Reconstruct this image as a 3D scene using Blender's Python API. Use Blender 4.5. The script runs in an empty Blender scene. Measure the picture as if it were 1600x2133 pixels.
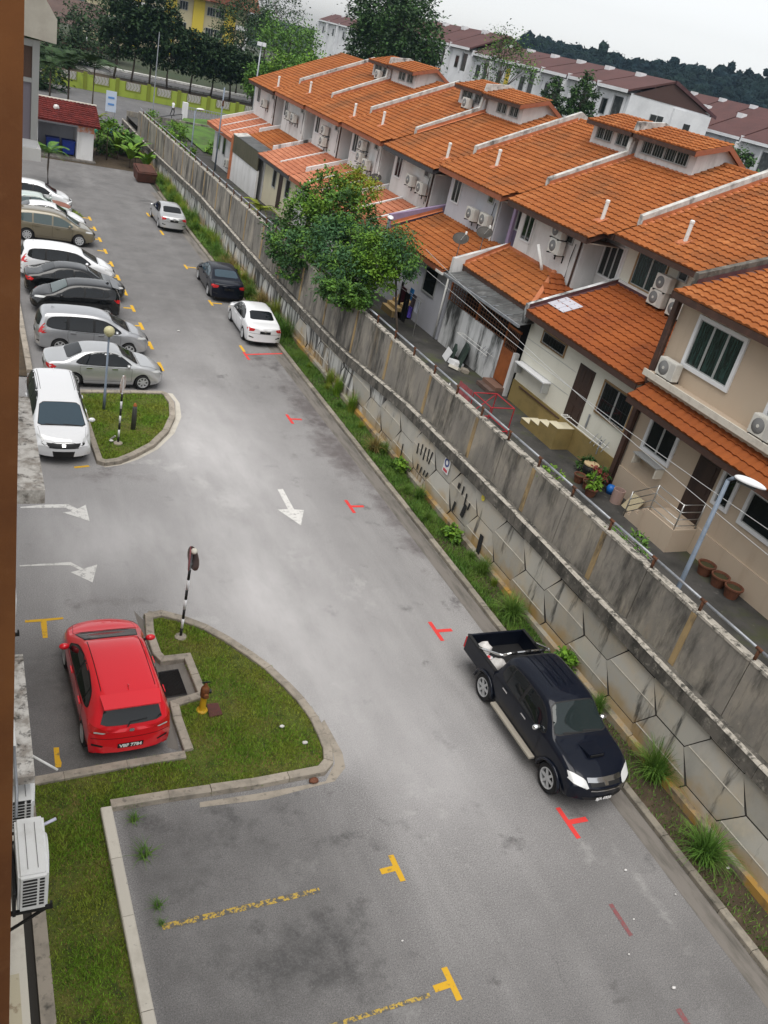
import bpy, bmesh, math, random
from math import radians as rad, sin, cos, pi, hypot, atan2, sqrt
from mathutils import Vector, Matrix, noise
from mathutils.bvhtree import BVHTree
from mathutils.geometry import delaunay_2d_cdt

S = bpy.context.scene
COL = S.collection
# ------------------------------------------------------------------ camera
CAM_Z = 14.04
F_PX, IMG_W, IMG_H = 1799.3, 1600.0, 2133.0
PITCH, ROLL, YAW = rad(28.072), rad(14.277), rad(30.0)
_fh = Vector((sin(YAW), cos(YAW), 0)); _r0 = Vector((cos(YAW), -sin(YAW), 0)); _z = Vector((0, 0, 1))
_fw = _fh * cos(PITCH) - _z * sin(PITCH)
_u0 = _fh * sin(PITCH) + _z * cos(PITCH)
_right = _r0 * cos(ROLL) + _u0 * sin(ROLL)
_up = -_r0 * sin(ROLL) + _u0 * cos(ROLL)
EYE = Vector((0, 0, CAM_Z))
cd = bpy.data.cameras.new('camera'); cam = bpy.data.objects.new('camera', cd); COL.objects.link(cam)
cam.matrix_world = Matrix(((_right.x, _up.x, -_fw.x, 0), (_right.y, _up.y, -_fw.y, 0), (_right.z, _up.z, -_fw.z, CAM_Z), (0, 0, 0, 1)))
cd.sensor_fit = 'VERTICAL'; cd.sensor_height = 36.0; cd.lens = 36.0 * F_PX / IMG_H
cd.clip_start = 0.1; cd.clip_end = 6000
S.camera = cam
# ------------------------------------------------------------------ sky, sun, exposure
SUN_EL, SUN_AZ = rad(70), rad(215)
w = bpy.data.worlds.new('World'); S.world = w; w.use_nodes = True
wn = w.node_tree; wn.nodes.clear()
sky = wn.nodes.new('ShaderNodeTexSky'); sky.sky_type = 'NISHITA'; sky.sun_disc = False
sky.sun_elevation = SUN_EL; sky.sun_rotation = SUN_AZ; sky.air_density = 1.0; sky.dust_density = 1.0; sky.ozone_density = 1.0
hs = wn.nodes.new('ShaderNodeHueSaturation'); hs.inputs['Saturation'].default_value = 0.10
bg = wn.nodes.new('ShaderNodeBackground'); bg.inputs['Strength'].default_value = 0.085
wo = wn.nodes.new('ShaderNodeOutputWorld')
wn.links.new(sky.outputs[0], hs.inputs['Color']); wn.links.new(hs.outputs[0], bg.inputs['Color']); wn.links.new(bg.outputs[0], wo.inputs['Surface'])
sd = bpy.data.lights.new('sun', 'SUN'); sd.energy = 1.5; sd.angle = rad(60); sd.color = (1.0, 0.96, 0.9)
so = bpy.data.objects.new('sun', sd); COL.objects.link(so)
so.location = (0, 0, 60)
_sdir = Vector((sin(SUN_AZ) * cos(SUN_EL), cos(SUN_AZ) * cos(SUN_EL), sin(SUN_EL)))
so.rotation_euler = _sdir.to_track_quat('Z', 'Y').to_euler()
S.view_settings.view_transform = 'Standard'; S.view_settings.look = 'None'
S.view_settings.exposure = 1.1; S.view_settings.gamma = 1.0; S.view_settings.use_curve_mapping = False
S.cycles.max_bounces = 6; S.cycles.diffuse_bounces = 3; S.cycles.transparent_max_bounces = 6

# ------------------------------------------------------------------ measuring: pixel of the survey photograph -> point in the place
def ray(px, py):
    return _fw + _right * ((px - IMG_W / 2) / F_PX) - _up * ((py - IMG_H / 2) / F_PX)
def G(px, py, z=0.0):
    d = ray(px, py); t = (z - CAM_Z) / d.z; return EYE + d * t
def GX(px, py, X):
    d = ray(px, py); return EYE + d * (X / d.x)
def GY(px, py, Y):
    d = ray(px, py); return EYE + d * (Y / d.y)

# ------------------------------------------------------------------ materials
def lin(c):
    f = lambda v: v / 12.92 if v <= .04045 else ((v + .055) / 1.055) ** 2.4
    return (f(c[0] / 255), f(c[1] / 255), f(c[2] / 255), 1)
MATS = {}
def M(name, col, rough=0.7, layers=(), bump=None, metal=0.0, coat=0.0, spec=0.4, island=0.0, obj_rand=0.0, sss=None, alpha=None, trans=0.0, coat_ior=1.5):
    """col linear rgb; layers: (colour, scale, lo, hi, (sx,sy,sz), strength); bump: (scale, strength, distance)"""
    m = bpy.data.materials.new(name); m.use_nodes = True
    nt = m.node_tree; N = nt.nodes; L = nt.links; b = N['Principled BSDF']
    geo = N.new('ShaderNodeNewGeometry')
    rgb = N.new('ShaderNodeRGB'); rgb.outputs[0].default_value = (*col[:3], 1); cur = rgb.outputs[0]
    for ly in layers:
        c, sc, lo, hi = ly[:4]; st = ly[4] if len(ly) > 4 else (1, 1, 1); k = ly[5] if len(ly) > 5 else 1.0
        mp = N.new('ShaderNodeMapping'); mp.inputs['Scale'].default_value = st; L.new(geo.outputs['Position'], mp.inputs['Vector'])
        nz = N.new('ShaderNodeTexNoise'); nz.inputs['Scale'].default_value = sc; nz.inputs['Detail'].default_value = 8; nz.inputs['Roughness'].default_value = .65
        L.new(mp.outputs[0], nz.inputs['Vector'])
        mr = N.new('ShaderNodeMapRange'); mr.inputs['From Min'].default_value = lo; mr.inputs['From Max'].default_value = hi
        mr.inputs['To Max'].default_value = k; L.new(nz.outputs['Fac'], mr.inputs['Value'])
        mx = N.new('ShaderNodeMix'); mx.data_type = 'RGBA'; L.new(mr.outputs[0], mx.inputs['Factor']); L.new(cur, mx.inputs['A']); mx.inputs['B'].default_value = (*c[:3], 1)
        cur = mx.outputs['Result']
    for amt, out in ((island, geo.outputs['Random Per Island']), (obj_rand, None)):
        if amt:
            if out is None:
                oi = N.new('ShaderNodeObjectInfo'); out = oi.outputs['Random']
            mr = N.new('ShaderNodeMapRange'); mr.inputs['To Min'].default_value = 1 - amt; mr.inputs['To Max'].default_value = 1 + amt; L.new(out, mr.inputs['Value'])
            hv = N.new('ShaderNodeHueSaturation'); L.new(mr.outputs[0], hv.inputs['Value']); L.new(cur, hv.inputs['Color']); cur = hv.outputs[0]
    L.new(cur, b.inputs['Base Color'])
    b.inputs['Roughness'].default_value = rough; b.inputs['Metallic'].default_value = metal
    b.inputs['Coat Weight'].default_value = coat; b.inputs['Coat Roughness'].default_value = 0.04; b.inputs['Coat IOR'].default_value = coat_ior
    b.inputs['Specular IOR Level'].default_value = spec
    if trans: b.inputs['Transmission Weight'].default_value = trans
    if bump:
        nz = N.new('ShaderNodeTexNoise'); nz.inputs['Scale'].default_value = bump[0]; nz.inputs['Detail'].default_value = 6; L.new(geo.outputs['Position'], nz.inputs['Vector'])
        bp = N.new('ShaderNodeBump'); bp.inputs['Strength'].default_value = bump[1]; bp.inputs['Distance'].default_value = bump[2] if len(bump) > 2 else .01
        L.new(nz.outputs['Fac'], bp.inputs['Height']); L.new(bp.outputs[0], b.inputs['Normal'])
    MATS[name] = m
    return m

# ------------------------------------------------------------------ mesh collector
class MB:
    def __init__(s): s.v = []; s.f = []
    def quad(s, *p):
        n = len(s.v); s.v += [tuple(q) for q in p]; s.f.append(tuple(range(n, n + len(p)))); return s
    def box(s, a, b, top=None):
        """axis box from corner a to corner b"""
        x0, x1 = sorted((a[0], b[0])); y0, y1 = sorted((a[1], b[1])); z0, z1 = sorted((a[2], b[2])); n = len(s.v)
        s.v += [(x0, y0, z0), (x1, y0, z0), (x1, y1, z0), (x0, y1, z0), (x0, y0, z1), (x1, y0, z1), (x1, y1, z1), (x0, y1, z1)]
        s.f += [tuple(n + i for i in q) for q in ((3, 2, 1, 0), (4, 5, 6, 7), (0, 1, 5, 4), (1, 2, 6, 5), (2, 3, 7, 6), (3, 0, 4, 7))]; return s
    def prism(s, pts, d):
        """polygon pts (3D) extruded by vector d"""
        n = len(s.v); k = len(pts); d = Vector(d)
        s.v += [tuple(p) for p in pts] + [tuple(Vector(p) + d) for p in pts]
        s.f.append(tuple(range(n + k - 1, n - 1, -1))); s.f.append(tuple(range(n + k, n + 2 * k)))
        s.f += [(n + i, n + (i + 1) % k, n + k + (i + 1) % k, n + k + i) for i in range(k)]; return s
    def tube(s, pts, r, n=8, r2=None, caps=True):
        pts = [Vector(p) for p in pts]; m = len(pts); base = len(s.v)
        for i, p in enumerate(pts):
            d = (pts[min(i + 1, m - 1)] - pts[max(i - 1, 0)]).normalized()
            a = d.cross(Vector((0, 0, 1))); a = a.normalized() if a.length > 1e-3 else Vector((1, 0, 0)); b = d.cross(a)
            rr = r if r2 is None else r + (r2 - r) * i / max(1, m - 1)
            for k in range(n):
                t = 2 * pi * k / n; s.v.append(tuple(p + a * (rr * cos(t)) + b * (rr * sin(t))))
        for i in range(m - 1):
            for k in range(n):
                s.f.append((base + i * n + k, base + i * n + (k + 1) % n, base + (i + 1) * n + (k + 1) % n, base + (i + 1) * n + k))
        if caps:
            s.f.append(tuple(base + k for k in range(n - 1, -1, -1))); s.f.append(tuple(base + (m - 1) * n + k for k in range(n)))
        return s
    def lathe(s, prof, o=(0, 0, 0), n=20, axis='z'):
        base = len(s.v); m = len(prof)
        for r, h in prof:
            for k in range(n):
                t = 2 * pi * k / n; x, y, z = r * cos(t), r * sin(t), h
                if axis == 'y': x, y, z = x, z, y
                if axis == 'x': x, y, z = z, x, y
                s.v.append((o[0] + x, o[1] + y, o[2] + z))
        for i in range(m - 1):
            for k in range(n):
                s.f.append((base + i * n + k, base + i * n + (k + 1) % n, base + (i + 1) * n + (k + 1) % n, base + (i + 1) * n + k))
        s.f.append(tuple(base + k for k in range(n - 1, -1, -1))); s.f.append(tuple(base + (m - 1) * n + k for k in range(n)))
        return s
    def mesh(s, name, mat=None, smooth=False, off=(0, 0, 0), recalc=False):
        me = bpy.data.meshes.new(name)
        ox, oy, oz = off
        me.from_pydata([(x - ox, y - oy, z - oz) for x, y, z in s.v] if (ox or oy or oz) else s.v, [], s.f)
        if recalc:
            bm = bmesh.new(); bm.from_mesh(me); bmesh.ops.recalc_face_normals(bm, faces=bm.faces); bm.to_mesh(me); bm.free()
        if mat: me.materials.append(mat)
        if smooth: me.polygons.foreach_set('use_smooth', [True] * len(me.polygons))
        me.update(); return me

def tag(o, label=None, cat=None, group=None, kind=None):
    if label: o['label'] = label
    if cat: o['category'] = cat
    if group: o['group'] = group
    if kind: o['kind'] = kind
    return o
def thing(name, label, cat, loc=(0, 0, 0), rz=0, group=None):
    o = bpy.data.objects.new(name, None); COL.objects.link(o); o.location = loc; o.rotation_euler = (0, 0, rz); o.empty_display_size = .2
    return tag(o, label, cat, group)
def base_of(o):
    p = Vector((0, 0, 0))
    while o is not None: p += o.location; o = o.parent
    return p
def part(name, mb, mat, parent, label=None, smooth=False, local=False, kind=None, recalc=False):
    """a part given in world coordinates (or in its thing's own when local) as one mesh under its parent"""
    off = (0, 0, 0) if local or parent is None else base_of(parent)
    me = mb if isinstance(mb, bpy.types.Mesh) else mb.mesh(name, mat, smooth, off, recalc)
    o = bpy.data.objects.new(name, me); COL.objects.link(o)
    if parent is not None: o.parent = parent
    if label: o['label'] = label
    if kind: o['kind'] = kind
    return o
def solo(name, mb, mat, label=None, cat=None, group=None, kind=None, loc=(0, 0, 0), smooth=False, recalc=False):
    """a top-level object that is one mesh"""
    me = mb.mesh(name, mat, smooth, loc, recalc); o = bpy.data.objects.new(name, me); COL.objects.link(o); o.location = loc
    return tag(o, label, cat, group, kind)
def put(name, me, parent, loc=(0, 0, 0), rot=(0, 0, 0), scale=(1, 1, 1)):
    o = bpy.data.objects.new(name, me); COL.objects.link(o); o.parent = parent; o.location = loc; o.rotation_euler = rot; o.scale = scale; return o
def copy_tree(o, parent=None):
    c = o.copy(); COL.objects.link(c)
    if parent is not None: c.parent = parent
    for ch in list(o.children): copy_tree(ch, c)
    return c
def text_mesh(txt, size, mat, align='CENTER', bold=0.0):
    cu = bpy.data.curves.new('lettering', 'FONT'); cu.body = txt; cu.size = size; cu.align_x = align; cu.align_y = 'CENTER'; cu.offset = bold; cu.extrude = 0.002; cu.resolution_u = 2
    o = bpy.data.objects.new('lettering', cu); COL.objects.link(o)
    bpy.context.view_layer.update()
    me = bpy.data.meshes.new_from_object(o.evaluated_get(bpy.context.evaluated_depsgraph_get()))
    bpy.data.objects.remove(o); me.materials.clear(); me.materials.append(mat); return me
RND = random.Random(7)
def lerp(a, b, t): return a + (b - a) * t
def interp(tab, x):
    if x <= tab[0][0]: return tab[0][1]
    for i in range(len(tab) - 1):
        x0, y0 = tab[i]; x1, y1 = tab[i + 1]
        if x <= x1:
            t = (x - x0) / (x1 - x0 + 1e-9)
            m0 = (tab[i + 1][1] - tab[max(i - 1, 0)][1]) / (tab[i + 1][0] - tab[max(i - 1, 0)][0] + 1e-9) * (x1 - x0)
            m1 = (tab[min(i + 2, len(tab) - 1)][1] - y0) / (tab[min(i + 2, len(tab) - 1)][0] - x0 + 1e-9) * (x1 - x0)
            dy = y1 - y0
            if abs(dy) < 1e-6: m0 = m1 = 0
            else:
                for _ in (0,):
                    m0 = 0 if m0 * dy < 0 else (min(abs(m0), 2.2 * abs(dy)) * (1 if dy > 0 else -1))
                    m1 = 0 if m1 * dy < 0 else (min(abs(m1), 2.2 * abs(dy)) * (1 if dy > 0 else -1))
            t2, t3 = t * t, t * t * t
            return (2 * t3 - 3 * t2 + 1) * y0 + (t3 - 2 * t2 + t) * m0 + (-2 * t3 + 3 * t2) * y1 + (t3 - t2) * m1
    return tab[-1][1]
# ------------------------------------------------------------------ the materials of the place
white_wall = M('white wall paint', (.66, .66, .66), .8, [((.45, .45, .43), 1.0, .46, .7, (1, 1, .35), .65), ((.2, .2, .185), 1.9, .56, .78, (1, 1, .22), .6)], (60, .15, .004))
cream_wall = M('cream wall paint', (.50, .41, .315), .8, [((.5, .38, .28), .8, .45, .75, (1, 1, .5), .5), ((.33, .25, .18), 1.6, .54, .8, (1, 1, .2), .5)], (60, .15, .004))
pale_wall = M('pale cream wall paint', (.62, .57, .42), .8, [((.42, .38, .28), 1.1, .5, .75, (1, 1, .35), .5)], (60, .15, .004))
ivory_wall = M('ivory wall paint', (.66, .65, .57), .8, [((.5, .49, .42), 1.1, .5, .75, (1, 1, .35), .5)], (60, .15, .004))
olive_wall = M('olive plinth paint', (.27, .20, .075), .75, [((.19, .145, .055), 1.5, .45, .75)], (60, .15, .004))
grey_wall = M('pale blue grey wall paint', (.52, .53, .58), .8, [((.36, .37, .4), 1.1, .5, .75, (1, 1, .35), .6)], (60, .15, .004))
lilac_wall = M('lilac wall paint', (.27, .21, .33), .8, [((.19, .15, .23), 1.2, .5, .75)], (60, .15, .004))
mould_wall = M('mouldy white wall', (.68, .69, .7), .85, [((.30, .31, .31), .9, .46, .62, (1, 1, .25), .9), ((.035, .037, .035), 1.0, .5, .62, (1.3, 1.3, .3), .95)], (40, .2, .006))
firewall_m = M('mouldy white coping', (.55, .55, .53), .85, [((.32, .31, .29), 3, .42, .62, (1, 1, 1), .8), ((.06, .058, .055), 2.2, .52, .68, (1, 1, .6), .9)], (40, .3, .006))
concrete = M('weathered concrete', (.24, .222, .195), .9, [((.36, .325, .265), .9, .46, .66, (1, 1, .7), .8), ((.12, .115, .105), 1.1, .45, .7, (1, 1, .45), .8), ((.035, .034, .031), 1.15, .49, .63, (1, 1, .28), .88), ((.04, .039, .036), 3.6, .54, .70, (1, 1, .16), .7), ((.33, .22, .10), .8, .6, .75, (1, 1, .3), .45), ((.4, .37, .32), 6, .62, .74, (1, 1, .8), .5)], (30, .5, .01))
ledge_m = M('mossy dark concrete', (.13, .12, .105), .95, [((.035, .034, .03), 2.5, .42, .62, (1, 1, .5), .9), ((.3, .28, .24), 6, .56, .7, (1, 1, 1), .8)], (30, .6, .012))
ledge_top = M('chipped pale coping', (.42, .39, .34), .9, [((.06, .058, .05), 5, .47, .6, (1, 1, 1), .95), ((.6, .56, .5), 9, .55, .7)], (30, .5, .01))
panel_m = M('cast concrete panel', (.43, .415, .375), .85, [((.50, .42, .30), .9, .45, .7, (1, 1, 1), .75), ((.26, .255, .24), 1.3, .5, .75, (1, 1, .6), .6), ((.035, .035, .033), 1.5, .58, .68, (1, 1.6, .25), .85)], (45, .25, .005), obj_rand=.14)
panel_dk = M('mould streaked concrete panel', (.50, .50, .48), .85, [((.05, .05, .05), 1.6, .45, .58, (1, 2.6, .2), .95), ((.42, .34, .22), .9, .52, .72, (1, 1, 1), .6)], (45, .25, .005), obj_rand=.14)
plinth_m = M('ochre stained footing', (.36, .21, .05), .9, [((.30, .28, .23), .5, .42, .55), ((.10, .075, .045), 2, .48, .68)], (40, .3, .006))
joint_m = M('dark joint', (.035, .032, .028), .95)
kerb_m = M('kerb concrete', (.34, .30, .25), .9, [((.2, .18, .15), 2.5, .45, .7), ((.08, .075, .065), 7, .56, .75)], (60, .4, .006), obj_rand=.10)
kerb_pale = M('pale kerb concrete', (.52, .49, .43), .85, [((.38, .35, .3), 1.6, .5, .75), ((.12, .11, .1), 9, .62, .75)], (60, .3, .005), obj_rand=.05)
kerb_far = M('old kerb concrete', (.24, .215, .175), .9, [((.13, .12, .1), 2.5, .45, .7), ((.05, .047, .04), 6, .56, .75)], (60, .4, .006), obj_rand=.18)
gutter_m = M('gutter concrete', (.17, .155, .14), .9, [((.08, .075, .065), 2, .45, .7, (2, .35, 1))], (60, .3, .005))
yard_m = M('mossy dark yard concrete', (.060, .057, .053), .9, [((.022, .022, .02), .8, .42, .66, (1, 1, 1), .9), ((.06, .07, .025), .6, .54, .68, (1, 1, 1), .85), ((.18, .17, .16), 3.5, .63, .76)], (25, .4, .01))
soil_m = M('bare soil', (.055, .04, .025), 1, [((.09, .065, .04), 3, .45, .7)], (20, .6, .02))
turf_m = M('turf soil', (.085, .11, .018), 1, [((.13, .12, .03), 1.1, .45, .65), ((.03, .045, .012), 4, .5, .7)], (60, .8, .02))
far_ground = M('distant ground', (.04, .05, .025), 1, [((.07, .07, .06), .02, .45, .6), ((.03, .05, .02), .05, .5, .65)])
street_m = M('street asphalt', (.125, .123, .126), .9, [((.08, .08, .083), .25, .4, .7), ((.18, .18, .18), 1.5, .55, .75)], (50, .2, .004))
brick_pave = M('brown paving', (.15, .1, .085), .9, [((.09, .06, .05), 2, .4, .7)])
yellow_paint = M('worn yellow paint', (.62, .36, .02), .75, [((.22, .16, .06), 7, .56, .7), ((.14, .13, .12), 22, .62, .7)], (80, .2, .003))
dash_yellow = M('rubbed yellow paint', (.5, .34, .06), .8, [((.11, .108, .105), 9, .48, .54), ((.11, .108, .105), 26, .5, .6)])
white_paint = M('worn white paint', (.66, .65, .63), .8, [((.3, .29, .29), 6, .52, .68), ((.22, .21, .21), 25, .58, .68)])
red_paint = M('fresh red paint', (.66, .045, .04), .7, [((.5, .05, .05), 4, .5, .7), ((.25, .15, .15), 30, .62, .72)])
faded_red = M('faded red paint', (.22, .07, .075), .8, [((.13, .12, .12), 14, .45, .62)])
tile_a = M('orange roof tile', (.30, .100, .030), .75, [((.26, .08, .025), .5, .42, .68, (1, 1, 1), .8), ((.42, .165, .06), 1.3, .55, .72), ((.12, .05, .025), 1.7, .58, .76, (1, 1, 1), .8), ((.14, .07, .035), .35, .52, .7, (1, 1, 1), .7)], (50, .2, .003), island=.08, spec=.14)
tile_b = M('deep orange roof tile', (.27, .078, .022), .75, [((.19, .05, .018), .6, .42, .68, (1, 1, 1), .8), ((.10, .035, .018), 1.5, .58, .76, (1, 1, 1), .85)], (50, .2, .003), island=.08, obj_rand=.08, spec=.14)
tile_a1 = M('orange roof tile piece', (.30, .100, .030), .75, [((.26, .08, .025), .5, .42, .68, (1, 1, 1), .8), ((.12, .05, .025), 1.7, .58, .76, (1, 1, 1), .8), ((.14, .07, .035), .35, .52, .7, (1, 1, 1), .7)], (50, .2, .003), obj_rand=.09, spec=.14)
tile_p = M('pinkish painted roof tile', (.43, .175, .10), .75, [((.34, .115, .062), .6, .42, .68), ((.26, .08, .04), 1.5, .56, .78)], (50, .2, .003), island=.10, spec=.14)
tile_red = M('dark red roof tile', (.115, .020, .017), .75, [((.06, .012, .011), 1.2, .45, .7)], (50, .2, .003), island=.16, spec=.14)
flash_m = M('orange flashing', (.46, .16, .07), .75, [((.3, .1, .05), 1.5, .45, .7)], (50, .2, .003))
flash_dk = M('brown flashing', (.075, .03, .035), .7, [((.12, .06, .05), 2, .5, .7)])
fascia_m = M('brown fascia board', (.06, .032, .024), .7, [((.1, .05, .035), 3, .5, .7)])
fascia_o = M('terracotta fascia board', (.30, .10, .05), .7, [((.2, .07, .04), 3, .5, .7)])
fascia_d = M('dark gutter', (.05, .05, .055), .6)
soffit_m = M('soffit board', (.40, .34, .28), .85)
glass_dk = M('dark window glass', (.012, .016, .016), .06, spec=.6)
glass_cur = M('curtained window glass', (.012, .022, .021), .12, [((.035, .075, .068), 3, .48, .6, (1, 5, .5), .8), ((.006, .008, .008), 2, .5, .62, (1, 4, .4))], spec=.6)
glass_gy = M('grey window glass', (.05, .055, .055), .15, [((.12, .13, .13), 1.5, .48, .7)], spec=.6)
alu = M('aluminium frame', (.42, .43, .43), .45, metal=.3)
white_frame = M('white window trim', (.70, .71, .73), .6)
brown_frame = M('tan window trim', (.30, .19, .085), .6)
door_br = M('dark brown door', (.045, .026, .019), .6, [((.02, .012, .01), 3, .45, .7, (1, 1, .2))])
rust_steel = M('rust orange steel', (.34, .105, .03), .7, [((.2, .06, .02), 2, .45, .7)])
rust_grille = M('brown steel grille', (.16, .07, .035), .7)
car_glass_w = M('grey green windscreen', (.016, .024, .025), .03, spec=.6)
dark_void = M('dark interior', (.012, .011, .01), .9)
corr_m = M('weathered grey sheet roof', (.10, .105, .105), .55, [((.05, .05, .05), 1.4, .42, .65), ((.2, .2, .2), 2.5, .55, .75)], metal=.2)
green_sheet = M('olive sheet cladding', (.085, .08, .05), .7, [((.05, .05, .03), 2, .45, .7, (1, 1, .3))])
galv = M('galvanised steel', (.34, .36, .39), .5, [((.22, .23, .25), 3, .45, .7)], metal=.5)
bluegrey = M('blue grey pole paint', (.17, .21, .27), .5, [((.12, .15, .19), 3, .45, .7)])
stainless = M('stainless steel', (.5, .5, .49), .3, metal=.8)
rust_m = M('rusty steel', (.12, .045, .02), .85, [((.05, .025, .015), 9, .45, .65)])
ac_white = M('ac unit casing', (.62, .61, .57), .5, [((.45, .43, .38), 2, .5, .75)])
ac_near = M('white ac casing', (.72, .73, .73), .45, [((.58, .58, .57), 3, .5, .75)])
ac_grille = M('grey fan grille', (.16, .16, .16), .6)
black_m = M('black plastic', (.012, .012, .013), .5)
black_iron = M('black iron bracket', (.014, .014, .015), .5, metal=.2)
white_pvc = M('white pvc pipe', (.74, .74, .72), .5, [((.5, .5, .47), 6, .55, .75)])
dish_m = M('dark satellite dish', (.04, .035, .03), .6)
clay_pot = M('terracotta pot', (.16, .06, .032), .8, [((.09, .04, .025), 6, .45, .7)])
pot_soil = M('pot soil with moss', (.05, .045, .018), 1)
brown_col = M('brown render', (.185, .070, .019), .85, [((.115, .040, .012), .8, .4, .7), ((.19, .08, .028), 5, .55, .75)], (90, .25, .004))
ledge_w = M('mould flecked white ledge', (.62, .60, .57), .85, [((.28, .25, .22), 4, .45, .6, (1, 1, 1), .9), ((.05, .045, .04), 9, .53, .66, (1, 1, 1), .9)], (40, .5, .008))
pale_render = M('pale render', (.60, .57, .50), .85, [((.42, .38, .33), 2, .5, .75), ((.2, .13, .08), 3, .64, .78)], (60, .2, .004))
tyre_m = M('tyre rubber', (.014, .014, .015), .85)
rim_m = M('alloy rim', (.50, .51, .52), .4, metal=.25)
chrome = M('chrome trim', (.75, .75, .75), .12, metal=1)
car_glass = M('tinted car glass', (.008, .010, .012), .03, spec=.5)
car_glass2 = M('green tinted car glass', (.05, .075, .075), .03, spec=.8)
car_glass_b = M('blue grey windscreen', (.03, .055, .075), .03, spec=.8)
lamp_red = M('red lamp lens', (.5, .012, .014), .12, spec=.7)
lamp_clear = M('clear lamp lens', (.55, .56, .56), .12, spec=.7)
plate_m = M('black number plate', (.008, .008, .008), .5)
plate_txt = M('plate lettering', (.8, .8, .8), .6)
seam_m = M('panel gap', (.004, .004, .004), .9)
wood_brown = M('brown timber', (.1, .05, .03), .8)
leaf_base = {}
def leaf(name, c, c2, tr=.25):
    m = M(name, c, .6, [(c2, .9, .42, .62)], island=.28, spec=.25)
    return m
leaf_dk = leaf('dark green leaves', (.030, .075, .018), (.05, .11, .024))
leaf_md = leaf('mid green leaves', (.065, .15, .022), (.105, .21, .028))
leaf_lt = leaf('bright green leaves', (.10, .21, .018), (.15, .26, .025))
leaf_yl = leaf('yellow green leaves', (.22, .26, .018), (.16, .2, .02))
leaf_bg = leaf('blue green leaves', (.032, .09, .035), (.06, .14, .05))
leaf_far = leaf('far green leaves', (.022, .050, .017), (.036, .072, .021))
leaf_fd = leaf('far dark leaves', (.014, .034, .012), (.024, .052, .016))
leaf_gr = leaf('grass blades', (.135, .25, .022), (.22, .26, .034))
leaf_gr2 = leaf('tuft grass blades', (.075, .165, .025), (.125, .21, .035))
leaf_dry = leaf('dry grass blades', (.24, .17, .06), (.15, .14, .04))
bark = M('bark', (.09, .07, .055), .95, [((.05, .04, .03), 6, .45, .7, (1, 1, .3))], (20, .6, .02))
hill_leaf = M('forest canopy', (.009, .021, .026), .9, [((.014, .028, .02), .05, .4, .65), ((.004, .010, .009), .22, .45, .65)], (.6, 1.0, 1.5), island=.3, spec=.1)
far_white = M('far white walls', (.70, .71, .73), .8, [((.55, .56, .58), .3, .45, .7)])
maroon = M('maroon roof sheet', (.092, .038, .035), .7, [((.066, .028, .026), .4, .42, .7)], island=.05)
maroon_gable = M('brown gable wall', (.075, .042, .036), .8)
school_yellow = M('yellow school paint', (.62, .48, .06), .8)
school_cream = M('cream school paint', (.52, .46, .3), .8)
school_roof = M('rust red school roof', (.20, .065, .035), .75, [((.14, .05, .03), .5, .4, .7)])
fence_lime = M('lime fence paint', (.26, .33, .045), .8, [((.19, .25, .035), .7, .5, .7, (1, 1, .4))])
fence_olive = M('olive fence paint', (.16, .19, .02), .8)
grille_gy = M('grey fence grille', (.36, .35, .33), .6)
blue_bin = M('blue bin plastic', (.008, .03, .22), .5)

def low_stain(m, col, z0, z1, k):
    """ochre splash stain that fades out upwards"""
    nt = m.node_tree; N, L = nt.nodes, nt.links; b = N['Principled BSDF']; src = b.inputs['Base Color'].links[0].from_socket
    g = N.new('ShaderNodeNewGeometry'); sp = N.new('ShaderNodeSeparateXYZ'); L.new(g.outputs['Position'], sp.inputs[0])
    nz = N.new('ShaderNodeTexNoise'); nz.inputs['Scale'].default_value = 1.1; nz.inputs['Detail'].default_value = 6; L.new(g.outputs['Position'], nz.inputs['Vector'])
    ad = N.new('ShaderNodeMath'); ad.operation = 'MULTIPLY_ADD'; L.new(nz.outputs['Fac'], ad.inputs[0]); ad.inputs[1].default_value = -1.6; L.new(sp.outputs['Z'], ad.inputs[2])
    mr = N.new('ShaderNodeMapRange'); mr.inputs['From Min'].default_value = z1 - .8; mr.inputs['From Max'].default_value = z0 - .8; mr.inputs['To Max'].default_value = k; L.new(ad.outputs[0], mr.inputs['Value'])
    mx = N.new('ShaderNodeMix'); mx.data_type = 'RGBA'; L.new(mr.outputs[0], mx.inputs['Factor']); L.new(src, mx.inputs['A']); mx.inputs['B'].default_value = (*col, 1); L.new(mx.outputs['Result'], b.inputs['Base Color'])
low_stain(panel_m, (.42, .25, .06), .25, .85, .85); low_stain(panel_dk, (.42, .25, .07), .25, .8, .7)
# ------------------------------------------------------------------ the ground, the road, kerbs, grass
def px_list(ox, oy, s, pts, z=0.0):
    return [G(ox + s * a, oy + s * b, z) for a, b in pts]
def sheet(name, pts, z, mat, parent=None, kind='structure', thick=0.0):
    mb = MB(); mb.quad(*[(p[0], p[1], z) for p in pts])
    me = mb.mesh(name, mat); bm = bmesh.new(); bm.from_mesh(me); bmesh.ops.triangulate(bm, faces=bm.faces)
    if sum(f.normal.z for f in bm.faces) < 0: bmesh.ops.reverse_faces(bm, faces=bm.faces)
    bm.to_mesh(me); bm.free()
    o = bpy.data.objects.new(name, me); COL.objects.link(o)
    if parent is not None: o.parent = parent
    elif kind: o['kind'] = kind
    return o
sheet('ground', [(-260, -50), (800, -50), (800, 800), (-260, 800)], -0.05, far_ground)

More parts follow.
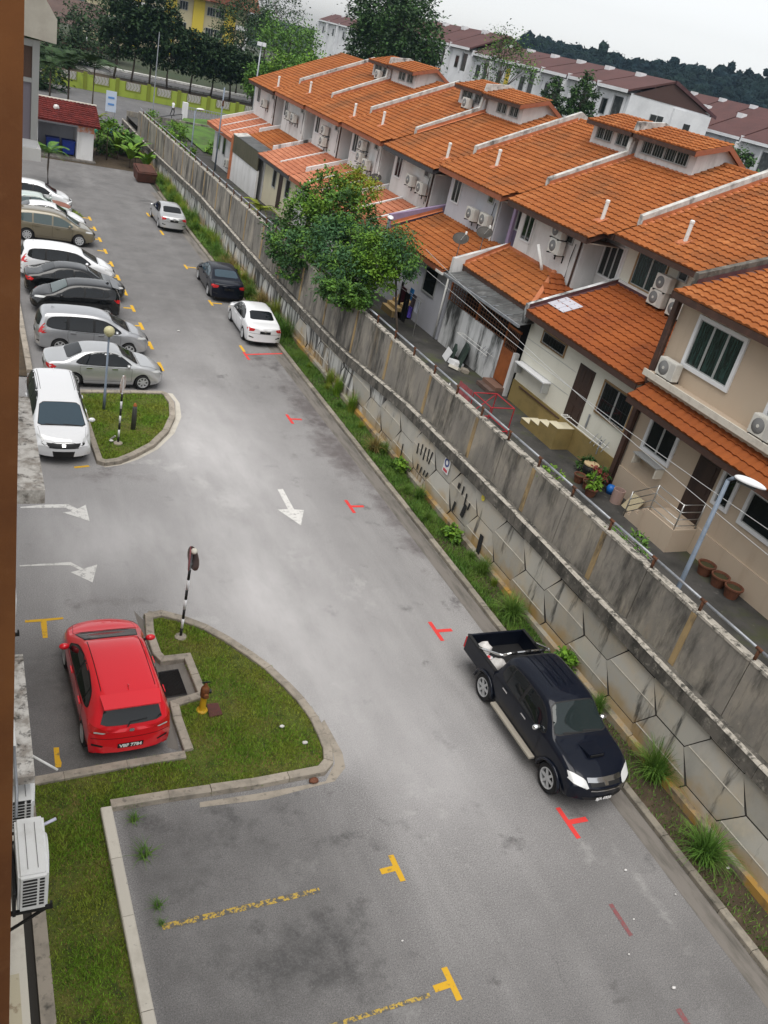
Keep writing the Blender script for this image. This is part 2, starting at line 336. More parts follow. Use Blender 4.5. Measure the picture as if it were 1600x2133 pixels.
# asphalt with its stains held in a colour attribute (damp, scuffed, brown); alpha also carries painted vignetting
asphalt = M('car park asphalt', (.165, .163, .166), .88)
nt = asphalt.node_tree; N = nt.nodes; L = nt.links; bs = N['Principled BSDF']
at = N.new('ShaderNodeVertexColor'); at.layer_name = 'stain'
sp = N.new('ShaderNodeSeparateColor'); L.new(at.outputs['Color'], sp.inputs[0])
geo = N.new('ShaderNodeNewGeometry')
def nz(scale, detail=8, rough=.65, st=(1, 1, 1)):
    mp = N.new('ShaderNodeMapping'); mp.inputs['Scale'].default_value = st; L.new(geo.outputs['Position'], mp.inputs[0])
    n = N.new('ShaderNodeTexNoise'); n.inputs['Scale'].default_value = scale; n.inputs['Detail'].default_value = detail; n.inputs['Roughness'].default_value = rough
    L.new(mp.outputs[0], n.inputs['Vector']); return n.outputs['Fac']
def rng(v, lo, hi, a=0.0, b=1.0):
    r = N.new('ShaderNodeMapRange'); r.inputs['From Min'].default_value = lo; r.inputs['From Max'].default_value = hi; r.inputs['To Min'].default_value = a; r.inputs['To Max'].default_value = b; L.new(v, r.inputs['Value']); return r.outputs[0]
def mth(op, a, b):
    m = N.new('ShaderNodeMath'); m.operation = op
    for i, v in enumerate((a, b)):
        if isinstance(v, (int, float)): m.inputs[i].default_value = v
        else: L.new(v, m.inputs[i])
    return m.outputs[0]
def mix(fac, a, b):
    m = N.new('ShaderNodeMix'); m.data_type = 'RGBA'
    if isinstance(fac, (int, float)): m.inputs['Factor'].default_value = fac
    else: L.new(fac, m.inputs['Factor'])
    for s_, v in (('A', a), ('B', b)):
        if isinstance(v, tuple): m.inputs[s_].default_value = (*v[:3], 1)
        else: L.new(v, m.inputs[s_])
    return m.outputs['Result']
c = mix(rng(nz(.35), .35, .7), (.205, .199, .200), (.275, .268, .269))
c = mix(rng(nz(.5, 6, .6, (1.6, .18, 1)), .5, .68, 0, .45), c, (.37, .362, .36))          # tyre-worn lanes along the road
c = mix(rng(nz(34, 3, .85), .49, .63, 0, .55), c, (.48, .47, .465))              # pale grains
c = mix(rng(nz(46, 2, .85), .50, .63, 0, .68), c, (.06, .059, .06))              # dark grains
c = mix(rng(nz(5, 8, .75), .60, .76, 0, .35), c, (.09, .09, .09))
vo = N.new('ShaderNodeTexVoronoi'); vo.feature = 'DISTANCE_TO_EDGE'; vo.inputs['Scale'].default_value = .33
vd = N.new('ShaderNodeVectorMath'); vd.operation = 'ADD'; vn = N.new('ShaderNodeTexNoise'); vn.inputs['Scale'].default_value = 1.3; vn.inputs['Detail'].default_value = 6; L.new(geo.outputs['Position'], vn.inputs['Vector']); L.new(geo.outputs['Position'], vd.inputs[0]); L.new(vn.outputs['Color'], vd.inputs[1]); L.new(vd.outputs[0], vo.inputs['Vector'])
c = mix(mth('MULTIPLY', rng(vo.outputs['Distance'], .0045, .0015), rng(nz(.22, 3, .5), .62, .68, 0, .35)), c, (.06, .06, .06))      # hairline cracks
big = nz(1.1, 10, .7); big2 = nz(2.3, 10, .7)
dm = rng(mth('ADD', mth('ADD', big, mth('MULTIPLY', mth('SUBTRACT', nz(.55, 9, .68), .5), .9)), mth('MULTIPLY', sp.outputs[0], .36)), .665, .90)
c = mix(mth('MULTIPLY', mth('MULTIPLY', dm, rng(nz(14, 6, .75), .36, .58, .45, 1)), .85), c, (.045, .044, .045))                             # oily dark stains
lm_ = rng(mth('ADD', big2, mth('MULTIPLY', sp.outputs[1], .40)), .68, .94)
c = mix(mth('MULTIPLY', mth('MULTIPLY', lm_, rng(nz(11, 6, .75), .36, .6, .35, 1)), .85), c, (.43, .425, .415))                           # spilt cement, scuffs
bm_ = rng(mth('ADD', big, mth('MULTIPLY', sp.outputs[2], .42)), .62, .90)
c = mix(mth('MULTIPLY', bm_, .75), c, (.085, .07, .07))
c = mix(mth('MULTIPLY', rng(at.outputs['Alpha'], .5, 1), rng(nz(.7, 8, .62, (1.4, .5, 1)), .3, .7, .45, .95)), c, (.52, .508, .512))   # paler worn lanes, with the vignette's bright middle painted in
c = mix(mth('MULTIPLY', mth('MULTIPLY', rng(at.outputs['Alpha'], .5, 0), rng(nz(.8, 9, .68), .28, .72, 1, .5)), .78), c, (.07, .068, .067))                # older, darker near bays and far end; vignetting painted at the near edge
L.new(c, bs.inputs['Base Color'])
bp = N.new('ShaderNodeBump'); bp.inputs['Strength'].default_value = .35; bp.inputs['Distance'].default_value = .006
L.new(nz(80, 3, .8), bp.inputs['Height']); L.new(bp.outputs[0], bs.inputs['Normal'])
rr = rng(dm, 0, 1, .88, .55); L.new(rr, bs.inputs['Roughness'])

def blob(x, y, pts):
    v = 0
    for (cx, cy, rx, ry, k) in pts:
        d = ((x - cx) / rx) ** 2 + ((y - cy) / ry) ** 2
        if d < 4: v = max(v, k * math.exp(-d))
    return v
dampL = [(4.3, 10.6, 1.5, .8, .75), (5.6, 10.3, .9, .7, .6), (5.2, 7.9, 1.6, .75, 1.0), (4.4, 6.8, 1.0, .8, .8), (3.2, 11.2, .5, 1.0, .8), (4.7, 5.2, 1.3, 1.0, .8), (3.1, 13.6, 1.2, 1.6, .85), (2.4, 15.6, .9, 1.3, .5), (7.0, 10.4, .6, .5, .55), (6.6, 8.3, .7, .4, .5),
         (12.9, 66.5, 1.6, 2.4, .6), (9, 70, 4, 3, .45)] + [(5.2, 34.8 + 2.43 * k, 2.0, .8, .55) for k in range(10)] + [(12.9, 34, .9, 5, .4), (13.0, 11.5, .8, 3, .3)]
lightL = [(7.9, 23.6, .7, .8, 1.0), (7.3, 24.8, .5, .5, 1.0), (6.6, 25.9, .7, .35, 1.1), (7.6, 27.4, .4, .9, 1.0), (5.5, 26.3, 1.0, .25, 1.0), (6.2, 12.3, 1.0, .5, 1.0), (7.3, 13.2, .4, .9, .9), (6.7, 15.2, .8, .5, .7), (5.3, 17.5, 1.1, .25, 1.0), (9.2, 20.4, .8, 1.3, .55), (10.4, 18.5, .9, 1.4, .6), (2.9, 14.2, .4, .6, 1.0),
          (6.4, 6.0, .9, 1.2, .75), (12.7, 7.4, .25, 2.2, .7), (12.0, 8.8, .3, .5, .8), (9.0, 10.5, .9, 2.5, .45), (8.3, 14.5, .8, 2.2, .45), (9, 33, 1.2, 6, .35), (3.3, 8.3, .5, .6, .6), (5.6, 9.7, .8, .4, .7)]
worn_vignetteL = [(7.5, 18, 2.6, 7.5, 1.0), (8.2, 27, 2.4, 8, .9), (9.2, 36, 1.8, 6, .4), (4, 21.5, 3.5, 2.4, .8), (9.3, 12.5, 1.6, 4, .5)]
brownL = [(13.2, 31.5, .8, 3.2, 1.0), (13.1, 27.3, .9, 2.6, 1.0), (13.4, 22.5, .5, 3.5, .9), (12.8, 36.5, 1.0, 1.6, .6), (13.0, 57.6, .9, 1.0, .8), (4.5, 25.3, 1.6, .5, .5), (6.3, 20.6, 1.4, .4, .45), (3.6, 18.6, 1.2, .3, .5)]
NX, NY, X0, X1, Y0, Y1 = 54, 330, .9, 13.98, -6.0, 77.0
vs, fs, cs = [], [], []
for j in range(NY + 1):
    for i in range(NX + 1):
        x, y = lerp(X0, X1, i / NX), lerp(Y0, Y1, j / NY)
        vs.append((x, y, 0)); bay_vignette = max(0, min(1, (8.6 - x) / 2.2)) * max(0, min(1, (12.3 - y) / .8)) if x > 2.6 else 0; bay_vignette = max(bay_vignette, max(0, min(1, (4.6 - x) / .8)) * max(0, min(1, (y - 12.6) / .4)) * max(0, min(1, (17.8 - y) / 1.2)), .9 * max(0, min(1, (11.0 - y) / 6)), .55 * max(0, min(1, (11.5 - y) / 2)) * max(0, min(1, (x - 9.5) / 3)), .95 * max(0, min(1, (y - 28) / 16)))
        cs.append((blob(x, y, dampL), blob(x, y, lightL), blob(x, y, brownL), .5 - .5 * bay_vignette + .5 * blob(x, y, worn_vignetteL)))
for j in range(NY):
    for i in range(NX):
        a = j * (NX + 1) + i; fs.append((a, a + 1, a + NX + 2, a + NX + 1))
me = bpy.data.meshes.new('road'); me.from_pydata(vs, [], fs); me.materials.append(asphalt)
ca = me.color_attributes.new('stain', 'FLOAT_COLOR', 'POINT')
ca.data.foreach_set('color', [v for c_ in cs for v in c_])
road = bpy.data.objects.new('road', me); COL.objects.link(road); road['kind'] = 'structure'
sheet('street', [(-40, 98), (15.3, 96), (140, 96), (140, 126.3), (-40, 126.3)], 0.0, street_m)
sheet('street', [(-40, 150.5), (150, 150.5), (150, 158.5), (-40, 158.5)], 0.0, street_m)
sheet('pavement', [(-40, 158.5), (150, 158.5), (150, 163), (-40, 163)], 0.05, firewall_m)
sheet('pavement', [(-40, 129), (150, 129), (150, 150.4), (-40, 150.4)], 0.0, soil_m)  # dark soil colour paints in the shadow beneath the street trees
sheet('soil', [(6.0, 77.1), (15.2, 77.1), (15.2, 96), (-10, 97.9), (-10, 79), (6, 79)], -0.01, soil_m)
sheet('road', [(-30, 60.5), (.88, 60.5), (.88, 77), (-30, 77)], 0.0, street_m)

# painted marks, a few mm above the asphalt
def mark(pts, mat, name='parking_mark', z=.006):
    return sheet(name, pts, z, mat, parent=road)
def t_mark(x, y, mat, bar=.95, stem=.5, wd=.11, side=-1, ang=0.0):
    """bar along the road at x, stem towards side"""
    c_, s_ = cos(ang), sin(ang)
    q = [(-wd / 2, -bar / 2), (wd / 2, -bar / 2), (wd / 2, -wd / 2), (stem, -wd / 2 - .01), (stem, wd / 2), (wd / 2, wd / 2 + .01), (wd / 2, bar / 2), (-wd / 2, bar / 2)]
    q = [(a * side, b) for a, b in q]
    if side < 0: q = q[::-1]
    mark([(x + a * c_ - b * s_, y + a * s_ + b * c_, 0) for a, b in q], mat)
for k in range(11): t_mark(7.76, 34.85 + 2.43 * k, yellow_paint, .95, .75 if k in (4, 5, 6, 8, 9) else .45, .15)
for y, m in ((9.33, yellow_paint), (6.88, yellow_paint)): t_mark(7.68, y, m, .62, .36, .12)
for y in (50.49, 44.17): t_mark(12.1, y, yellow_paint, .85, .6, .13, 1)
mark([(12.02, 37.3), (12.15, 37.3), (12.15, 38.1), (12.02, 38.1)], yellow_paint); mark([(12.0, 57.3), (12.15, 57.3), (12.15, 58.4), (12.0, 58.4)], yellow_paint)
mark([(11.9, 61.9), (12.05, 61.9), (12.05, 62.9), (11.9, 62.9)], yellow_paint)
for y in (30.07, 23.19, 16.33, 9.51): t_mark(12.03, y, red_paint, .86, .52, .12, 1)
mark([(11.66, 6.78), (11.76, 6.78), (11.78, 7.5), (11.68, 7.5)], faded_red); mark([(11.6, 4.6), (11.7, 4.6), (11.72, 5.3), (11.6, 5.3)], faded_red)
mark([(12.1, 36.9), (14.3, 37.42), (14.55, 38.05), (14.45, 38.1), (14.2, 37.52), (12.1, 37.02)], red_paint); mark([(11.98, 36.3), (12.1, 36.3), (12.1, 37.25), (11.98, 37.25)], red_paint)
mark(px_list(0, 1240, .2625, [(198, 200), (500, 175), (505, 190), (370, 205), (380, 338), (340, 342), (322, 210), (200, 218)]), yellow_paint)
mark(px_list(0, 1240, .2625, [(425, 1210), (468, 1207), (475, 1290), (490, 1330), (485, 1365), (440, 1370), (432, 1290)]), yellow_paint)
mark(px_list(0, 740, .2625, [(585, 885), (700, 873), (715, 885), (595, 898)]), yellow_paint)
mark([(3.05, 9.13), (6.0, 9.17), (6.0, 9.28), (3.05, 9.25)], dash_yellow); mark([(4.4, 6.72), (7.2, 6.76), (7.2, 6.84), (4.4, 6.8)], dash_yellow)
mark([(9.78, 24.4), (9.98, 24.4), (9.95, 23.05), (10.28, 23.0), (9.86, 22.05), (9.38, 23.05), (9.74, 23.07)], white_paint, 'arrow_mark')
for oy, q in ((740, [(160, 1205), (350, 1186), (540, 1182), (615, 1220), (680, 1188), (712, 1318), (500, 1248), (575, 1240), (520, 1210), (350, 1212), (165, 1213)]),
              (740, [(155, 1668), (430, 1650), (560, 1642), (660, 1695), (772, 1662), (735, 1805), (560, 1722), (635, 1705), (560, 1668), (430, 1668), (158, 1676)])):
    mark(px_list(0, oy, .2625, q)[::-1], white_paint, 'arrow_mark')

# kerb stones: one object each
def kerb_run(name, line, w_, h, mat, n_along=.9, z=0.0, side=1, cap_ends=True, gap=.012):
    """stones along a polyline; the kerb lies to the left of the line (side=1) or the right (-1)"""
    root = bpy.data.objects.new(name, None); COL.objects.link(root); root['kind'] = 'structure'; root.empty_display_size = .2
    P = [Vector((p[0], p[1], 0)) for p in line]
    nor = []
    for i in range(len(P)):
        a = (P[i] - P[i - 1]).normalized() if i else None; b = (P[i + 1] - P[i]).normalized() if i < len(P) - 1 else None
        d = (a + b).normalized() if a and b else (a or b)
        nn = Vector((-d.y, d.x, 0)) * side
        k = 1.0 / max(.5, nn.dot(Vector((-(a or b).y, (a or b).x, 0)) * side)); nor.append(nn * k)
    for i in range(len(P) - 1):
        seg = (P[i + 1] - P[i]).length; n = max(1, round(seg / n_along))
        for k in range(n):
            t0 = k / n + (gap / 2 / seg if (k or i == 0) else 0); t1 = (k + 1) / n - gap / 2 / seg
            a0, a1 = P[i].lerp(P[i + 1], t0), P[i].lerp(P[i + 1], t1)
            b0, b1 = a0 + nor[i].lerp(nor[i + 1], t0) * w_, a1 + nor[i].lerp(nor[i + 1], t1) * w_
            hh = h + RND.uniform(-.008, .008); e = .018
            mb = MB(); v = []
            for q, zz, sh in ((0, z - .1, 0), (0, z + hh - e, 0), (0, z + hh, e)):
                pass
            s0, s1 = (b0 - a0).normalized() * e, (b1 - a1).normalized() * e
            ring0 = [a0 + Vector((0, 0, z - .1)), a0 + Vector((0, 0, z + hh - e)), a0 + s0 + Vector((0, 0, z + hh)), b0 - s0 + Vector((0, 0, z + hh)), b0 + Vector((0, 0, z + hh - e)), b0 + Vector((0, 0, z - .1))]
            ring1 = [a1 + Vector((0, 0, z - .1)), a1 + Vector((0, 0, z + hh - e)), a1 + s1 + Vector((0, 0, z + hh)), b1 - s1 + Vector((0, 0, z + hh)), b1 + Vector((0, 0, z + hh - e)), b1 + Vector((0, 0, z - .1))]
            mb.v = [tuple(p) for p in ring0 + ring1]; mb.f = [(5, 4, 3, 2, 1, 0), (6, 7, 8, 9, 10, 11)] + [(q, q + 1, q + 7, q + 6) for q in range(5)]
            part('kerb_stone', mb, mat, root, local=True, recalc=True)
    return root
kerb_run('kerb', [(13.98, 2.0), (13.98, 70.0)], .20, .13, kerb_far, .95, side=-1)
sheet('gutter', [(13.48, 0), (13.97, 0), (13.97, 70), (13.48, 70)], .004, gutter_m)
sheet('verge', [(14.17, 0), (15.3, 0), (15.3, 96), (14.17, 70)], .06, soil_m)
# lower island beside the red car and the lawn strip along the building
isl_arc = px_list(260, 1140, .3125, [(125, 440), (240, 415), (400, 455), (560, 515), (700, 590), (850, 690), (980, 785), (1100, 895), (1200, 1000), (1290, 1120), (1350, 1240), (1385, 1330), (1393, 1425), (1340, 1490)], .15)
isl_bot = px_list(260, 1140, .3125, [(1340, 1490), (850, 1585), (300, 1665), (-90, 1730)], .15)
bay_side = px_list(0, 1240, .2625, [(1180, 120), (1150, 165), (1160, 300), (1215, 460), (1275, 522), (1465, 500), (1570, 765), (1345, 838), (1372, 960), (1465, 1225)], .15)
bay_bot = px_list(0, 1240, .2625, [(1465, 1225), (1000, 1300), (500, 1390), (200, 1445)], .15)
kerb_run('kerb', isl_arc, .22, .15, kerb_m, .85, side=-1)
kerb_run('kerb', isl_bot, .20, .15, kerb_m, .95, side=-1)
kerb_run('kerb', bay_side, .20, .15, kerb_m, .8, side=1)
kerb_run('kerb', bay_bot, .20, .15, kerb_m, 1.0, side=1)
corner = isl_bot[-1]
kerb_run('kerb', [(corner.x + .0, corner.y - .03), (2.60, 9.4), (2.66, 6.0), (2.70, 1.0)], .21, .22, kerb_pale, 1.6, side=-1)
grass_poly = [(p.x, p.y) for p in isl_arc] + [(p.x, p.y) for p in isl_bot[1:]] + [(2.5, 1.0), (1.22, 1.0), (1.22, bay_bot[-1].y - .1)] + [(p.x, p.y) for p in bay_bot[::-1]] + [(p.x, p.y) for p in bay_side[::-1][1:-1]]
sheet('lawn', grass_poly, .07, turf_m)
# upper island beside the white people carrier
isl2 = px_list(0, 740, .2625, [(770, 832), (835, 852), (955, 835), (1080, 785), (1230, 705), (1340, 595), (1393, 480), (1385, 370), (1335, 300), (1290, 280), (900, 272), (540, 268)], .15)
isl2_in = px_list(0, 740, .2625, [(540, 268), (600, 318), (650, 460), (705, 640), (770, 832)], .15)
kerb_run('kerb', isl2, .22, .15, kerb_m, .75, side=1)
kerb_run('kerb', isl2_in, .20, .15, kerb_m, .9, side=1)
isl2_poly = [(p.x, p.y) for p in isl2] + [(p.x, p.y) for p in isl2_in[1:-1]]
sheet('lawn', isl2_poly, .07, turf_m)
apron = px_list(0, 740, .2625, [(760, 850), (835, 890), (960, 872), (1095, 828), (1255, 745), (1385, 620), (1440, 490), (1425, 380), (1370, 305), (1330, 300), (1390, 370), (1393, 480), (1340, 600), (1230, 710), (1080, 790), (955, 840), (835, 856)])
sheet('gutter', apron, .005, kerb_pale)
ap2 = [G(260 + .3125 * a, 1140 + .3125 * b) for a, b in [(1340, 1560), (900, 1640), (500, 1700), (500, 1735), (950, 1680), (1250, 1600), (1400, 1560), (1470, 1470), (1450, 1370), (1390, 1260), (1330, 1150), (1310, 1170), (1385, 1350), (1400, 1440)]]
sheet('gutter', ap2, .005, kerb_m)
ap3 = px_list(0, 1240, .2625, [(1060, 120), (1130, 330), (1230, 640), (1290, 830), (1330, 1210), (1420, 1230), (1350, 850), (1570, 790), (1470, 540), (1260, 560), (1180, 430), (1140, 200)])
sheet('gutter', ap3, .005, gutter_m)
kerb_run('kerb', [(2.62, 33.4), (2.62, 60.0)], .22, .16, kerb_m, 1.2, side=1)
sheet('lawn', [(.9, 33.0), (2.4, 33.0), (2.4, 60), (.9, 60)], .05, soil_m)
sheet('lawn', [(2.6, 59.2), (7.4, 59.2), (7.0, 60.8), (5.5, 62.6), (2.0, 64.5), (1.0, 62)], .03, turf_m)
# drain grate and covers
gq = px_list(0, 1240, .2625, [(1222, 618), (1410, 588), (1482, 785), (1278, 818)], .02)
gr = thing('drain_grate', 'square black steel drain grate beside the red car', 'drain grate', (gq[0].x, gq[0].y, .01))
gb = MB()
for a, b in ((0, 1), (1, 2), (2, 3), (3, 0)): gb.tube([gq[a], gq[b]], .018, 4)
part('frame', gb, black_iron, gr)
for k in range(1, 20):
    t = k / 20; b_ = MB(); a, b = gq[0].lerp(gq[1], t), gq[3].lerp(gq[2], t); b_.tube([a, b], .010, 4); part('bar', b_, black_iron, gr)
v_ = MB(); v_.quad(*[(p.x, p.y, .008) for p in gq[::-1]]); part('pit', v_, joint_m, gr, recalc=True)
cq = px_list(260, 1140, .3125, [(545, 1048), (620, 1040), (652, 1115), (565, 1135)], .09)
cm = MB(); cm.prism([(p.x, p.y, .05) for p in cq], (0, 0, .06)); solo('manhole_cover', cm, M('rust red cover', (.10, .035, .03), .85, [((.07, .03, .025), 9, .45, .65)]), 'rust red square cover plate in the grass by the hydrant', 'cover plate', loc=(cq[0].x, cq[0].y, .05), recalc=True)

def in_poly(x, y, P):
    c_ = False; j = len(P) - 1
    for i in range(len(P)):
        if (P[i][1] > y) != (P[j][1] > y) and x < (P[j][0] - P[i][0]) * (y - P[i][1]) / (P[j][1] - P[i][1]) + P[i][0]: c_ = not c_
        j = i
    return c_
def blades(name, polys, dens, z, hgt, mat, seed, wd=.009, clump=1.2, kind='stuff'):
    r = random.Random(seed); mb = MB(); V = mb.v; Fc = mb.f
    for P in polys:
        xs = [p[0] for p in P]; ys = [p[1] for p in P]; x0, x1, y0, y1 = min(xs), max(xs), min(ys), max(ys)
        for _ in range(int((x1 - x0) * (y1 - y0) * dens)):
            x, y = r.uniform(x0, x1), r.uniform(y0, y1)
            if not in_poly(x, y, P): continue
            k = .55 + .9 * max(0, noise.noise((x * clump, y * clump, seed)) + .35); 
            if r.random() > k: continue
            h = hgt * k * r.uniform(.6, 1.3); a = r.uniform(0, 2 * pi); l = h * r.uniform(.3, 1.0); b = r.uniform(0, 2 * pi); n = len(V)
            V += [(x + wd * cos(a), y + wd * sin(a), z), (x - wd * cos(a), y - wd * sin(a), z), (x + l * cos(b), y + l * sin(b), z + h)]; Fc.append((n, n + 1, n + 2))
    o = solo(name, mb, mat, kind=kind)
    return o
def inset(P, d):
    cx = sum(p[0] for p in P) / len(P); cy = sum(p[1] for p in P) / len(P); return [(p[0] + (cx - p[0]) / hypot(p[0] - cx, p[1] - cy) * d, p[1] + (cy - p[1]) / hypot(p[0] - cx, p[1] - cy) * d) for p in P]
blades('grass', [grass_poly], 2300, .07, .055, leaf_gr, 3, .010)
blades('grass', [grass_poly], 420, .07, .045, leaf_dry, 13, .010, 1.3)
blades('grass', [inset(isl2_poly, .22)], 1500, .07, .06, leaf_gr, 4, .012)
blades('grass', [[(14.22, 13.5), (15.08, 13.5), (15.1, 40), (14.22, 40)]], 1500, .06, .13, leaf_gr2, 5, .013, .9)
blades('grass', [[(14.22, 2), (15.08, 2), (15.1, 13.5), (14.22, 13.5)]], 380, .06, .10, leaf_gr2, 15, .012, .9)
blades('grass', [[(14.25, 40), (15.1, 40), (15.1, 90), (14.25, 68)]], 420, .06, .28, leaf_gr2, 6, .022, .6)
blades('grass', [[(2.6, 59.2), (7.4, 59.2), (7.0, 60.8), (5.5, 62.6), (2.0, 64.5), (1.0, 62)]], 120, .03, .12, leaf_gr, 8, .03)
# ------------------------------------------------------------------ retaining wall, handrail, back yards
def drop(Y): return .0125 * max(0.0, Y - 27)
def yard_z(Y): return 2.6 - drop(Y)
def lin_tab(tab, x):
    if x <= tab[0][0]: return tab[0][1]
    for (a, b), (c_, d) in zip(tab, tab[1:]):
        if x <= c_: return b + (d - b) * (x - a) / (c_ - a)
    return tab[-1][1]
LEDGE = [(0, 2.66), (10, 2.6), (20, 2.58), (27, 2.45), (33, 1.95), (45, 1.82), (62, 2.0), (80, 1.5), (97, 1.4)]
def ledge_z(Y): return lin_tab(LEDGE, Y)
def top_z(Y): return 4.22 - .0118 * (Y - 8)
XP, XB, XU = 15.22, 15.08, 15.34        # panel face, ledge beam face, parapet face
WY0, WY1 = 2.0, 96.0
wall = thing('retaining_wall', 'stained concrete retaining wall of hexagonal panels along the road', 'retaining wall', (XP, 40, 0))
mb = MB(); mb.prism([(XP + .05, WY0, -.2), (XP + .05, WY1, -.2), (XP + .05, WY1, 1.35)] + [(XP + .05, y, z - .06) for y, z in LEDGE[-2:0:-1]] + [(XP + .05, WY0, 2.6)], (.24, 0, 0)); part('backing', mb, joint_m, wall, recalc=True)
def clip(P, f):
    out = []
    for i in range(len(P)):
        a, b = P[i], P[(i + 1) % len(P)]; fa, fb = f(a), f(b)
        if fa >= 0: out.append(a)
        if (fa >= 0) != (fb >= 0):
            t = fa / (fa - fb); out.append((a[0] + (b[0] - a[0]) * t, a[1] + (b[1] - a[1]) * t))
    return out
def shrink(P, d):
    n = len(P); out = []
    ar = sum(P[i][0] * P[(i + 1) % n][1] - P[(i + 1) % n][0] * P[i][1] for i in range(n)); sg = 1 if ar > 0 else -1
    for i in range(n):
        a, b, c_ = Vector(P[i - 1]), Vector(P[i]), Vector(P[(i + 1) % n]); u, v = (b - a), (c_ - b)
        if u.length < 1e-4 or v.length < 1e-4: out.append(tuple(b)); continue
        u.normalize(); v.normalize(); n1, n2 = Vector((-u.y, u.x)) * sg, Vector((-v.y, v.x)) * sg; m = n1 + n2
        k = d / max(.35, m.length_squared / 2); out.append(tuple(b + m * k))
    return out
crease_m = M('pale crease', (.52, .49, .42), .85, [((.35, .32, .27), 4, .45, .7)])  # paler strip along the fold of each panel
hexw, hexf, hexh = 2.07, 1.05, 1.50
ncol = int((WY1 - WY0) / 1.56)
for c_ in range(ncol):
    yc = 18.28 + 1.56 * (c_ - 10)
    if yc < WY0 or yc > WY1: continue
    for r_ in range(-1, 3):
        zc = (1.30 if (c_ - 10) % 2 == 0 else .55) + hexh * (r_ - (0 if (c_ - 10) % 2 == 0 else 0))
        P = [(yc - hexw / 2, zc), (yc - hexf / 2, zc - hexh / 2), (yc + hexf / 2, zc - hexh / 2), (yc + hexw / 2, zc), (yc + hexf / 2, zc + hexh / 2), (yc - hexf / 2, zc + hexh / 2)]
        P = clip(P, lambda p: p[1] + .05); 
        if len(P) < 3: continue
        P = clip(P, lambda p: ledge_z(p[0]) - .38 - p[1])
        if len(P) < 3 or max(p[1] for p in P) - min(p[1] for p in P) < .12: continue
        P = shrink(P, .012)
        zf = zc + .14
        dep = lambda z: .045 * max(0, 1 - abs(z - zf) / .62)
        mb = MB(); x = XP + RND.uniform(-.012, .012)
        fronts = []
        for Q, up in ((clip(P, lambda p: zf - p[1]), 0), (clip(P, lambda p: p[1] - zf), 1)):
            if len(Q) < 3: continue
            n = len(mb.v); k = len(Q)
            mb.v += [(x - dep(z), y, z) for y, z in Q] + [(x + .14, y, z) for y, z in Q]
            mb.f.append(tuple(range(n, n + k))); fronts.append(len(mb.f) - 1)
            mb.f += [(n + i, n + (i + 1) % k, n + k + (i + 1) % k, n + k + i) for i in range(k) if not (abs(Q[i][1] - zf) < 1e-4 and abs(Q[(i + 1) % k][1] - zf) < 1e-4)]
        Z = [q for q in clip(clip(P, lambda p: zf + .001 - p[1]), lambda p: p[1] - zf + .001)]
        po = part('panel', mb, panel_dk if (yc > 24 and RND.random() < min(.95, (yc - 20) / 14)) else panel_m, wall, recalc=True)
        po.data.materials.append(joint_m); po.data.polygons.foreach_set('material_index', [0 if q in fronts else 1 for q in range(len(po.data.polygons))])
        if len(Z) > 2 and max(p[0] for p in Z) - min(p[0] for p in Z) > .4 and yc < 40:
            ya, yb = min(p[0] for p in Z) + .015, max(p[0] for p in Z) - .015; mb = MB(); mb.prism([(x - .047, ya, zf - .022), (x - .053, ya, zf + .002), (x - .040, ya, zf + .026)], (0, yb - ya, 0)); part('crease', mb, crease_m, po, recalc=True)
for k in range(int((WY1 - WY0) / 3.12)):
    y0 = WY0 + 3.12 * k; mb = MB(); mb.prism([(XP + .02, y0 + .01, -.05), (XP - .13, y0 + .01, -.05), (XP - .13, y0 + .01, .26), (XP + .02, y0 + .01, .34)], (0, 3.10, 0)); part('footing', mb, plinth_m, wall, recalc=True)
nseg = 46
for k in range(nseg):          # ledge beam in cast lengths, chipped pale edge on top
    y0, y1 = lerp(WY0, WY1, k / nseg), lerp(WY0, WY1, (k + 1) / nseg) - .012; z0, z1 = ledge_z(y0), ledge_z(y1)
    mb = MB(); n = 0
    for (y, z) in ((y0, z0), (y1, z1)): mb.v += [(XB, y, z - .42), (XB, y, z - .03), (XB + .03, y, z), (XU + .02, y, z), (XU + .02, y, z - .42)]
    mb.f = [(4, 3, 2, 1, 0), (5, 6, 7, 8, 9)] + [(i, (i + 1) % 5, (i + 1) % 5 + 5, i + 5) for i in range(5)]
    part('ledge_beam', mb, ledge_m, wall, recalc=True)
    mb = MB(); jit = [RND.uniform(-.02, .02) for _ in range(4)]
    mb.v = [(XB - .012, y0, z0 - .035 + jit[0]), (XB - .012, y1, z1 - .035 + jit[1]), (XB + .02, y0, z0 + .008), (XB + .02, y1, z1 + .008), (XB + .11 + jit[2], y0, z0 + .008), (XB + .11 + jit[3], y1, z1 + .008)]
    mb.f = [(0, 1, 3, 2), (2, 3, 5, 4)]; part('ledge_edge', mb, ledge_top, wall, recalc=True)
NP = 50
POST = [11.35 + .02 + 1.79 * (k - 6) for k in range(NP)]
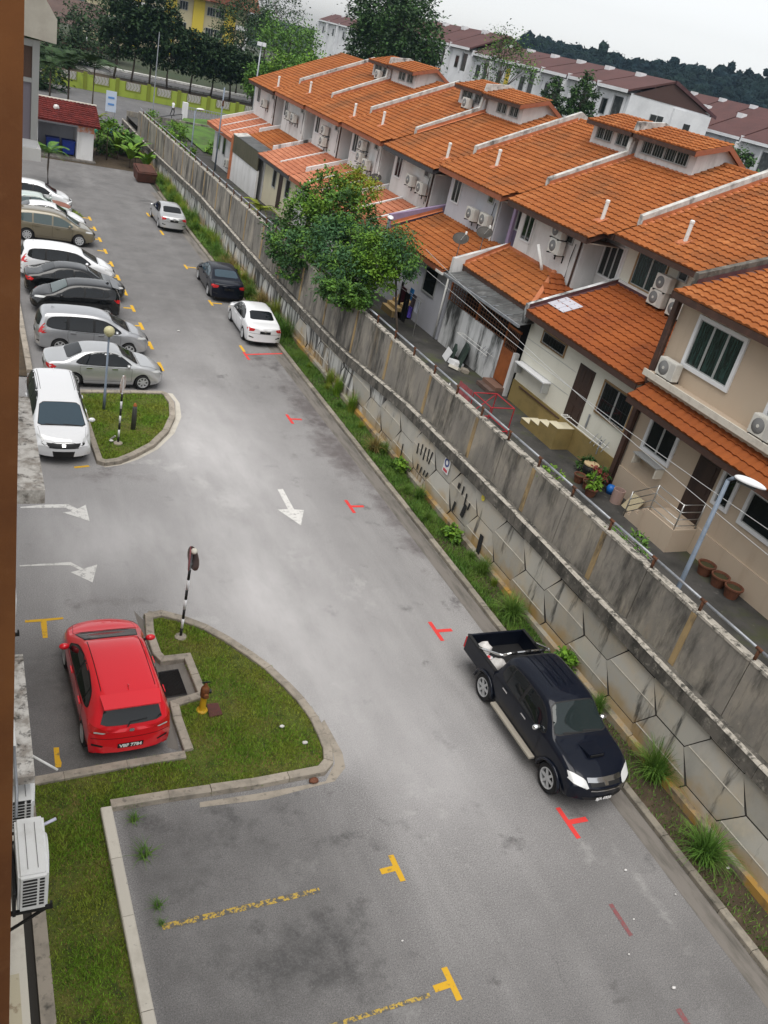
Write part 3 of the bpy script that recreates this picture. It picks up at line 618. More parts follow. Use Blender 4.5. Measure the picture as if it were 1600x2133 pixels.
for k in range(NP - 1):          # parapet panels between the handrail posts
    y0, y1 = POST[k] + .012, POST[k + 1] - .012
    if y0 < WY0 - 1 or y1 > WY1 + 1: continue
    mb = MB(); mb.v = []
    for y in (y0, y1): mb.v += [(XU, y, ledge_z(y) - .05), (XU, y, top_z(y)), (XU + .2, y, top_z(y)), (XU + .2, y, ledge_z(y) - .05)]
    mb.f = [(3, 2, 1, 0), (4, 5, 6, 7)] + [(i, (i + 1) % 4, (i + 1) % 4 + 4, i + 4) for i in range(4)]
    part('parapet_panel', mb, concrete, wall, recalc=True)
    mb = MB(); mb.v = []; jj = RND.uniform(0, .02)
    for y in (y0 + .004, y1 - .004): mb.v += [(XU - .015, y, top_z(y) - .05 + jj), (XU - .015, y, top_z(y) + .03), (XU + .215, y, top_z(y) + .03), (XU + .215, y, top_z(y) - .05)]
    mb.f = [(3, 2, 1, 0), (4, 5, 6, 7)] + [(i, (i + 1) % 4, (i + 1) % 4 + 4, i + 4) for i in range(4)]
    part('coping', mb, ledge_top, wall, recalc=True)
pilaster_m = M('yellowed pilaster', (.36, .26, .13), .9, [((.2, .15, .09), 3, .45, .7, (1, 1, .3)), ((.05, .045, .04), 2.5, .52, .72, (1, 1, .4))])
for k in range(0, NP, 2):
    y = POST[k]
    if not WY0 < y < WY1: continue
    mb = MB(); mb.box((XU - .02, y - .085, ledge_z(y) + .01), (XU + .05, y + .085, top_z(y) - .06)); part('pilaster', mb, pilaster_m, wall)
hr = thing('handrail', 'long galvanised pipe handrail on top of the retaining wall', 'handrail', (XU + .1, 40, 4))
for k in range(NP - 1):
    y0, y1 = POST[k], POST[k + 1]
    if y0 < WY0 - 1 or y1 > WY1 + 1: continue
    mb = MB(); mb.tube([(XU + .1, y0, top_z(y0) + .30), (XU + .1, y1 - .005, top_z(y1) + .30)], .035, 8); part('rail', mb, galv, hr, smooth=True)
    mb = MB(); mb.tube([(XU + .1, y0, top_z(y0) - .0), (XU + .1, y0, top_z(y0) + .29)], .04, 8); part('post', mb, rust_m, hr, smooth=True)
    mb = MB(); mb.tube([(XU + .1, y0 - .09, top_z(y0) + .30), (XU + .1, y0 + .09, top_z(y0) + .30)], .043, 8); part('coupling', mb, rust_m, hr, smooth=True)
# yards behind the parapet
ys = [-8, 27, 40, 55, 70, 84, 96]
mb = MB()
for a, b in zip(ys, ys[1:]): mb.quad((XU + .19, a, yard_z(a)), (32, a, yard_z(a)), (32, b, yard_z(b)), (XU + .19, b, yard_z(b)))
o = solo('yard', mb, yard_m, kind='structure')
mb = MB(); mb.box((XU + .19, 96.01, -1), (34, 96.2, 2.2)); solo('wall', mb, concrete, kind='structure')
# black paint strokes, a bleached notice and a yellow number on the panels
bk = M('black spray paint', (.015, .015, .016), .8)
def on_wall(name, pts, mat, x=XP - .075):
    m_ = MB(); m_.prism([(x, y, z) for y, z in pts], (.02, 0, 0)); part(name, m_, mat, wall, recalc=True)
def stroke(px0, px1, wd):
    a, b = GX(*px0, XP - .07), GX(*px1, XP - .07); d = Vector((0, b.y - a.y, b.z - a.z)).normalized(); n_ = Vector((0, -d.z, d.y)) * wd
    on_wall('paint_stroke', [((a + n_).y, (a + n_).z), ((b + n_).y, (b + n_).z), ((b - n_).y, (b - n_).z), ((a - n_).y, (a - n_).z)], bk)
R7 = lambda a, b: (560 + .3375 * a, 600 + .3375 * b)
for a, b, wd in (((828, 962), (808, 1060), .022), ((925, 958), (912, 1020), .03), ((950, 965), (935, 1030), .03), ((970, 985), (950, 1060), .03), ((990, 995), (975, 1070), .03), ((1010, 1015), (985, 1085), .03),
                 ((920, 1085), (912, 1120), .03), ((942, 1105), (930, 1140), .03), ((962, 1125), (950, 1155), .03), ((980, 1140), (966, 1165), .03),
                 ((1178, 1205), (1168, 1235), .06), ((1205, 1225), (1190, 1275), .03), ((1222, 1270), (1205, 1340), .03), ((1150, 1320), (1130, 1375), .05), ((1215, 1340), (1185, 1410), .09), ((1240, 1330), (1225, 1370), .03), ((1315, 1525), (1285, 1640), .10)):
    stroke(R7(*a), R7(*b), wd)
c0 = GX(560 + .3375 * 1100, 600 + .3375 * 1085, XP - .08)
nb = MB(); nb.box((XP - .085, c0.y - .2, c0.z - .34), (XP - .06, c0.y + .2, c0.z + .34)); part('notice', nb, white_frame, wall)
ring = MB(); ring.lathe([(.09, 0), (.155, 0), (.155, .008), (.09, .008)], (XP - .094, c0.y, c0.z + .04), 20, 'x'); ring.f = ring.f[:-2]
part('notice_emblem', ring, M('navy print', (.03, .05, .2), .6), wall)
nb = MB(); nb.box((XP - .09, c0.y - .14, c0.z - .30), (XP - .084, c0.y + .14, c0.z - .2)); part('notice_lettering', nb, M('red print', (.5, .06, .08), .6), wall)
c1 = GX(560 + .3375 * 1325, 600 + .3375 * 1290, XP - .08)
tm = text_mesh('6', .42, M('yellow spray paint', (.6, .52, .04), .7), bold=.012)
o = put('painted_numeral', tm, wall, (XP - .085 - wall.location.x, c1.y - wall.location.y, c1.z), (pi / 2, 0, -pi / 2))
# ------------------------------------------------------------------ the row of terrace houses behind the wall
TW, TP, TL_ = .30, .33, .375           # tile width, course pitch, tile length
def tile_geom():
    prof = [(0, .004), (.045, .030), (.12, .036), (.19, .030), (.235, .004), (.303, .002)]
    v = []
    for x, h in prof: v.append((x, -.02, h + .040))      # lower edge, raised over the course below
    for x, h in prof: v.append((x, TL_ - .02, h - .010))
    for x, h in prof: v.append((x, -.02, h * .2 - .012))
    n = len(prof); f = [(i, i + 1, n + i + 1, n + i) for i in range(n - 1)] + [(2 * n + i, 2 * n + i + 1, i + 1, i) for i in range(n - 1)]
    return v, f
TV, TF = tile_geom()
TILE_ME = {}
def tile_mesh(mat):
    if mat.name not in TILE_ME:
        mb = MB(); mb.v = TV; mb.f = TF; TILE_ME[mat.name] = mb.mesh('tile', mat)
    return TILE_ME[mat.name]
class Tiles:
    """collects the tile positions of a house; the nearest are objects, the others one joined part"""
    def __init__(s): s.t = []
    def plane(s, o, u, v, width, length, mat, mat1, keep=None):
        o, u, v = Vector(o), Vector(u).normalized(), Vector(v).normalized(); n = u.cross(v)
        if n.z < 0: n = -n
        nc, nr = max(1, round(width / TW)), int(math.ceil(length / TP - .15)); du = width / nc
        for r in range(nr):
            for c in range(nc):
                p = o + u * (c * du) + v * (r * TP)
                if keep and not keep(p + u * (.5 * du) + v * (.5 * TP)): continue
                j = RND.uniform(-.006, .006)
                s.t.append((p + n * (.01 + RND.uniform(0, .006)) + v * j, u, v, n, du / TW, mat, mat1))
    def flush(s, house, limit):
        s.t.sort(key=lambda q: (q[0] - EYE).length)
        off = base_of(house)
        for p, u, v, n, k, mat, m1 in s.t[:limit]:
            o = bpy.data.objects.new('tile', tile_mesh(m1)); COL.objects.link(o); o.parent = house
            mt = Matrix((u * k, v, n)).transposed().to_4x4(); mt.translation = p - off; o.matrix_local = mt
        for mat in {q[5].name: q[5] for q in s.t[limit:]}.values():
            mb = MB(); V, Fc = mb.v, mb.f
            for p, u, v, n, k, m_, m1 in s.t[limit:]:
                if m_ is not mat: continue
                b = len(V); q = p - off
                for x, y, z in TV: w_ = q + u * (x * k) + v * y + n * z; V.append((w_.x, w_.y, w_.z))
                Fc += [tuple(b + i for i in f) for f in TF]
            part('roof_tiles', mb, mat, house, local=True, kind='stuff')
def slab(house, name, Xe, ze, Xt, zt, Y0, Y1, mat, t=.06):
    mb = MB(); d = Vector((Xt - Xe, 0, zt - ze)).normalized(); n = Vector((-d.z, 0, d.x))
    a, b = Vector((Xe, 0, ze)), Vector((Xt, 0, zt)); q = [a, b, b - n * t, a - n * t]
    mb.prism([(p.x, Y0, p.z) for p in q], (0, Y1 - Y0, 0)); part(name, mb, mat, house, recalc=True)
def roof(house, T, Xe, ze, Xt, zt, Y0, Y1, mat, mat1, keep=None, fascia=fascia_m, under=True):
    d = Vector((Xt - Xe, 0, zt - ze)); T.plane((Xe, Y1, ze), (0, -1, 0), d, Y1 - Y0, d.length, mat, mat1, keep)
    if under and not keep: slab(house, 'roof', Xe + .04, ze, Xt, zt, Y0, Y1, mat)
    if fascia:
        mb = MB(); mb.box((Xe - .01, Y0 + .01, ze - .22), (Xe + .05, Y1 - .01, ze - .015)); part('fascia', mb, fascia, house)
def bx(house, name, a, b, mat, label=None):
    mb = MB(); mb.box(a, b); return part(name, mb, mat, house, label)
def window(house, X, y0, y1, z0, z1, frame=white_frame, fw=.09, panes=2, glass=glass_dk, proud=.05, depth=.07, bars=alu, lid=None):
    """a window on a wall whose outside faces -X"""
    mb = MB(); xo = X - proud
    mb.box((xo, y0 - fw, z0 - fw), (X + depth, y1 + fw, z0)); mb.box((xo, y0 - fw, z1), (X + depth, y1 + fw, z1 + fw))
    mb.box((xo, y0 - fw, z0), (X + depth, y0, z1)); mb.box((xo, y1, z0), (X + depth, y1 + fw, z1))
    w_ = part('window', mb, frame, house, lid)
    bw = .035
    for k in range(panes):
        a, b = lerp(y0, y1, k / panes) + .004, lerp(y0, y1, (k + 1) / panes) - .004
        m2_ = MB(); x = X - .03
        m2_.box((x, a, z0), (x + .03, b, z0 + bw)); m2_.box((x, a, z1 - bw), (x + .03, b, z1)); m2_.box((x, a, z0 + bw), (x + .03, a + bw, z1 - bw)); m2_.box((x, b - bw, z0 + bw), (x + .03, b, z1 - bw))
        part('sash', m2_, bars, w_)
        m3_ = MB(); m3_.box((x + .012, a + bw, z0 + bw), (x + .02, b - bw, z1 - bw)); part('pane', m3_, glass, w_)
    return w_
def bars(win, X, y0, y1, z0, z1, n, m, mat, r=.008):
    mb = MB()
    for k in range(1, n): y = lerp(y0, y1, k / n); mb.tube([(X, y, z0), (X, y, z1)], r, 4)
    for k in range(m + 1): z = lerp(z0, z1, k / max(1, m)); mb.tube([(X, y0, z), (X, y1, z)], r, 4)
    part('grille', mb, mat, win)
def make_ac(scale=1.0):
    t = thing('air_conditioner', '', 'air conditioner')
    w_, d, h = .80, .29, .56
    bm = bmesh.new(); bmesh.ops.create_cube(bm, size=1); bmesh.ops.scale(bm, vec=(d, w_, h), verts=bm.verts); bmesh.ops.translate(bm, vec=(0, 0, h / 2), verts=bm.verts)
    bmesh.ops.bevel(bm, geom=bm.edges[:], offset=.018, segments=2, affect='EDGES'); me = bpy.data.meshes.new('casing'); bm.to_mesh(me); bm.free(); me.materials.append(ac_white)
    put('casing', me, t)
    mb = MB(); mb.lathe([(.0, 0), (.215, 0), (.225, .01), (.215, .018), (.0, .03)], (-d / 2 - .012, .10, h * .5), 20, 'x'); put('fan_guard', mb.mesh('fan_guard', ac_grille, True), t)
    mb = MB(); mb.lathe([(.0, 0), (.05, 0), (.05, .012), (0, .014)], (-d / 2 - .022, .10, h * .5), 10, 'x'); put('hub', mb.mesh('hub', ac_white), t)
    mb = MB(); mb.box((-d / 2 - .004, -.37, .05), (-d / 2 + .01, -.16, h - .05)); put('side_panel', mb.mesh('side_panel', M('ac panel', (.5, .49, .46), .6)), t)
    mb = MB(); mb.prism([(-.2, -.02, -.05), (-.2, -.02, -.004), (.3, -.02, -.004), (.3, -.02, -.3), (.26, -.02, -.3), (.26, -.02, -.05)], (0, .04, 0)); me = mb.mesh('bracket', black_iron, recalc=True)
    for y in (-.28, .28): put('bracket', me, t, (0, y, 0))
    return t
AC0 = make_ac(); ac_first = [True]
def ac(x, y, z, label, rz=0.0):
    o = AC0 if ac_first[0] else copy_tree(AC0); ac_first[0] = False
    o.location = (x, y, z); o.rotation_euler = (0, 0, rz); o['label'] = label; o['group'] = 'air conditioner units on the terrace backs'; return o
def firewall(house, Y, pts, mat=firewall_m, t=.22, base=.30):
    """stepped party wall above the roof: pts (X, z of its top)"""
    mb = MB(); mb.prism([(x, Y - t / 2, z) for x, z in pts] + [(x, Y - t / 2, z - base - .5) for x, z in pts[::-1]], (0, t, 0)); part('firewall', mb, mat, house, recalc=True)
def flashing(house, Y, X0_, z0, X1_, z1, wd, mat=flash_m):
    Y -= .006; mb = MB(); mb.quad((X0_, Y, z0), (X1_, Y, z1), (X1_, Y - wd, z1 - .01), (X0_, Y - wd, z0 - .01)); mb.quad((X0_, Y, z0 + .14), (X1_, Y, z1 + .14), (X1_, Y, z1), (X0_, Y, z0)); part('flashing', mb, mat, house)
YB = [13.0, 20.0, 27.17, 33.85, 40.75, 47.8, 54.6, 61.7, 68.9, 76.3]
DR = [0, 0, 0, 0, .30, .25, .35, .4, .5]
SL = .455
def main_z(X, d=0.0): return 9.97 + SL * (X - 23.45) - d
RX = 29.05
KEYS = 'ABCDEFGHI'
LABEL = ['nearest cream terrace house with two storey rear wing and large white window', 'ivory terrace house with olive plinth and dark brown back door', 'white terrace house with mould streaked yard wall and orange steel door',
         'pale grey terrace house with lilac trim and two satellite dishes', 'terrace house with pink low roof beside the lilac parapet', 'terrace house whose back hides behind the yard tree, three ac units',
         'terrace house with pale yellow kitchen wall and pink roof', 'terrace house with olive sheet cladding under a flat awning', 'end terrace house with pink low roof by the green lawn']
houses = []; TI = []
for i in range(9):
    houses.append(thing('terrace_house', LABEL[i], 'house', (20, (YB[i] + YB[i + 1]) / 2, yard_z(YB[i])), group='terrace houses behind the wall')); TI.append(Tiles())
WALLM = [cream_wall, ivory_wall, white_wall, grey_wall, white_wall, white_wall, white_wall, white_wall, white_wall]
for i in range(1, 9):
    H, T, Y0, Y1, d = houses[i], TI[i], YB[i], YB[i + 1], DR[i]; W_ = WALLM[i]
    tm = tile_a; t1 = tile_a1
    # main block (body of the house, its back wall at X 23.4)
    mb = MB(); mb.prism([(23.4, Y0 + .01, 1.0), (23.4, Y0 + .01, main_z(23.4, d) - .12), (RX, Y0 + .01, main_z(RX, d) - .12), (35, Y0 + .01, main_z(RX, d) - 2.9), (35, Y0 + .01, 1.0)], (0, Y1 - Y0 - .02, 0)); part('wall', mb, lilac_wall if i == 3 else W_, H, recalc=True)
    Xe, ze = 22.5, main_z(22.5, d)
    if i == 1:
        roof(H, T, Xe, ze, RX, main_z(RX, d), Y0 + .12, Y1 - .06, tm, t1)
    else:
        bx0, bx1 = Y0 + 1.45, Y1 - .35
        if i == 8: bx1 = Y1 - .1
        Xb = 21.68; zb = main_z(Xb, d)
        def kp(p, Xe=Xe, a=Y0 + .5, i=i): return p.x > Xe - .1 or p.y > a
        roof(H, T, Xb, zb, RX, main_z(RX, d), Y0 + .06, Y1 - .06, tm, t1, keep=kp, fascia=None)
        slab(H, 'roof', Xe + .04, ze, RX, main_z(RX, d), Y0, Y1, tm); slab(H, 'roof', Xb + .04, zb, Xe + .04, ze, Y0 + .5, Y1 - .1, tm)
        fm = fascia_d if i in (4,) else (fascia_o if i in (3, 5, 6, 7) else fascia_m)
        bx(H, 'fascia', (Xb - .01, Y0 + .5, zb - .24), (Xb + .05, Y1 - .1, zb - .015), fm)
        mb = MB(); mb.prism([(Xb + .055, Y0 + .5, zb - .24), (Xe + .2, Y0 + .5, ze - .2), (Xe + .2, Y0 + .5, ze - .02), (Xb + .055, Y0 + .5, zb + .0)], (0, .04, 0)); part('bargeboard', mb, fm, H, recalc=True)
        bx(H, 'fascia', (Xe - .01, Y0 + .02, ze - .24), (Xe + .05, Y0 + .49, ze - .015), fm)
        bx(H, 'soffit', (Xb + .06, Y0 + .55, zb - .23), (23.4, Y1 - .12, zb - .20), soffit_m)
        bx(H, 'bay_wall', (22.4, bx0, yard_z(Y0) + .5), (23.39, bx1, zb - .2), W_)
        # window in the recess, hopper and slit windows on the bay
        window(H, 23.4, Y0 + .2, Y0 + 1.35, 7.72 - d, 9.0 - d, white_frame, .05, 3, glass_gy if i % 2 else glass_dk)
        wv = window(H, 22.4, Y0 + 2.2, Y0 + 2.65, 8.5 - d, 8.85 - d, alu, .04, 1, glass_gy)
        window(H, 22.4, Y1 - 1.5, Y1 - .75, 7.75 - d, 8.9 - d, white_frame, .05, 2, glass_dk)
        mb = MB(); mb.tube([(22.34, bx0 + .12, zb - .3), (22.34, bx0 + .12, yard_z(Y0) + 3.2)], .045, 8); part('downpipe', mb, white_pvc if i % 2 else fascia_m, H, smooth=True)
        mb = MB(); mb.tube([(22.34, Y0 + 1.9, 8.6 - d), (22.36, Y0 + 2.0, 8.0 - d), (22.34, Y0 + 1.95, 7.2 - d)], .018, 6); part('hose', mb, black_m, H, smooth=True)
    # roof ridge beyond, back slope, ridge capping
    slab(H, 'roof', RX + 5.9, main_z(RX, d) - 2.7, RX, main_z(RX, d) - .005, Y0, Y1, tm)
    mb = MB()
    for k in range(int((Y1 - Y0) / .42)):
        y = Y0 + .05 + .42 * k; mb.tube([(RX, y, main_z(RX, d) + .01), (RX, y + .43, main_z(RX, d) + .03)], .11, 8)
    part('ridge_capping', mb, tm, H)
# A: the two storey rear wing
H, T = houses[0], TI[0]
zA = lambda X: 9.40 + .30 * (X - 19.45)
mb = MB(); mb.prism([(20, 20.0, 1.0), (20, 20.0, 9.38), (27, 20.0, zA(27) - .15), (27, 20.0, 1.0)], (0, -16, 0)); part('wall', mb, cream_wall, H, recalc=True)
roof(H, T, 19.45, 9.40, 28.5, zA(28.5), 4.0, 20.02, tile_a, tile_a1)
bx(H, 'soffit', (19.52, 4, 9.22), (20, 19.98, 9.25), soffit_m)
mb = MB(); mb.prism([(19.45, 20.03, 9.15), (20.3, 20.03, 9.4), (20.3, 20.03, 9.62), (19.45, 20.03, 9.39)], (0, .05, 0)); part('bargeboard', mb, fascia_m, H, recalc=True)
firewall(H, 20.12, [(20.2, 9.98), (24, 11.1), (28.5, 12.5)], ledge_m, .2, .3); flashing(H, 20.0, 20.2, zA(20.2) + .06, 28, zA(28) + .06, .16, flash_dk)
bx(H, 'wall_base', (19.94, 4, 2.4), (19.999, 19.98, 3.45), cream_wall)
window(H, 20, 17.2, 19.02, 7.5, 8.9, white_frame, .12, 3, glass_cur, .07)
for k, yy in enumerate((18.42, 17.8)):      # the opened leaves stand out of the frame
    pass
window(H, 20, 18.13, 19.32, 4.5, 5.45, white_frame, .11, 2, glass_dk, .06)
window(H, 20, 15.42, 15.9, 4.45, 5.42, white_frame, .10, 1, glass_dk, .06)
window(H, 20, 12.2, 14.78, 4.45, 5.40, white_frame, .11, 2, glass_dk, .06)
window(H, 20, 12.6, 15.5, 7.42, 8.9, white_frame, .12, 3, glass_cur, .07)
dr = bx(H, 'door', (19.97, 16.15, 3.42), (20.02, 17.03, 5.5), door_br); bx(dr, 'door_panel', (19.955, 16.28, 4.4), (19.969, 16.9, 5.35), door_br); bx(dr, 'door_panel', (19.955, 16.28, 3.55), (19.969, 16.9, 4.25), door_br)
bx(H, 'ledge', (19.52, 4, 6.70), (19.999, 20.06, 6.82), cream_wall); bx(H, 'ledge_lip', (19.50, 4, 6.68), (19.56, 20.08, 6.88), pale_render)
mb = MB(); mb.prism([(20, 4, 6.5), (20, 20.02, 6.5), (20, 20.02, 6.69), (20, 4, 6.69)], (-.25, 0, 0)); part('beam', mb, cream_wall, H, recalc=True)
roof(H, T, 19.08, 6.02, 19.99, 6.60, 4.0, 19.9, tile_b, tile_b, fascia=fascia_m)
mb = MB(); mb.tube([(19.86, 20.06, 9.1), (19.86, 20.06, 2.6)], .06, 8); part('drainpipe', mb, fascia_m, H, smooth=True)
bx(H, 'corner_pipe_cover', (19.80, 20.02, 2.6), (19.98, 20.2, 9.1), fascia_m)
bx(H, 'shelf', (19.62, 18.1, 4.28), (19.99, 19.3, 4.32), alu); bx(H, 'shelf_bracket', (19.65, 19.2, 3.95), (19.99, 19.25, 4.27), pale_render); bx(H, 'shelf_bracket', (19.65, 18.1, 3.95), (19.99, 18.15, 4.27), pale_render)
# B
H, T = houses[1], TI[1]; Y0, Y1 = 20.2, 27.15
bx(H, 'kitchen_wall', (20, Y0 - .1, 1.5), (23.39, Y1, 6.36), ivory_wall); bx(H, 'plinth', (19.95, Y0 - .1, 2.4), (19.999, Y1, 3.48), olive_wall)
roof(H, T, 19.52, 6.30, 23.39, 6.30 + .365 * 3.87, Y0 - .05, Y1 - .1, tile_b, tile_b)
firewall(H, 27.17, [(19.55, 6.52), (23.5, 7.97)], mould_wall, .2, .25); flashing(H, 27.07, 19.6, 6.42, 23.4, 7.80, .12, flash_dk)
bx(H, 'wall_flashing', (23.28, Y0, 7.66), (23.38, Y1 - .1, 7.84), flash_dk)
wb = window(H, 20, 24.68, 26.18, 5.42, 5.84, brown_frame, .05, 1, glass_dk); bars(wb, 19.93, 24.68, 26.18, 5.42, 5.84, 8, 1, black_iron)
wb = window(H, 20, 20.42, 22.05, 4.48, 5.58, brown_frame, .06, 2, glass_dk); bars(wb, 19.92, 20.42, 22.05, 4.48, 5.58, 10, 2, black_iron)
dr = bx(H, 'door', (19.965, 22.68, 3.55), (20.02, 23.6, 5.62), door_br)
for zz in (3.65, 4.35, 5.05): bx(dr, 'door_panel', (19.95, 22.78, zz), (19.964, 23.1, zz + .5), door_br); bx(dr, 'door_panel', (19.95, 23.18, zz), (19.964, 23.5, zz + .5), door_br)
for zz in (4.3, 5.2): bx(H, 'wall_groove', (19.993, 23.7, zz), (19.9985, Y1 - .02, zz + .018), alu)
bx(H, 'shelf', (19.65, 24.85, 4.24), (19.99, 27.0, 4.29), white_frame); bx(H, 'shelf_bracket', (19.68, 24.88, 3.85), (19.99, 24.95, 4.23), alu); bx(H, 'shelf_bracket', (19.68, 26.85, 3.85), (19.99, 26.92, 4.23), alu)
bx(H, 'pipe_run', (19.90, 23.7, 3.36), (19.945, 26.6, 3.40), fascia_m)
window(H, 23.4, 24.8, 26.45, 7.98, 9.28, brown_frame, .07, 2, glass_cur); bx(H, 'sill', (23.28, 24.6, 7.84), (23.39, 27.0, 7.93), white_wall)
window(H, 23.4, 23.66, 24.12, 8.87, 9.17, alu, .03, 1, glass_dk)
for (u, w_) in ((25.45, .9),): pass
sk = MB(); sl = .365
for a in range(3):
    for b in range(2):
        y0_, x0_ = 25.95 + .42 * a, 20.35 + .42 * b; mm = MB(); zz = 6.30 + sl * (x0_ - 19.52) + .075
        mm.prism([(x0_, y0_, zz), (x0_ + .40, y0_, zz + .40 * sl), (x0_ + .40, y0_ + .40, zz + .40 * sl), (x0_, y0_ + .40, zz)], (-.004, 0, .012)); part('skylight_pane', mm, M('skylight pane', (.5, .5, .56), .3) if a + b == 0 else bpy.data.materials['skylight pane'], H, recalc=True)
mm = MB(); mm.box((21.6, 21.0, 7.13), (21.9, 21.15, 7.2)); part('roof_patch', mm, galv, H)
# C
H, T = houses[2], TI[2]; Y0, Y1 = 27.3, 33.85
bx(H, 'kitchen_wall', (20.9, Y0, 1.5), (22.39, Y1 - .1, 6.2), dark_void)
bx(H, 'yard_wall', (20.0, 28.62, 2.4), (20.14, Y1 - .1, 4.5), mould_wall); bx(H, 'pillar', (19.9, 27.42, 2.4), (20.1, 27.6, 4.4), white_wall)
gm = thing  # grille above the yard wall: bars one by one
for k in range(23): y = lerp(28.66, 33.7, k / 22); mb = MB(); mb.box((20.03, y - .012, 4.5), (20.055, y + .012, 5.62)); part('grille_bar', mb, rust_grille, H)
for k in range(8): z = 4.53 + .15 * k; mb = MB(); mb.box((20.02, 28.64, z), (20.045, 33.72, z + .022)); part('grille_bar', mb, rust_grille, H)
for y in (28.6, 31.1, 33.74): bx(H, 'grille_post', (20.0, y - .03, 4.5 if y > 28.7 else 2.9), (20.08, y + .03, 5.62), rust_steel)
dr = bx(H, 'door', (20.0, 27.62, 2.9), (20.05, 28.56, 4.32), rust_steel, 'orange steel door with mesh upper half')
for k in range(8): y = lerp(27.66, 28.52, k / 7); bx(dr, 'bar', (20.01, y - .01, 4.33), (20.03, y + .01, 5.15), rust_grille)
for k in range(6): bx(dr, 'bar', (20.0, 27.64, 4.36 + .15 * k), (20.018, 28.54, 4.38 + .15 * k), rust_grille)
bx(dr, 'frame', (19.99, 27.6, 5.16), (20.06, 28.58, 5.24), rust_steel)
for k in range(6):
    y0_, y1_ = lerp(26.95, 33.5, k / 6), lerp(26.95, 33.5, (k + 1) / 6) - .02; mb = MB(); n = 9
    mb.v = []
    for x, z in ((19.35, 5.72), (20.75, 6.02)):
        for j in range(n): y = lerp(y0_, y1_, j / (n - 1)); mb.v.append((x, y, z + .018 * (j % 2)))
    mb.f = [(j, j + 1, n + j + 1, n + j) for j in range(n - 1)]; mm = part('awning_sheet', mb, corr_m, H)
    bx(H, 'awning_batten', (19.36, y1_ - .01, 5.75), (20.74, y1_ + .03, 5.78), galv) if k < 5 else None
bx(H, 'awning_gutter', (19.28, 26.95, 5.63), (19.36, 33.5, 5.73), galv)
hx0, hy0, hx1, hy1 = 20.3, 27.95, 22.35, 29.9
kC = lambda p: p.y > hy0 + (p.x - hx0) * (hy1 - hy0) / (hx1 - hx0)
roof(H, T, 20.3, 6.10, 22.39, 6.10 + .50 * 2.09, hy0 - .1, Y1 - .12, tile_a, tile_a1, keep=kC, fascia=fascia_m)
zc1 = 6.10 + .5 * 2.05
mb = MB(); mb.v = [(20.3, hy0, 6.08), (22.39, hy1, zc1), (22.39, Y1 - .1, zc1), (20.3, Y1 - .1, 6.08)]; mb.f = [(0, 1, 2, 3)]; part('roof', mb, tile_a, H)
mb = MB(); mb.v = [(20.3, hy0, 6.08), (22.6, 27.3, 6.35), (22.39, hy1, zc1)]; mb.f = [(0, 1, 2)]; part('roof', mb, tile_b, H)
vv = Vector((22.39 - 20.9, hy1 - 27.75, .85)).normalized(); T.plane((20.35, hy0 - .03, 6.1), (1, -.34, .08), (.25, .80, .42), 2.2, 2.1, tile_b, tile_b, keep=lambda p: p.y < hy0 + (p.x - hx0) * (hy1 - hy0) / (hx1 - hx0) - .03 and p.x < 22.4)
mb = MB(); mb.tube([(20.3, hy0, 6.16), (22.35, hy1, zc1 + .08)], .12, 8); part('hip_capping', mb, flash_m, H)
flashing(H, Y1 - .12, 20.35, 6.2, 22.4, 7.25, .16, flash_m); bx(H, 'wall_flashing', (22.3, hy1, zc1 - .05), (22.395, Y1 - .1, zc1 + .12), flash_m)
firewall(H, 33.85, [(19.82, 6.35), (22.4, 7.30)], white_wall, .2, .3); bx(H, 'parapet_end', (19.80, 33.74, 5.6), (20.3, 33.96, 6.36), white_wall)
mb = MB(); mb.tube([(21.95, 31.0, 8.0), (22.1, 30.6, 7.3), (22.2, 30.55, 7.0)], .07, 8); part('drainpipe', mb, white_pvc, H, smooth=True)
# D
H, T = houses[3], TI[3]; Y0, Y1 = 34.0, 40.7
bx(H, 'kitchen_wall', (20, Y0 - .04, 1.5), (22.39, Y1, 5.75), grey_wall)
roof(H, T, 19.5, 5.72, 22.39, 5.72 + .42 * 2.89, Y0, Y1 - .08, tile_a, tile_a1, fascia=fascia_o)
firewall(H, 40.75, [(19.6, 6.50), (23.5, 7.65)], lilac_wall, .2, .3); flashing(H, 40.65, 19.7, 6.05, 22.4, 7.1, .14, flash_m)
wb = window(H, 20, 35.12, 36.35, 4.12, 5.28, alu, .04, 1, glass_dk)
bx(H, 'lilac_post', (22.33, Y0 - .1, 6.0), (22.45, Y0 + .1, 9.0), lilac_wall)
mb = MB(); mb.tube([(19.9, 34.02, 5.5), (19.9, 34.02, 2.6)], .05, 8); part('drainpipe', mb, white_pvc, H, smooth=True)
bx(H, 'gutter', (19.45, 33.95, 5.5), (19.75, 34.6, 5.6), white_pvc)
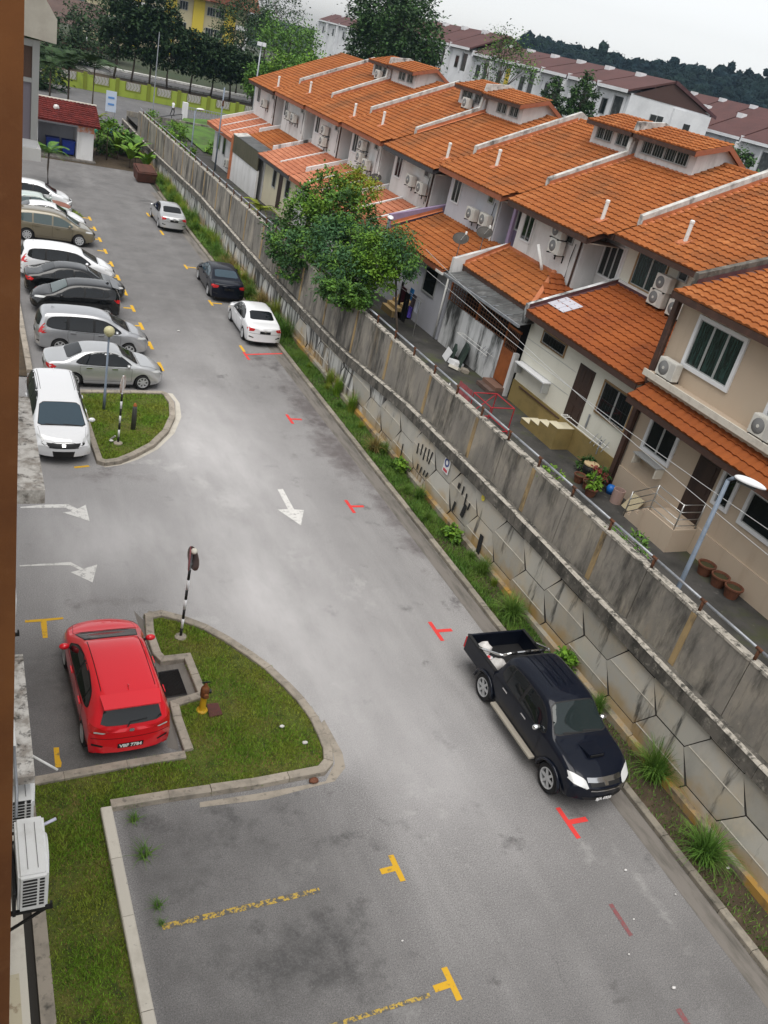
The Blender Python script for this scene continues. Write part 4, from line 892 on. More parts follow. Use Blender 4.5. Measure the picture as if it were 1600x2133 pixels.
# E to I: low kitchens
spec_k = {4: (18.95, 5.30, tile_p, white_wall, 2), 5: (18.9, 5.28, tile_p, white_wall, 2), 6: (18.85, 5.25, tile_p, pale_wall, 1), 7: (19.9, 5.35, tile_a, white_wall, 0), 8: (18.85, 4.9, tile_p, white_wall, 2)}
for i, (xe, ze, tm, wm, strips) in spec_k.items():
    H, T = houses[i], TI[i]; Y0, Y1 = YB[i] + .1, YB[i + 1] - .06; d = DR[i]; zt = ze + .36 * (22.39 - xe)
    xw = 19.5
    bx(H, 'kitchen_wall', (xw, Y0, 1.0), (22.39, Y1, ze + .1), wm)
    roof(H, T, xe, ze, 22.39, zt, Y0, Y1 + (.6 if i == 8 else 0), tm, tm, fascia=fascia_o if i != 6 else fascia_d)
    firewall(H, YB[i + 1] - .02, [(xe + 1.0, ze + .36 + .32), (22.6, zt + .34)], white_wall if i != 6 else mould_wall, .16, .3)
    for k in range(strips):
        y = lerp(Y0, Y1, (k + 1) / (strips + 1)); mb = MB(); mb.prism([(xe + .5, y - .07, ze + .28), (22.39, y - .07, zt + .12), (22.39, y - .07, zt - .02), (xe + .5, y - .07, ze + .1)], (0, .14, 0)); part('roof_strip', mb, white_wall, H, recalc=True)
    yz = yard_z(Y0)
    if i == 6:
        window(H, xw, 58.9, 59.6, 3.65, 4.75, alu, .04, 1, glass_dk); window(H, xw, 55.9, 56.7, 3.6, 4.75, alu, .04, 1, glass_dk); bx(H, 'door', (xw - .02, 57.5, yz + .3), (xw + .05, 58.3, 4.75), door_br)
    elif i == 7:
        bx(H, 'cladding', (18.95, Y0, 4.1), (19.02, Y1, 5.3), green_sheet); bx(H, 'yard_wall', (19.0, Y0, 1.2), (19.15, Y1, 4.09), white_wall)
        for k in range(5):
            a, b = lerp(Y0, Y1, k / 5), lerp(Y0, Y1, (k + 1) / 5) - .02; mb = MB(); mb.prism([(18.95, a, 5.32), (19.95, a, 5.52), (19.95, a, 5.55), (18.95, a, 5.35)], (0, b - a, 0)); part('awning_sheet', mb, corr_m if k < 4 else firewall_m, H, recalc=True)
        bx(H, 'post', (18.85, Y1 - .25, 1.5), (19.1, Y1 - .02, 5.2), flash_m)
    elif i == 8:
        window(H, xw, 72.6, 73.4, 3.1, 4.4, alu, .05, 1, glass_dk); bx(H, 'door', (xw - .02, 69.9, yz + .3), (xw + .05, 70.8, 4.3), door_br); window(H, xw, 74.4, 75.4, 3.2, 4.3, alu, .05, 1, M('lawn glimpse glass', (.10, .16, .03), .2))
    else:
        window(H, xw, Y0 + 1.0, Y0 + 2.2, 3.4, 4.6, white_frame, .06, 2, glass_dk); bx(H, 'door', (xw - .02, Y0 + 3.2, yz + .3), (xw + .05, Y0 + 4.1, 4.5), door_br)
bx(houses[8], 'end_wall', (22.4, 76.28, 1.0), (35, 76.5, 8.6), white_wall); bx(houses[8], 'end_wall', (19.5, 76.28, 1.0), (22.39, 76.5, 4.9), white_wall)
# party walls on the main roofs; every second one carries a pair of ridge dormers
def dormer(house, T, ya, yb, d, wins):
    z0 = main_z(27.5, d); mb = MB(); mb.prism([(27.5, ya, z0 - .3), (27.5, ya, z0 + 1.0), (28.7, ya, z0 + 1.42), (30.2, ya, z0 + .55), (30.2, ya, z0 - .6)], (0, yb - ya, 0)); part('dormer_wall', mb, white_wall, house, recalc=True)
    za = z0 + 1.05
    dd = Vector((28.75 - 27.05, 0, .50)); T.plane((27.05, yb + .05, za - .06), (0, -1, 0), dd, yb - ya + .35, dd.length, tile_a, tile_a1)
    ya2, yb2 = ya - .3, yb + .05
    mb = MB(); mb.prism([(27.08, ya2, za - .07), (28.75, ya2, za + .43), (28.75, ya2, za + .36), (27.08, ya2, za - .14)], (0, yb2 - ya2, 0)); part('dormer_roof', mb, tile_a, house, recalc=True)
    mb = MB(); mb.prism([(28.75, ya2, za + .44), (30.45, ya2, za - .55), (30.4, ya2, za - .62), (28.75, ya2, za + .37)], (0, yb2 - ya2, 0)); part('dormer_roof', mb, tile_a, house, recalc=True)
    mb = MB(); mb.prism([(27.05, ya2 - .03, za - .26), (28.75, ya2 - .03, za + .24), (30.45, ya2 - .03, za - .75), (30.45, ya2 - .03, za - .53), (28.75, ya2 - .03, za + .46), (27.05, ya2 - .03, za - .05)], (0, .04, 0)); part('bargeboard', mb, fascia_o, house, recalc=True)
    bx(house, 'fascia', (27.03, ya2, za - .24), (27.08, yb2, za - .07), fascia_m)
    bx(house, 'flashing', (27.36, ya - .12, z0 - .10), (27.49, yb, z0 + .05), flash_m)
    for a, b in wins:
        wn_ = window(house, 27.5, ya + a, ya + b, z0 + .30, z0 + .82, alu, .03, 2, glass_dk); bars(wn_, 27.43, ya + a, ya + b, z0 + .30, z0 + .82, max(3, int((b - a) / .16)), 1, alu, .009)
for i in range(2, 9):
    Y, d = YB[i], min(DR[i - 1], DR[i]); H = houses[i - 1]
    zz = lambda X: main_z(X, d)
    if i in (3, 5, 7):
        firewall(H, Y, [(23.45, zz(23.45) + .34), (27.1, zz(27.1) + .40), (27.25, zz(27.25) + 1.58), (28.7, zz(28.7) + 1.12), (30.4, zz(29) + .4)], firewall_m)
        dormer(H, TI[i - 1], Y - 4.05, Y - .12, DR[i - 1], [(.45, 2.0), (2.05, 3.55)] if i == 3 else [(.4, 1.3), (1.7, 2.7)])
        dormer(houses[i], TI[i], Y + .12, Y + 3.4, DR[i], [(.4, 1.3), (1.7, 2.9)])
    else:
        firewall(H, Y, [(23.45, zz(23.45) + .40), (RX, zz(RX) + .42), (31, zz(RX) - .4)], firewall_m)
    flashing(H, Y - .11, 23.5, zz(23.5) + .07, 28.9, zz(28.9) + .07, .17)
for k, (x, y, i) in enumerate([(23.6, 24.66, 1), (22.86, 28.64, 2), (23.24, 38.0, 3), (22.75, 42.1, 4), (22.9, 51.2, 5), (22.7, 55.3, 6), (23.0, 65.0, 7), (22.3, 70.3, 8)]):
    z = main_z(x, DR[i]); mb = MB(); mb.lathe([(.075, -.1), (.075, .66), (.09, .67), (.09, .75), (.06, .78)], (x, y, z + .03), 10); part('vent_pipe', mb, white_pvc, houses[i], smooth=False)
    mb = MB(); mb.prism([(x - .28, y - .2, z - .08), (x + .16, y - .2, z + .12), (x + .16, y + .22, z + .12), (x - .28, y + .22, z - .08)], (0, 0, .035)); part('pipe_flashing', mb, flash_m, houses[i], recalc=True)
for i in range(9): TI[i].flush(houses[i], (290, 300, 300, 260, 0, 0, 0, 0, 0)[i])
# air conditioners
ac(19.72, 19.28, 6.90, 'ac unit on the cream ledge left of the big white window'); ac(19.72, 15.2, 6.90, 'ac unit on the cream ledge cut by the right picture edge')
ac(23.1, 24.35, 8.32, 'upper ac unit of the stacked pair right of the green curtained window'); ac(23.1, 24.42, 7.74, 'lower ac unit of the stacked pair right of the green curtained window'); ac(23.1, 23.3, 7.70, 'single ac unit under the small dark window next to the brown eave')
ac(22.1, 30.05, 8.55, 'upper ac unit under the eave above the orange steel door house'); ac(22.1, 29.95, 7.95, 'lower ac unit with white pipe above the orange steel door house')
ac(22.1, 37.15, 7.45, 'left ac unit on the lilac trimmed bay'); ac(22.1, 35.85, 7.50, 'right ac unit on the lilac trimmed bay')
for i, ps in ((4, ((42.9, 7.35, 'right ac unit beside the white downpipe on the dark guttered bay'), (44.3, 7.45, 'left ac unit beside the white downpipe on the dark guttered bay'))),
              (5, ((51.7, 7.9, 'upper ac unit of the three on the bay behind the dark dish'), (51.7, 7.2, 'lower ac unit of the three on the bay behind the dark dish'), (50.6, 7.0, 'front ac unit of the three on the bay behind the dark dish'))),
              (6, ((58.4, 7.6, 'upper ac unit above the pink roof strip'), (58.4, 6.9, 'lower ac unit above the pink roof strip'))),
              (7, ((66.2, 7.3, 'left ac unit with a black hose on the white bay'), (65.0, 7.3, 'right ac unit with a black hose on the white bay'))), (8, ((72.6, 7.2, 'farthest ac unit on the end house bay'),))):
    for y, z, lb in ps: ac(22.1, y, z, lb)
ac(27.2, 49.5, main_z(27.2, .3) + .1, 'ac unit standing on the roof in front of the middle dormer'); ac(27.2, 63.2, main_z(27.2, .4) + .1, 'ac unit standing on the roof in front of the farthest dormer')
ac(19.3, 70.9, yard_z(70) + .5, 'ac unit low on the white wall of the end house')
# satellite dishes
def dish(x, y, z, label, tilt):
    t = thing('satellite_dish', label, 'satellite dish', (x, y, z), 0, 'dark satellite dishes on the low roofs')
    mb = MB(); mb.lathe([(.0, .0), (.15, .02), (.28, .07), (.36, .12), (.365, .13), (.28, .085), (.15, .035), (0, .015)], (0, 0, 0), 20); me = mb.mesh('reflector', dish_m, True); o = put('reflector', me, t, (0, 0, .75), (rad(tilt), rad(-25), 0))
    mb = MB(); mb.tube([(0, 0, 0), (0, 0, .55), (.03, 0, .74)], .022, 6); put('mast', mb.mesh('mast', galv, True), t)
    mb = MB(); mb.tube([(0, 0, .76), (.0, -.3, 1.12)], .012, 5); mb.lathe([(.05, 1.1), (.05, 1.2), (.02, 1.22)], (0, -.32, 0), 8); put('receiver', mb.mesh('receiver', white_pvc), t)
dish(20.0, 34.0, 6.35, 'dark satellite dish nearer the eave on the white parapet', 25); dish(21.1, 34.0, 6.75, 'dark satellite dish farther up the white parapet', 25); dish(21.9, 48.4, 6.1, 'dark satellite dish beside the white window ledge of a far bay', 25)
# ------------------------------------------------------------------ cars
def paint(name, col, metal=.0, rough=.32, layers=(), ior=1.7, ct=1.0, sp=.25):
    return M(name, col, rough, layers, metal=metal, coat=ct, spec=sp, coat_ior=ior)
P_white = paint('white car paint', (.74, .75, .77)); P_silver = paint('silver car paint', (.47, .48, .50), .65, .36); P_silver2 = paint('bright silver car paint', (.54, .55, .56), .6, .36)
P_black = paint('black car paint', (.006, .007, .008), 0, .3, (), 1.6, .9, .1); P_navy = paint('blue black car paint', (.005, .007, .014), 0, .3, (), 1.45, .55, .1); P_red = paint('red car paint', (.72, .010, .022), 0, .32, (), 1.5, 1.0, .2)
P_beige = paint('bronze car paint', (.17, .145, .095), .3, .36); P_mint = paint('faded mint car paint', (.42, .50, .47), 0, .5, [((.5, .55, .52), 2, .45, .7)]); P_rust = M('brown primer bonnet', (.22, .085, .055), .6, [((.16, .06, .04), 3, .45, .7)])
def chaikin(P, n=2, k=.22):
    for _ in range(n):
        Q = []
        for i in range(len(P)):
            a, b = P[i], P[(i + 1) % len(P)]; Q.append((lerp(a[0], b[0], k), lerp(a[1], b[1], k))); Q.append((lerp(a[0], b[0], 1 - k), lerp(a[1], b[1], 1 - k)))
        P = Q
    return P
def patch_mesh(name, bvh, P, plane, off, mat, step=.07, reach=None):
    """a panel cut to the outline P and laid on the body: seen from the side (x,z), the top (x,y), the front or the rear (y,z)"""
    E_ = []
    for i in range(len(P)):
        a, b = P[i], P[(i + 1) % len(P)]; n = max(1, int(hypot(b[0] - a[0], b[1] - a[1]) / step))
        E_ += [(lerp(a[0], b[0], k / n), lerp(a[1], b[1], k / n)) for k in range(n)]
    pts = [Vector(p) for p in E_]; ne = len(pts); edges = [(i, (i + 1) % ne) for i in range(ne)]
    xs = [p.x for p in pts]; ys = [p.y for p in pts]
    x = min(xs) + step * .6
    while x < max(xs):
        y = min(ys) + step * .6
        while y < max(ys):
            if in_poly(x, y, E_) and min((hypot(x - q[0], y - q[1]) for q in E_)) > step * .45: pts.append(Vector((x, y)))
            y += step
        x += step
    V2, _, F2, *_ = delaunay_2d_cdt(pts, edges, [], 1, 1e-5)
    V = []; ok = []
    for p in V2:
        if plane in ('L', 'R'): s_ = 1 if plane == 'L' else -1; o, d = Vector((p.x, 4 * s_, p.y)), Vector((0, -s_, 0))
        elif plane == 'T': o, d = Vector((p.x, p.y, 5)), Vector((0, 0, -1))
        elif plane == 'F': o, d = Vector((12, p.x, p.y)), Vector((-1, 0, 0))
        else: o, d = Vector((-6, p.x, p.y)), Vector((1, 0, 0))
        h, n, _, _ = bvh.ray_cast(o, d)
        if h is not None and reach is not None and abs(h.x - reach) > (.62 if plane == 'F' else .42): h = None
        if h is None: V.append((0, 0, 0)); ok.append(False); continue
        if n.dot(d) > 0: n = -n
        V.append(tuple(h + n * off)); ok.append(True)
    mb = MB(); mb.v = V; mb.f = [tuple(f) for f in F2 if all(ok[i] for i in f)]
    if not mb.f: return None
    me = mb.mesh(name, mat, True)
    bm = bmesh.new(); bm.from_mesh(me); bmesh.ops.delete(bm, geom=[v for v in bm.verts if not v.link_faces], context='VERTS')
    d0 = {'L': Vector((0, 1, 0)), 'R': Vector((0, -1, 0)), 'T': Vector((0, 0, 1)), 'F': Vector((1, 0, 0)), 'B': Vector((-1, 0, 0))}[plane]
    bmesh.ops.recalc_face_normals(bm, faces=bm.faces)
    bm.normal_update()
    if sum(f.normal.dot(d0) * f.calc_area() for f in bm.faces) < 0: bmesh.ops.reverse_faces(bm, faces=bm.faces)
    bm.to_mesh(me); bm.free(); return me
STY = {
 'sedan': dict(L=4.48, W=1.72, H=1.46, wb=2.60, ro=1.0, R=.315, clear=.20,
   top=[(0, .86), (.04, .96), (.3, 1.02), (.62, 1.05), (.8, 1.12), (1.35, 1.385), (1.9, 1.455), (2.35, 1.45), (2.75, 1.37), (3.42, 1.0), (3.95, .90), (4.3, .77), (4.48, .60)],
   belt=[(0, .80), (.5, .94), (1.2, .955), (3.2, .90), (3.5, .90), (4.2, .72), (4.48, .54)],
   dlo=[(.98, 1.0), (1.4, 1.27), (1.75, 1.365), (2.3, 1.385), (2.68, 1.30), (3.24, .955), (2.2, .955)], split=[(1.30, 1.33), (2.12, 2.19)],
   wind=[(2.80, -.55), (3.36, -.66), (3.38, .66), (2.80, .55)], rearT=[(.78, -.60), (1.32, -.54), (1.32, .54), (.78, .60)], hood=[(3.46, -.70), (4.34, -.60), (4.34, .60), (3.46, .70)],
   head=[(.50, .66), (.80, .72), (.84, .80), (.66, .79), (.48, .72)], tail=[(.84, .92), (.50, .90), (.56, .78), (.84, .74)], grille=[(-.42, .70), (.42, .70), (.36, .60), (-.36, .60)], plate_r=(.0, .74), plate_f=(0, .42), intake=[(-.5, .44), (.5, .44), (.42, .30), (-.42, .30)], mirror=(3.0, 1.0), handles=((1.55, .85), (2.5, .84)), doors=[(1.22, 2.17), (2.17, 3.15)]),
 'hatch': dict(L=3.90, W=1.735, H=1.51, wb=2.50, ro=.68, R=.30, clear=.21,
   top=[(0, .84), (.03, .98), (.10, 1.12), (.24, 1.36), (.33, 1.44), (.6, 1.49), (1.3, 1.515), (1.9, 1.49), (2.35, 1.39), (3.05, 1.02), (3.4, .95), (3.75, .82), (3.9, .62)],
   belt=[(0, .78), (.2, .98), (.8, 1.0), (2.7, .92), (3.05, .92), (3.6, .77), (3.9, .55)],
   dlo=[(.52, 1.08), (.72, 1.33), (1.2, 1.40), (1.85, 1.38), (2.3, 1.27), (2.88, .96), (1.6, .985)], split=[(.84, .88), (1.62, 1.70)],
   wind=[(2.38, -.54), (3.02, -.66), (3.04, .66), (2.38, .54)], rearB=[(-.62, 1.00), (.62, 1.00), (.53, 1.33), (-.53, 1.33)], hood=[(3.10, -.70), (3.78, -.60), (3.78, .60), (3.10, .70)],
   head=[(.48, .72), (.82, .80), (.85, .90), (.66, .86), (.46, .79)], tail=[(.86, 1.0), (.66, .96), (.42, .86), (.56, .80), (.86, .82)], tailc=[(.72, .87), (.50, .845), (.56, .815), (.74, .835)], grille=[(-.36, .72), (.36, .72), (.3, .62), (-.3, .62)], plate_r=(0, .47), plate_f=(0, .42), intake=[(-.5, .46), (.5, .46), (.42, .28), (-.42, .28)], mirror=(2.66, 1.02), handles=((1.05, .90), (2.05, .88)), doors=[(.82, 1.66), (1.66, 2.72)], spoiler=(.22, 1.42)),
 'mpv': dict(L=4.58, W=1.76, H=1.70, wb=2.75, ro=.92, R=.325, clear=.20,
   top=[(0, .84), (.03, 1.02), (.12, 1.28), (.24, 1.52), (.4, 1.62), (1.3, 1.685), (2.1, 1.67), (2.6, 1.60), (2.95, 1.48), (3.7, 1.07), (4.1, .97), (4.42, .80), (4.58, .62)],
   belt=[(0, .80), (.2, 1.0), (1.0, 1.02), (3.1, .96), (3.6, .95), (4.3, .74), (4.58, .56)],
   dlo=[(.36, 1.08), (.48, 1.46), (1.2, 1.53), (2.1, 1.52), (2.75, 1.42), (3.5, .99), (2.0, 1.02)], split=[(1.16, 1.25), (2.18, 2.27)],
   wind=[(2.98, -.56), (3.66, -.68), (3.68, .68), (2.98, .56)], rearB=[(-.64, 1.08), (.64, 1.08), (.56, 1.46), (-.56, 1.46)], hood=[(3.74, -.70), (4.44, -.60), (4.44, .60), (3.74, .70)],
   head=[(.46, .72), (.82, .82), (.86, .92), (.68, .87), (.46, .80)], tail=[(.85, 1.46), (.74, 1.46), (.72, 1.05), (.70, .84), (.86, .84)], grille=[(-.4, .74), (.4, .74), (.34, .62), (-.34, .62)], plate_r=(0, .75), plate_f=(0, .42), intake=[(-.5, .46), (.5, .46), (.42, .28), (-.42, .28)], mirror=(3.12, 1.08), handles=((1.4, .92), (2.5, .90)), doors=[(1.2, 2.22), (2.22, 3.3)]),
 'pickup': dict(L=5.26, W=1.80, H=1.80, wb=3.085, ro=1.25, R=.375, clear=.42,
   top=[(1.50, 1.10), (1.53, 1.36), (1.62, 1.66), (1.8, 1.76), (2.4, 1.80), (3.1, 1.785), (3.36, 1.73), (4.0, 1.26), (4.5, 1.18), (4.95, 1.06), (5.26, .86)],
   belt=[(1.5, 1.05), (2.0, 1.13), (3.6, 1.12), (4.0, 1.12), (4.9, 1.0), (5.26, .80)],
   dlo=[(1.72, 1.18), (1.80, 1.56), (2.2, 1.63), (3.1, 1.62), (3.36, 1.55), (3.86, 1.15), (2.8, 1.15)], split=[(1.98, 2.04), (2.60, 2.70)],
   wind=[(3.38, -.60), (3.94, -.72), (3.96, .72), (3.38, .60)], rearB=[(-.6, 1.2), (.6, 1.2), (.54, 1.58), (-.54, 1.58)], hood=[(4.02, -.76), (5.08, -.66), (5.08, .66), (4.02, .76)],
   head=[(.44, .84), (.80, .90), (.88, 1.03), (.72, 1.05), (.48, .98)], tail=None, grille=[(-.42, .98), (.42, .98), (.38, .78), (-.38, .78)], plate_r=None, plate_f=(0, .56), intake=[(-.55, .60), (.55, .60), (.45, .48), (-.45, .48)], mirror=(3.55, 1.22), handles=((2.1, 1.02), (2.98, 1.01)), doors=[(1.62, 2.65), (2.65, 3.68)]),
}
WHEEL = {}
def wheel_parts(R, wd=.20, spokes=6):
    if (R, spokes) in WHEEL: return WHEEL[(R, spokes)]
    mb = MB(); rr = R * .66; mb.lathe([(rr, -wd / 2), (R * .9, -wd / 2), (R * .98, -wd * .36), (R, 0), (R * .98, wd * .36), (R * .9, wd / 2), (rr, wd / 2)], n=28, axis='y'); mb.f = mb.f[:-2]; tm = mb.mesh('tyre', tyre_m, True)
    mb = MB(); mb.lathe([(rr, wd * .1), (rr + .004, wd / 2 + .004), (rr - .025, wd / 2 + .004), (rr - .03, wd * .1)], n=28, axis='y'); mb.f = mb.f[:-2]
    for k in range(spokes):
        a = 2 * pi * k / spokes; c_, s_ = cos(a), sin(a); h1, h2 = .035, .028; q = [(.03, -h1), (rr - .02, -h2), (rr - .02, h2), (.03, h1)]
        mb.prism([(x * c_ - y * s_, wd / 2 - .035, x * s_ + y * c_) for x, y in q], (0, .03, 0))
    mb.lathe([(.0, wd / 2 - .04), (.06, wd / 2 - .04), (.055, wd / 2 + .0), (.0, wd / 2 + .003)], n=12, axis='y'); rm = mb.mesh('rim', rim_m)
    mb = MB(); mb.lathe([(.0, -wd / 2 + .01), (rr, -wd / 2 + .01), (rr, wd * .12), (0, wd * .12)], n=20, axis='y'); dm_ = mb.mesh('brake', black_m)
    WHEEL[(R, spokes)] = (tm, rm, dm_); return WHEEL[(R, spokes)]
def car(name, sty, mat, label, cat, pos, heading, group, over=None, plate=None, glass=car_glass, windglass=None, roofm=None, hoodm=None, spokes=6, rails=False, trim=True):
    s = dict(STY[sty]); s.update(over or {})
    L_, W2, wb, ro, R_, cl = s['L'], s['W'] / 2, s['wb'], s['ro'], s['R'], s['clear']
    x0 = 1.50 if sty == 'pickup' else 0.0
    t = thing(name, label, cat, (pos[0], pos[1], 0), rad(heading), group)
    xs = [x0 + .0]; 
    while xs[-1] < L_ - .02: xs.append(xs[-1] + (.02 if (xs[-1] - x0 < .3 or L_ - xs[-1] < .2) else .045))
    xs[-1] = L_
    ax = (ro, ro + wb); ra = R_ + .055
    def bottom(x):
        z = cl + (.10 * max(0, (x - (L_ - .5)) / .5) ** 2) + .08 * max(0, (.45 - (x - 0)) / .45) ** 2
        for a in ax:
            if abs(x - a) < ra: z = max(z, R_ - .02 + sqrt(ra * ra - (x - a) ** 2))
        return z
    def plan(x):
        w_ = W2
        w_ *= 1 - .05 * max(0, (x - L_ * .72) / (L_ * .28)) ** 2 - .04 * max(0, (L_ * .25 - x) / (L_ * .25)) ** 2 * (sty != 'pickup'); return w_
    V = []; rows = None
    for x in xs:
        tp, bl, w_, zb = interp(s['top'], x), interp(s['belt'], x), plan(x), bottom(x)
        bl = min(bl, tp - .035); h = tp - bl; z0 = cl; sec = []
        def ys(z): r = min(1, max(0, (z - z0) / (bl - z0))); return w_ * (1 - .07 * (1 - r) ** 3 - .03 * r ** 5)
        zb = min(zb, bl - .08)
        sec.append((ys(zb) - .10, zb + .0)); sec.append((ys(zb), zb))
        for f in (.10, .26, .44, .60, .74, .86, .94, 1.0): z = lerp(zb, bl, f); sec.append((ys(z), z))
        k = min(1, h / .42); wr = w_ * (.955 - .215 * k); wB = w_ * .962
        sec.append((lerp(wB, wr, .12) , bl + h * (.16 if k > .5 else .3)))
        sec.append((lerp(wB, wr, .5), bl + h * .52)); sec.append((lerp(wB, wr, .88), bl + h * .80)); sec.append((wr - .035, bl + h * .905)); sec.append((wr - .11, bl + h * .957)); sec.append((wr * .66, bl + h * .985)); sec.append((wr * .33, bl + h * .996)); sec.append((0, tp))
        rows = len(sec); V += [(x, y, z) for y, z in sec]
    def deform(p):
        x, y, z = p; f = max(0, (x - (L_ - .95)) / .95); f = f * f * (3 - 2 * f); g = max(0, (.7 - (x - x0)) / .7); g = g * g * (3 - 2 * g)
        u = min(1.1, abs(y) / W2)
        x -= .30 * u ** 2.4 * f
        if sty != 'pickup': x += .17 * u ** 3 * g
        x -= .05 * f * max(0, (.45 - z) / .3) ; return (x - ro, y, z)
    n = len(xs); VV = [deform(p) for p in V] + [deform((x, -y, z)) for x, y, z in V]; Fc = []
    o2 = len(V)
    for i in range(n - 1):
        for j in range(rows - 1):
            a = i * rows + j; Fc.append((a, a + rows, a + rows + 1, a + 1)); b = a + o2; Fc.append((b, b + 1, b + rows + 1, b + rows))
    # closing faces of nose and tail, cut by a crown line so they round off
    for i, sg in ((0, 1), (n - 1, -1)):
        base = i * rows; cx = xs[i]
        mids = []
        for j in range(1, rows - 1):
            y, z = V[base + j][1], V[base + j][2]; ms = []
            for f in (.66, .33, 0, -.33, -.66): VV.append(deform((cx, y * f, z))); ms.append(len(VV) - 1)
            mids.append([base + j] + ms + [o2 + base + j])
        mids.append([base + rows - 1] * 6 + [o2 + base + rows - 1])
        for r0, r1 in zip(mids, mids[1:]):
            for q in range(6):
                f = (r0[q], r0[q + 1], r1[q + 1], r1[q]); f = tuple(dict.fromkeys(f))
                if len(f) > 2: Fc.append(f if sg < 0 else f[::-1])
    me = bpy.data.meshes.new('body'); me.from_pydata(VV, [], Fc); me.materials.append(mat)
    bm = bmesh.new(); bm.from_mesh(me); bmesh.ops.remove_doubles(bm, verts=bm.verts, dist=.0008); bmesh.ops.recalc_face_normals(bm, faces=bm.faces); bm.to_mesh(me)
    bvh = BVHTree.FromBMesh(bm); bm.free(); me.polygons.foreach_set('use_smooth', [True] * len(me.polygons)); me.update()
    body = put('body', me, t)
    sh = lambda P: [(x - ro, z) for x, z in P]
    def pt(nm, P, plane, off, m_, parent=t, lb=None, step=.07):
        mm = patch_mesh(nm, bvh, P, plane, off, m_, step, (L_ - ro if plane == 'F' else (x0 - ro if nm in ('tail_light', 'reflector') else None)))
        if mm is None: return None
        o = put(nm, mm, parent)
        if lb: o['label'] = lb
        return o
    mirror_y = lambda P: [(-a, b) for a, b in P][::-1]
    # glass
    D = s['dlo']; rub = black_m
    cuts = [min(p[0] for p in D)] + [c_ for sp in s['split'] for c_ in sp] + [max(p[0] for p in D)]
    for sd in ('L', 'R'):
        if trim: pt('window_trim', sh(chaikin([(x + (.02 if x > 2 else -.03), z + (.03 if z > 1.2 else -.025)) for x, z in D], 2, .2)), sd, .004, rub)
        Ds = chaikin(D, 2, .2)
        for k in range(0, len(cuts), 2):
            a, b = cuts[k], cuts[k + 1]; Q = clip(clip(Ds, lambda p: p[0] - a), lambda p: b - p[0])
            if len(Q) > 2: pt('window', sh(Q), sd, .010, glass)
        for (da, db) in s['doors']:
            zb_ = cl + .13; bl_ = lambda x: interp(s['belt'], x) - .035
            P = [(da, zb_), (db, zb_), (db, bl_(db)), (da, bl_(da))]
            if abs(da - ax[0]) < ra + .05: P = [(max(da, ax[0] + ra + .02), zb_), (db, zb_), (db, bl_(db)), (da, bl_(da)), (da, R_ + ra)]
            if abs(db - ax[1]) < ra + .05: P = [(da, zb_), (min(db, ax[1] - ra - .02), zb_), (db, R_ + ra * .9), (db, bl_(db)), (da, bl_(da))]
            pt('door_gap', sh(shrink(P, -.004)), sd, .0035, seam_m)
            d_ = pt('door', sh(shrink(P, .006)), sd, .0065, mat)
            hx = [h for h in s['handles'] if da < h[0] < db]
            if hx and d_:
                hx, hz = hx[0]; hz = min(hz, interp(s['belt'], hx) - .08); sg = 1 if sd == 'L' else -1; hy = sg * (plan(hx) * .985 + .012)
                mb = MB(); mb.prism([(hx - ro - .11, hy, hz - .018), (hx - ro + .11, hy, hz - .018), (hx - ro + .10, hy, hz + .022), (hx - ro - .10, hy, hz + .022)], (0, sg * .028, 0)); put('handle', mb.mesh('handle', s.get('handle_m', mat), recalc=True), d_)
        mx, mz = s['mirror']; sg = 1 if sd == 'L' else -1
        bm = bmesh.new(); bmesh.ops.create_icosphere(bm, subdivisions=2, radius=1); bmesh.ops.scale(bm, vec=(.075, .115, .075), verts=bm.verts); bmesh.ops.translate(bm, vec=(mx - ro, sg * (W2 + .075), mz), verts=bm.verts)
        m_ = bpy.data.meshes.new('mirror'); bm.to_mesh(m_); bm.free(); m_.materials.append(s.get('mirror_m', mat)); m_.polygons.foreach_set('use_smooth', [True] * len(m_.polygons)); mo = put('mirror', m_, t)
        mb = MB(); mb.box((mx - ro - .03, sg * (W2 - .12), mz - .05), (mx - ro + .03, sg * (W2 + .02), mz - .02)); put('mirror_arm', mb.mesh('mirror_arm', black_m), mo)
    pt('windscreen_trim', [(x - ro, y) for x, y in chaikin([(lerp(a, 3, -.0) + (.03 if k in (1, 2) else -.03), b * 1.035) for k, (a, b) in enumerate(s['wind'])], 1, .08)], 'T', .004, rub)
    pt('windscreen', [(x - ro, y) for x, y in chaikin(s['wind'], 1, .08)], 'T', .010, windglass or glass)
    wx = max(p[0] for p in s['wind']) - ro
    for a, b in ((.05, -.5), (.55, .05)):
        mm = patch_mesh('wiper', bvh, [(wx - .02, b), (wx - .05, b), (wx - .01, a), (wx + .015, a)], 'T', .018, black_m)
        if mm: put('wiper', mm, t)
    if 'rearT' in s: pt('rear_window', [(x - ro, y) for x, y in chaikin(s['rearT'], 1, .1)], 'T', .009, glass)
    if 'rearB' in s:
        pt('rear_window', chaikin(s['rearB'], 1, .1), 'B', .009, glass)
        if sty in ('hatch', 'mpv'):
            zz = min(p[1] for p in s['rearB']); pt('rear_wiper', [(-.3, zz + .05), (.02, zz + .03), (.08, zz - .05), (.11, zz - .04), (.04, zz + .05), (-.3, zz + .07)], 'B', .02, black_m)
    # bonnet, lamps, grille, plates
    Hd = [(x - ro, y) for x, y in s['hood']]
    pt('bonnet_gap', Hd, 'T', .0035, seam_m); pt('bonnet', shrink(Hd, .008), 'T', .0065, hoodm or mat)
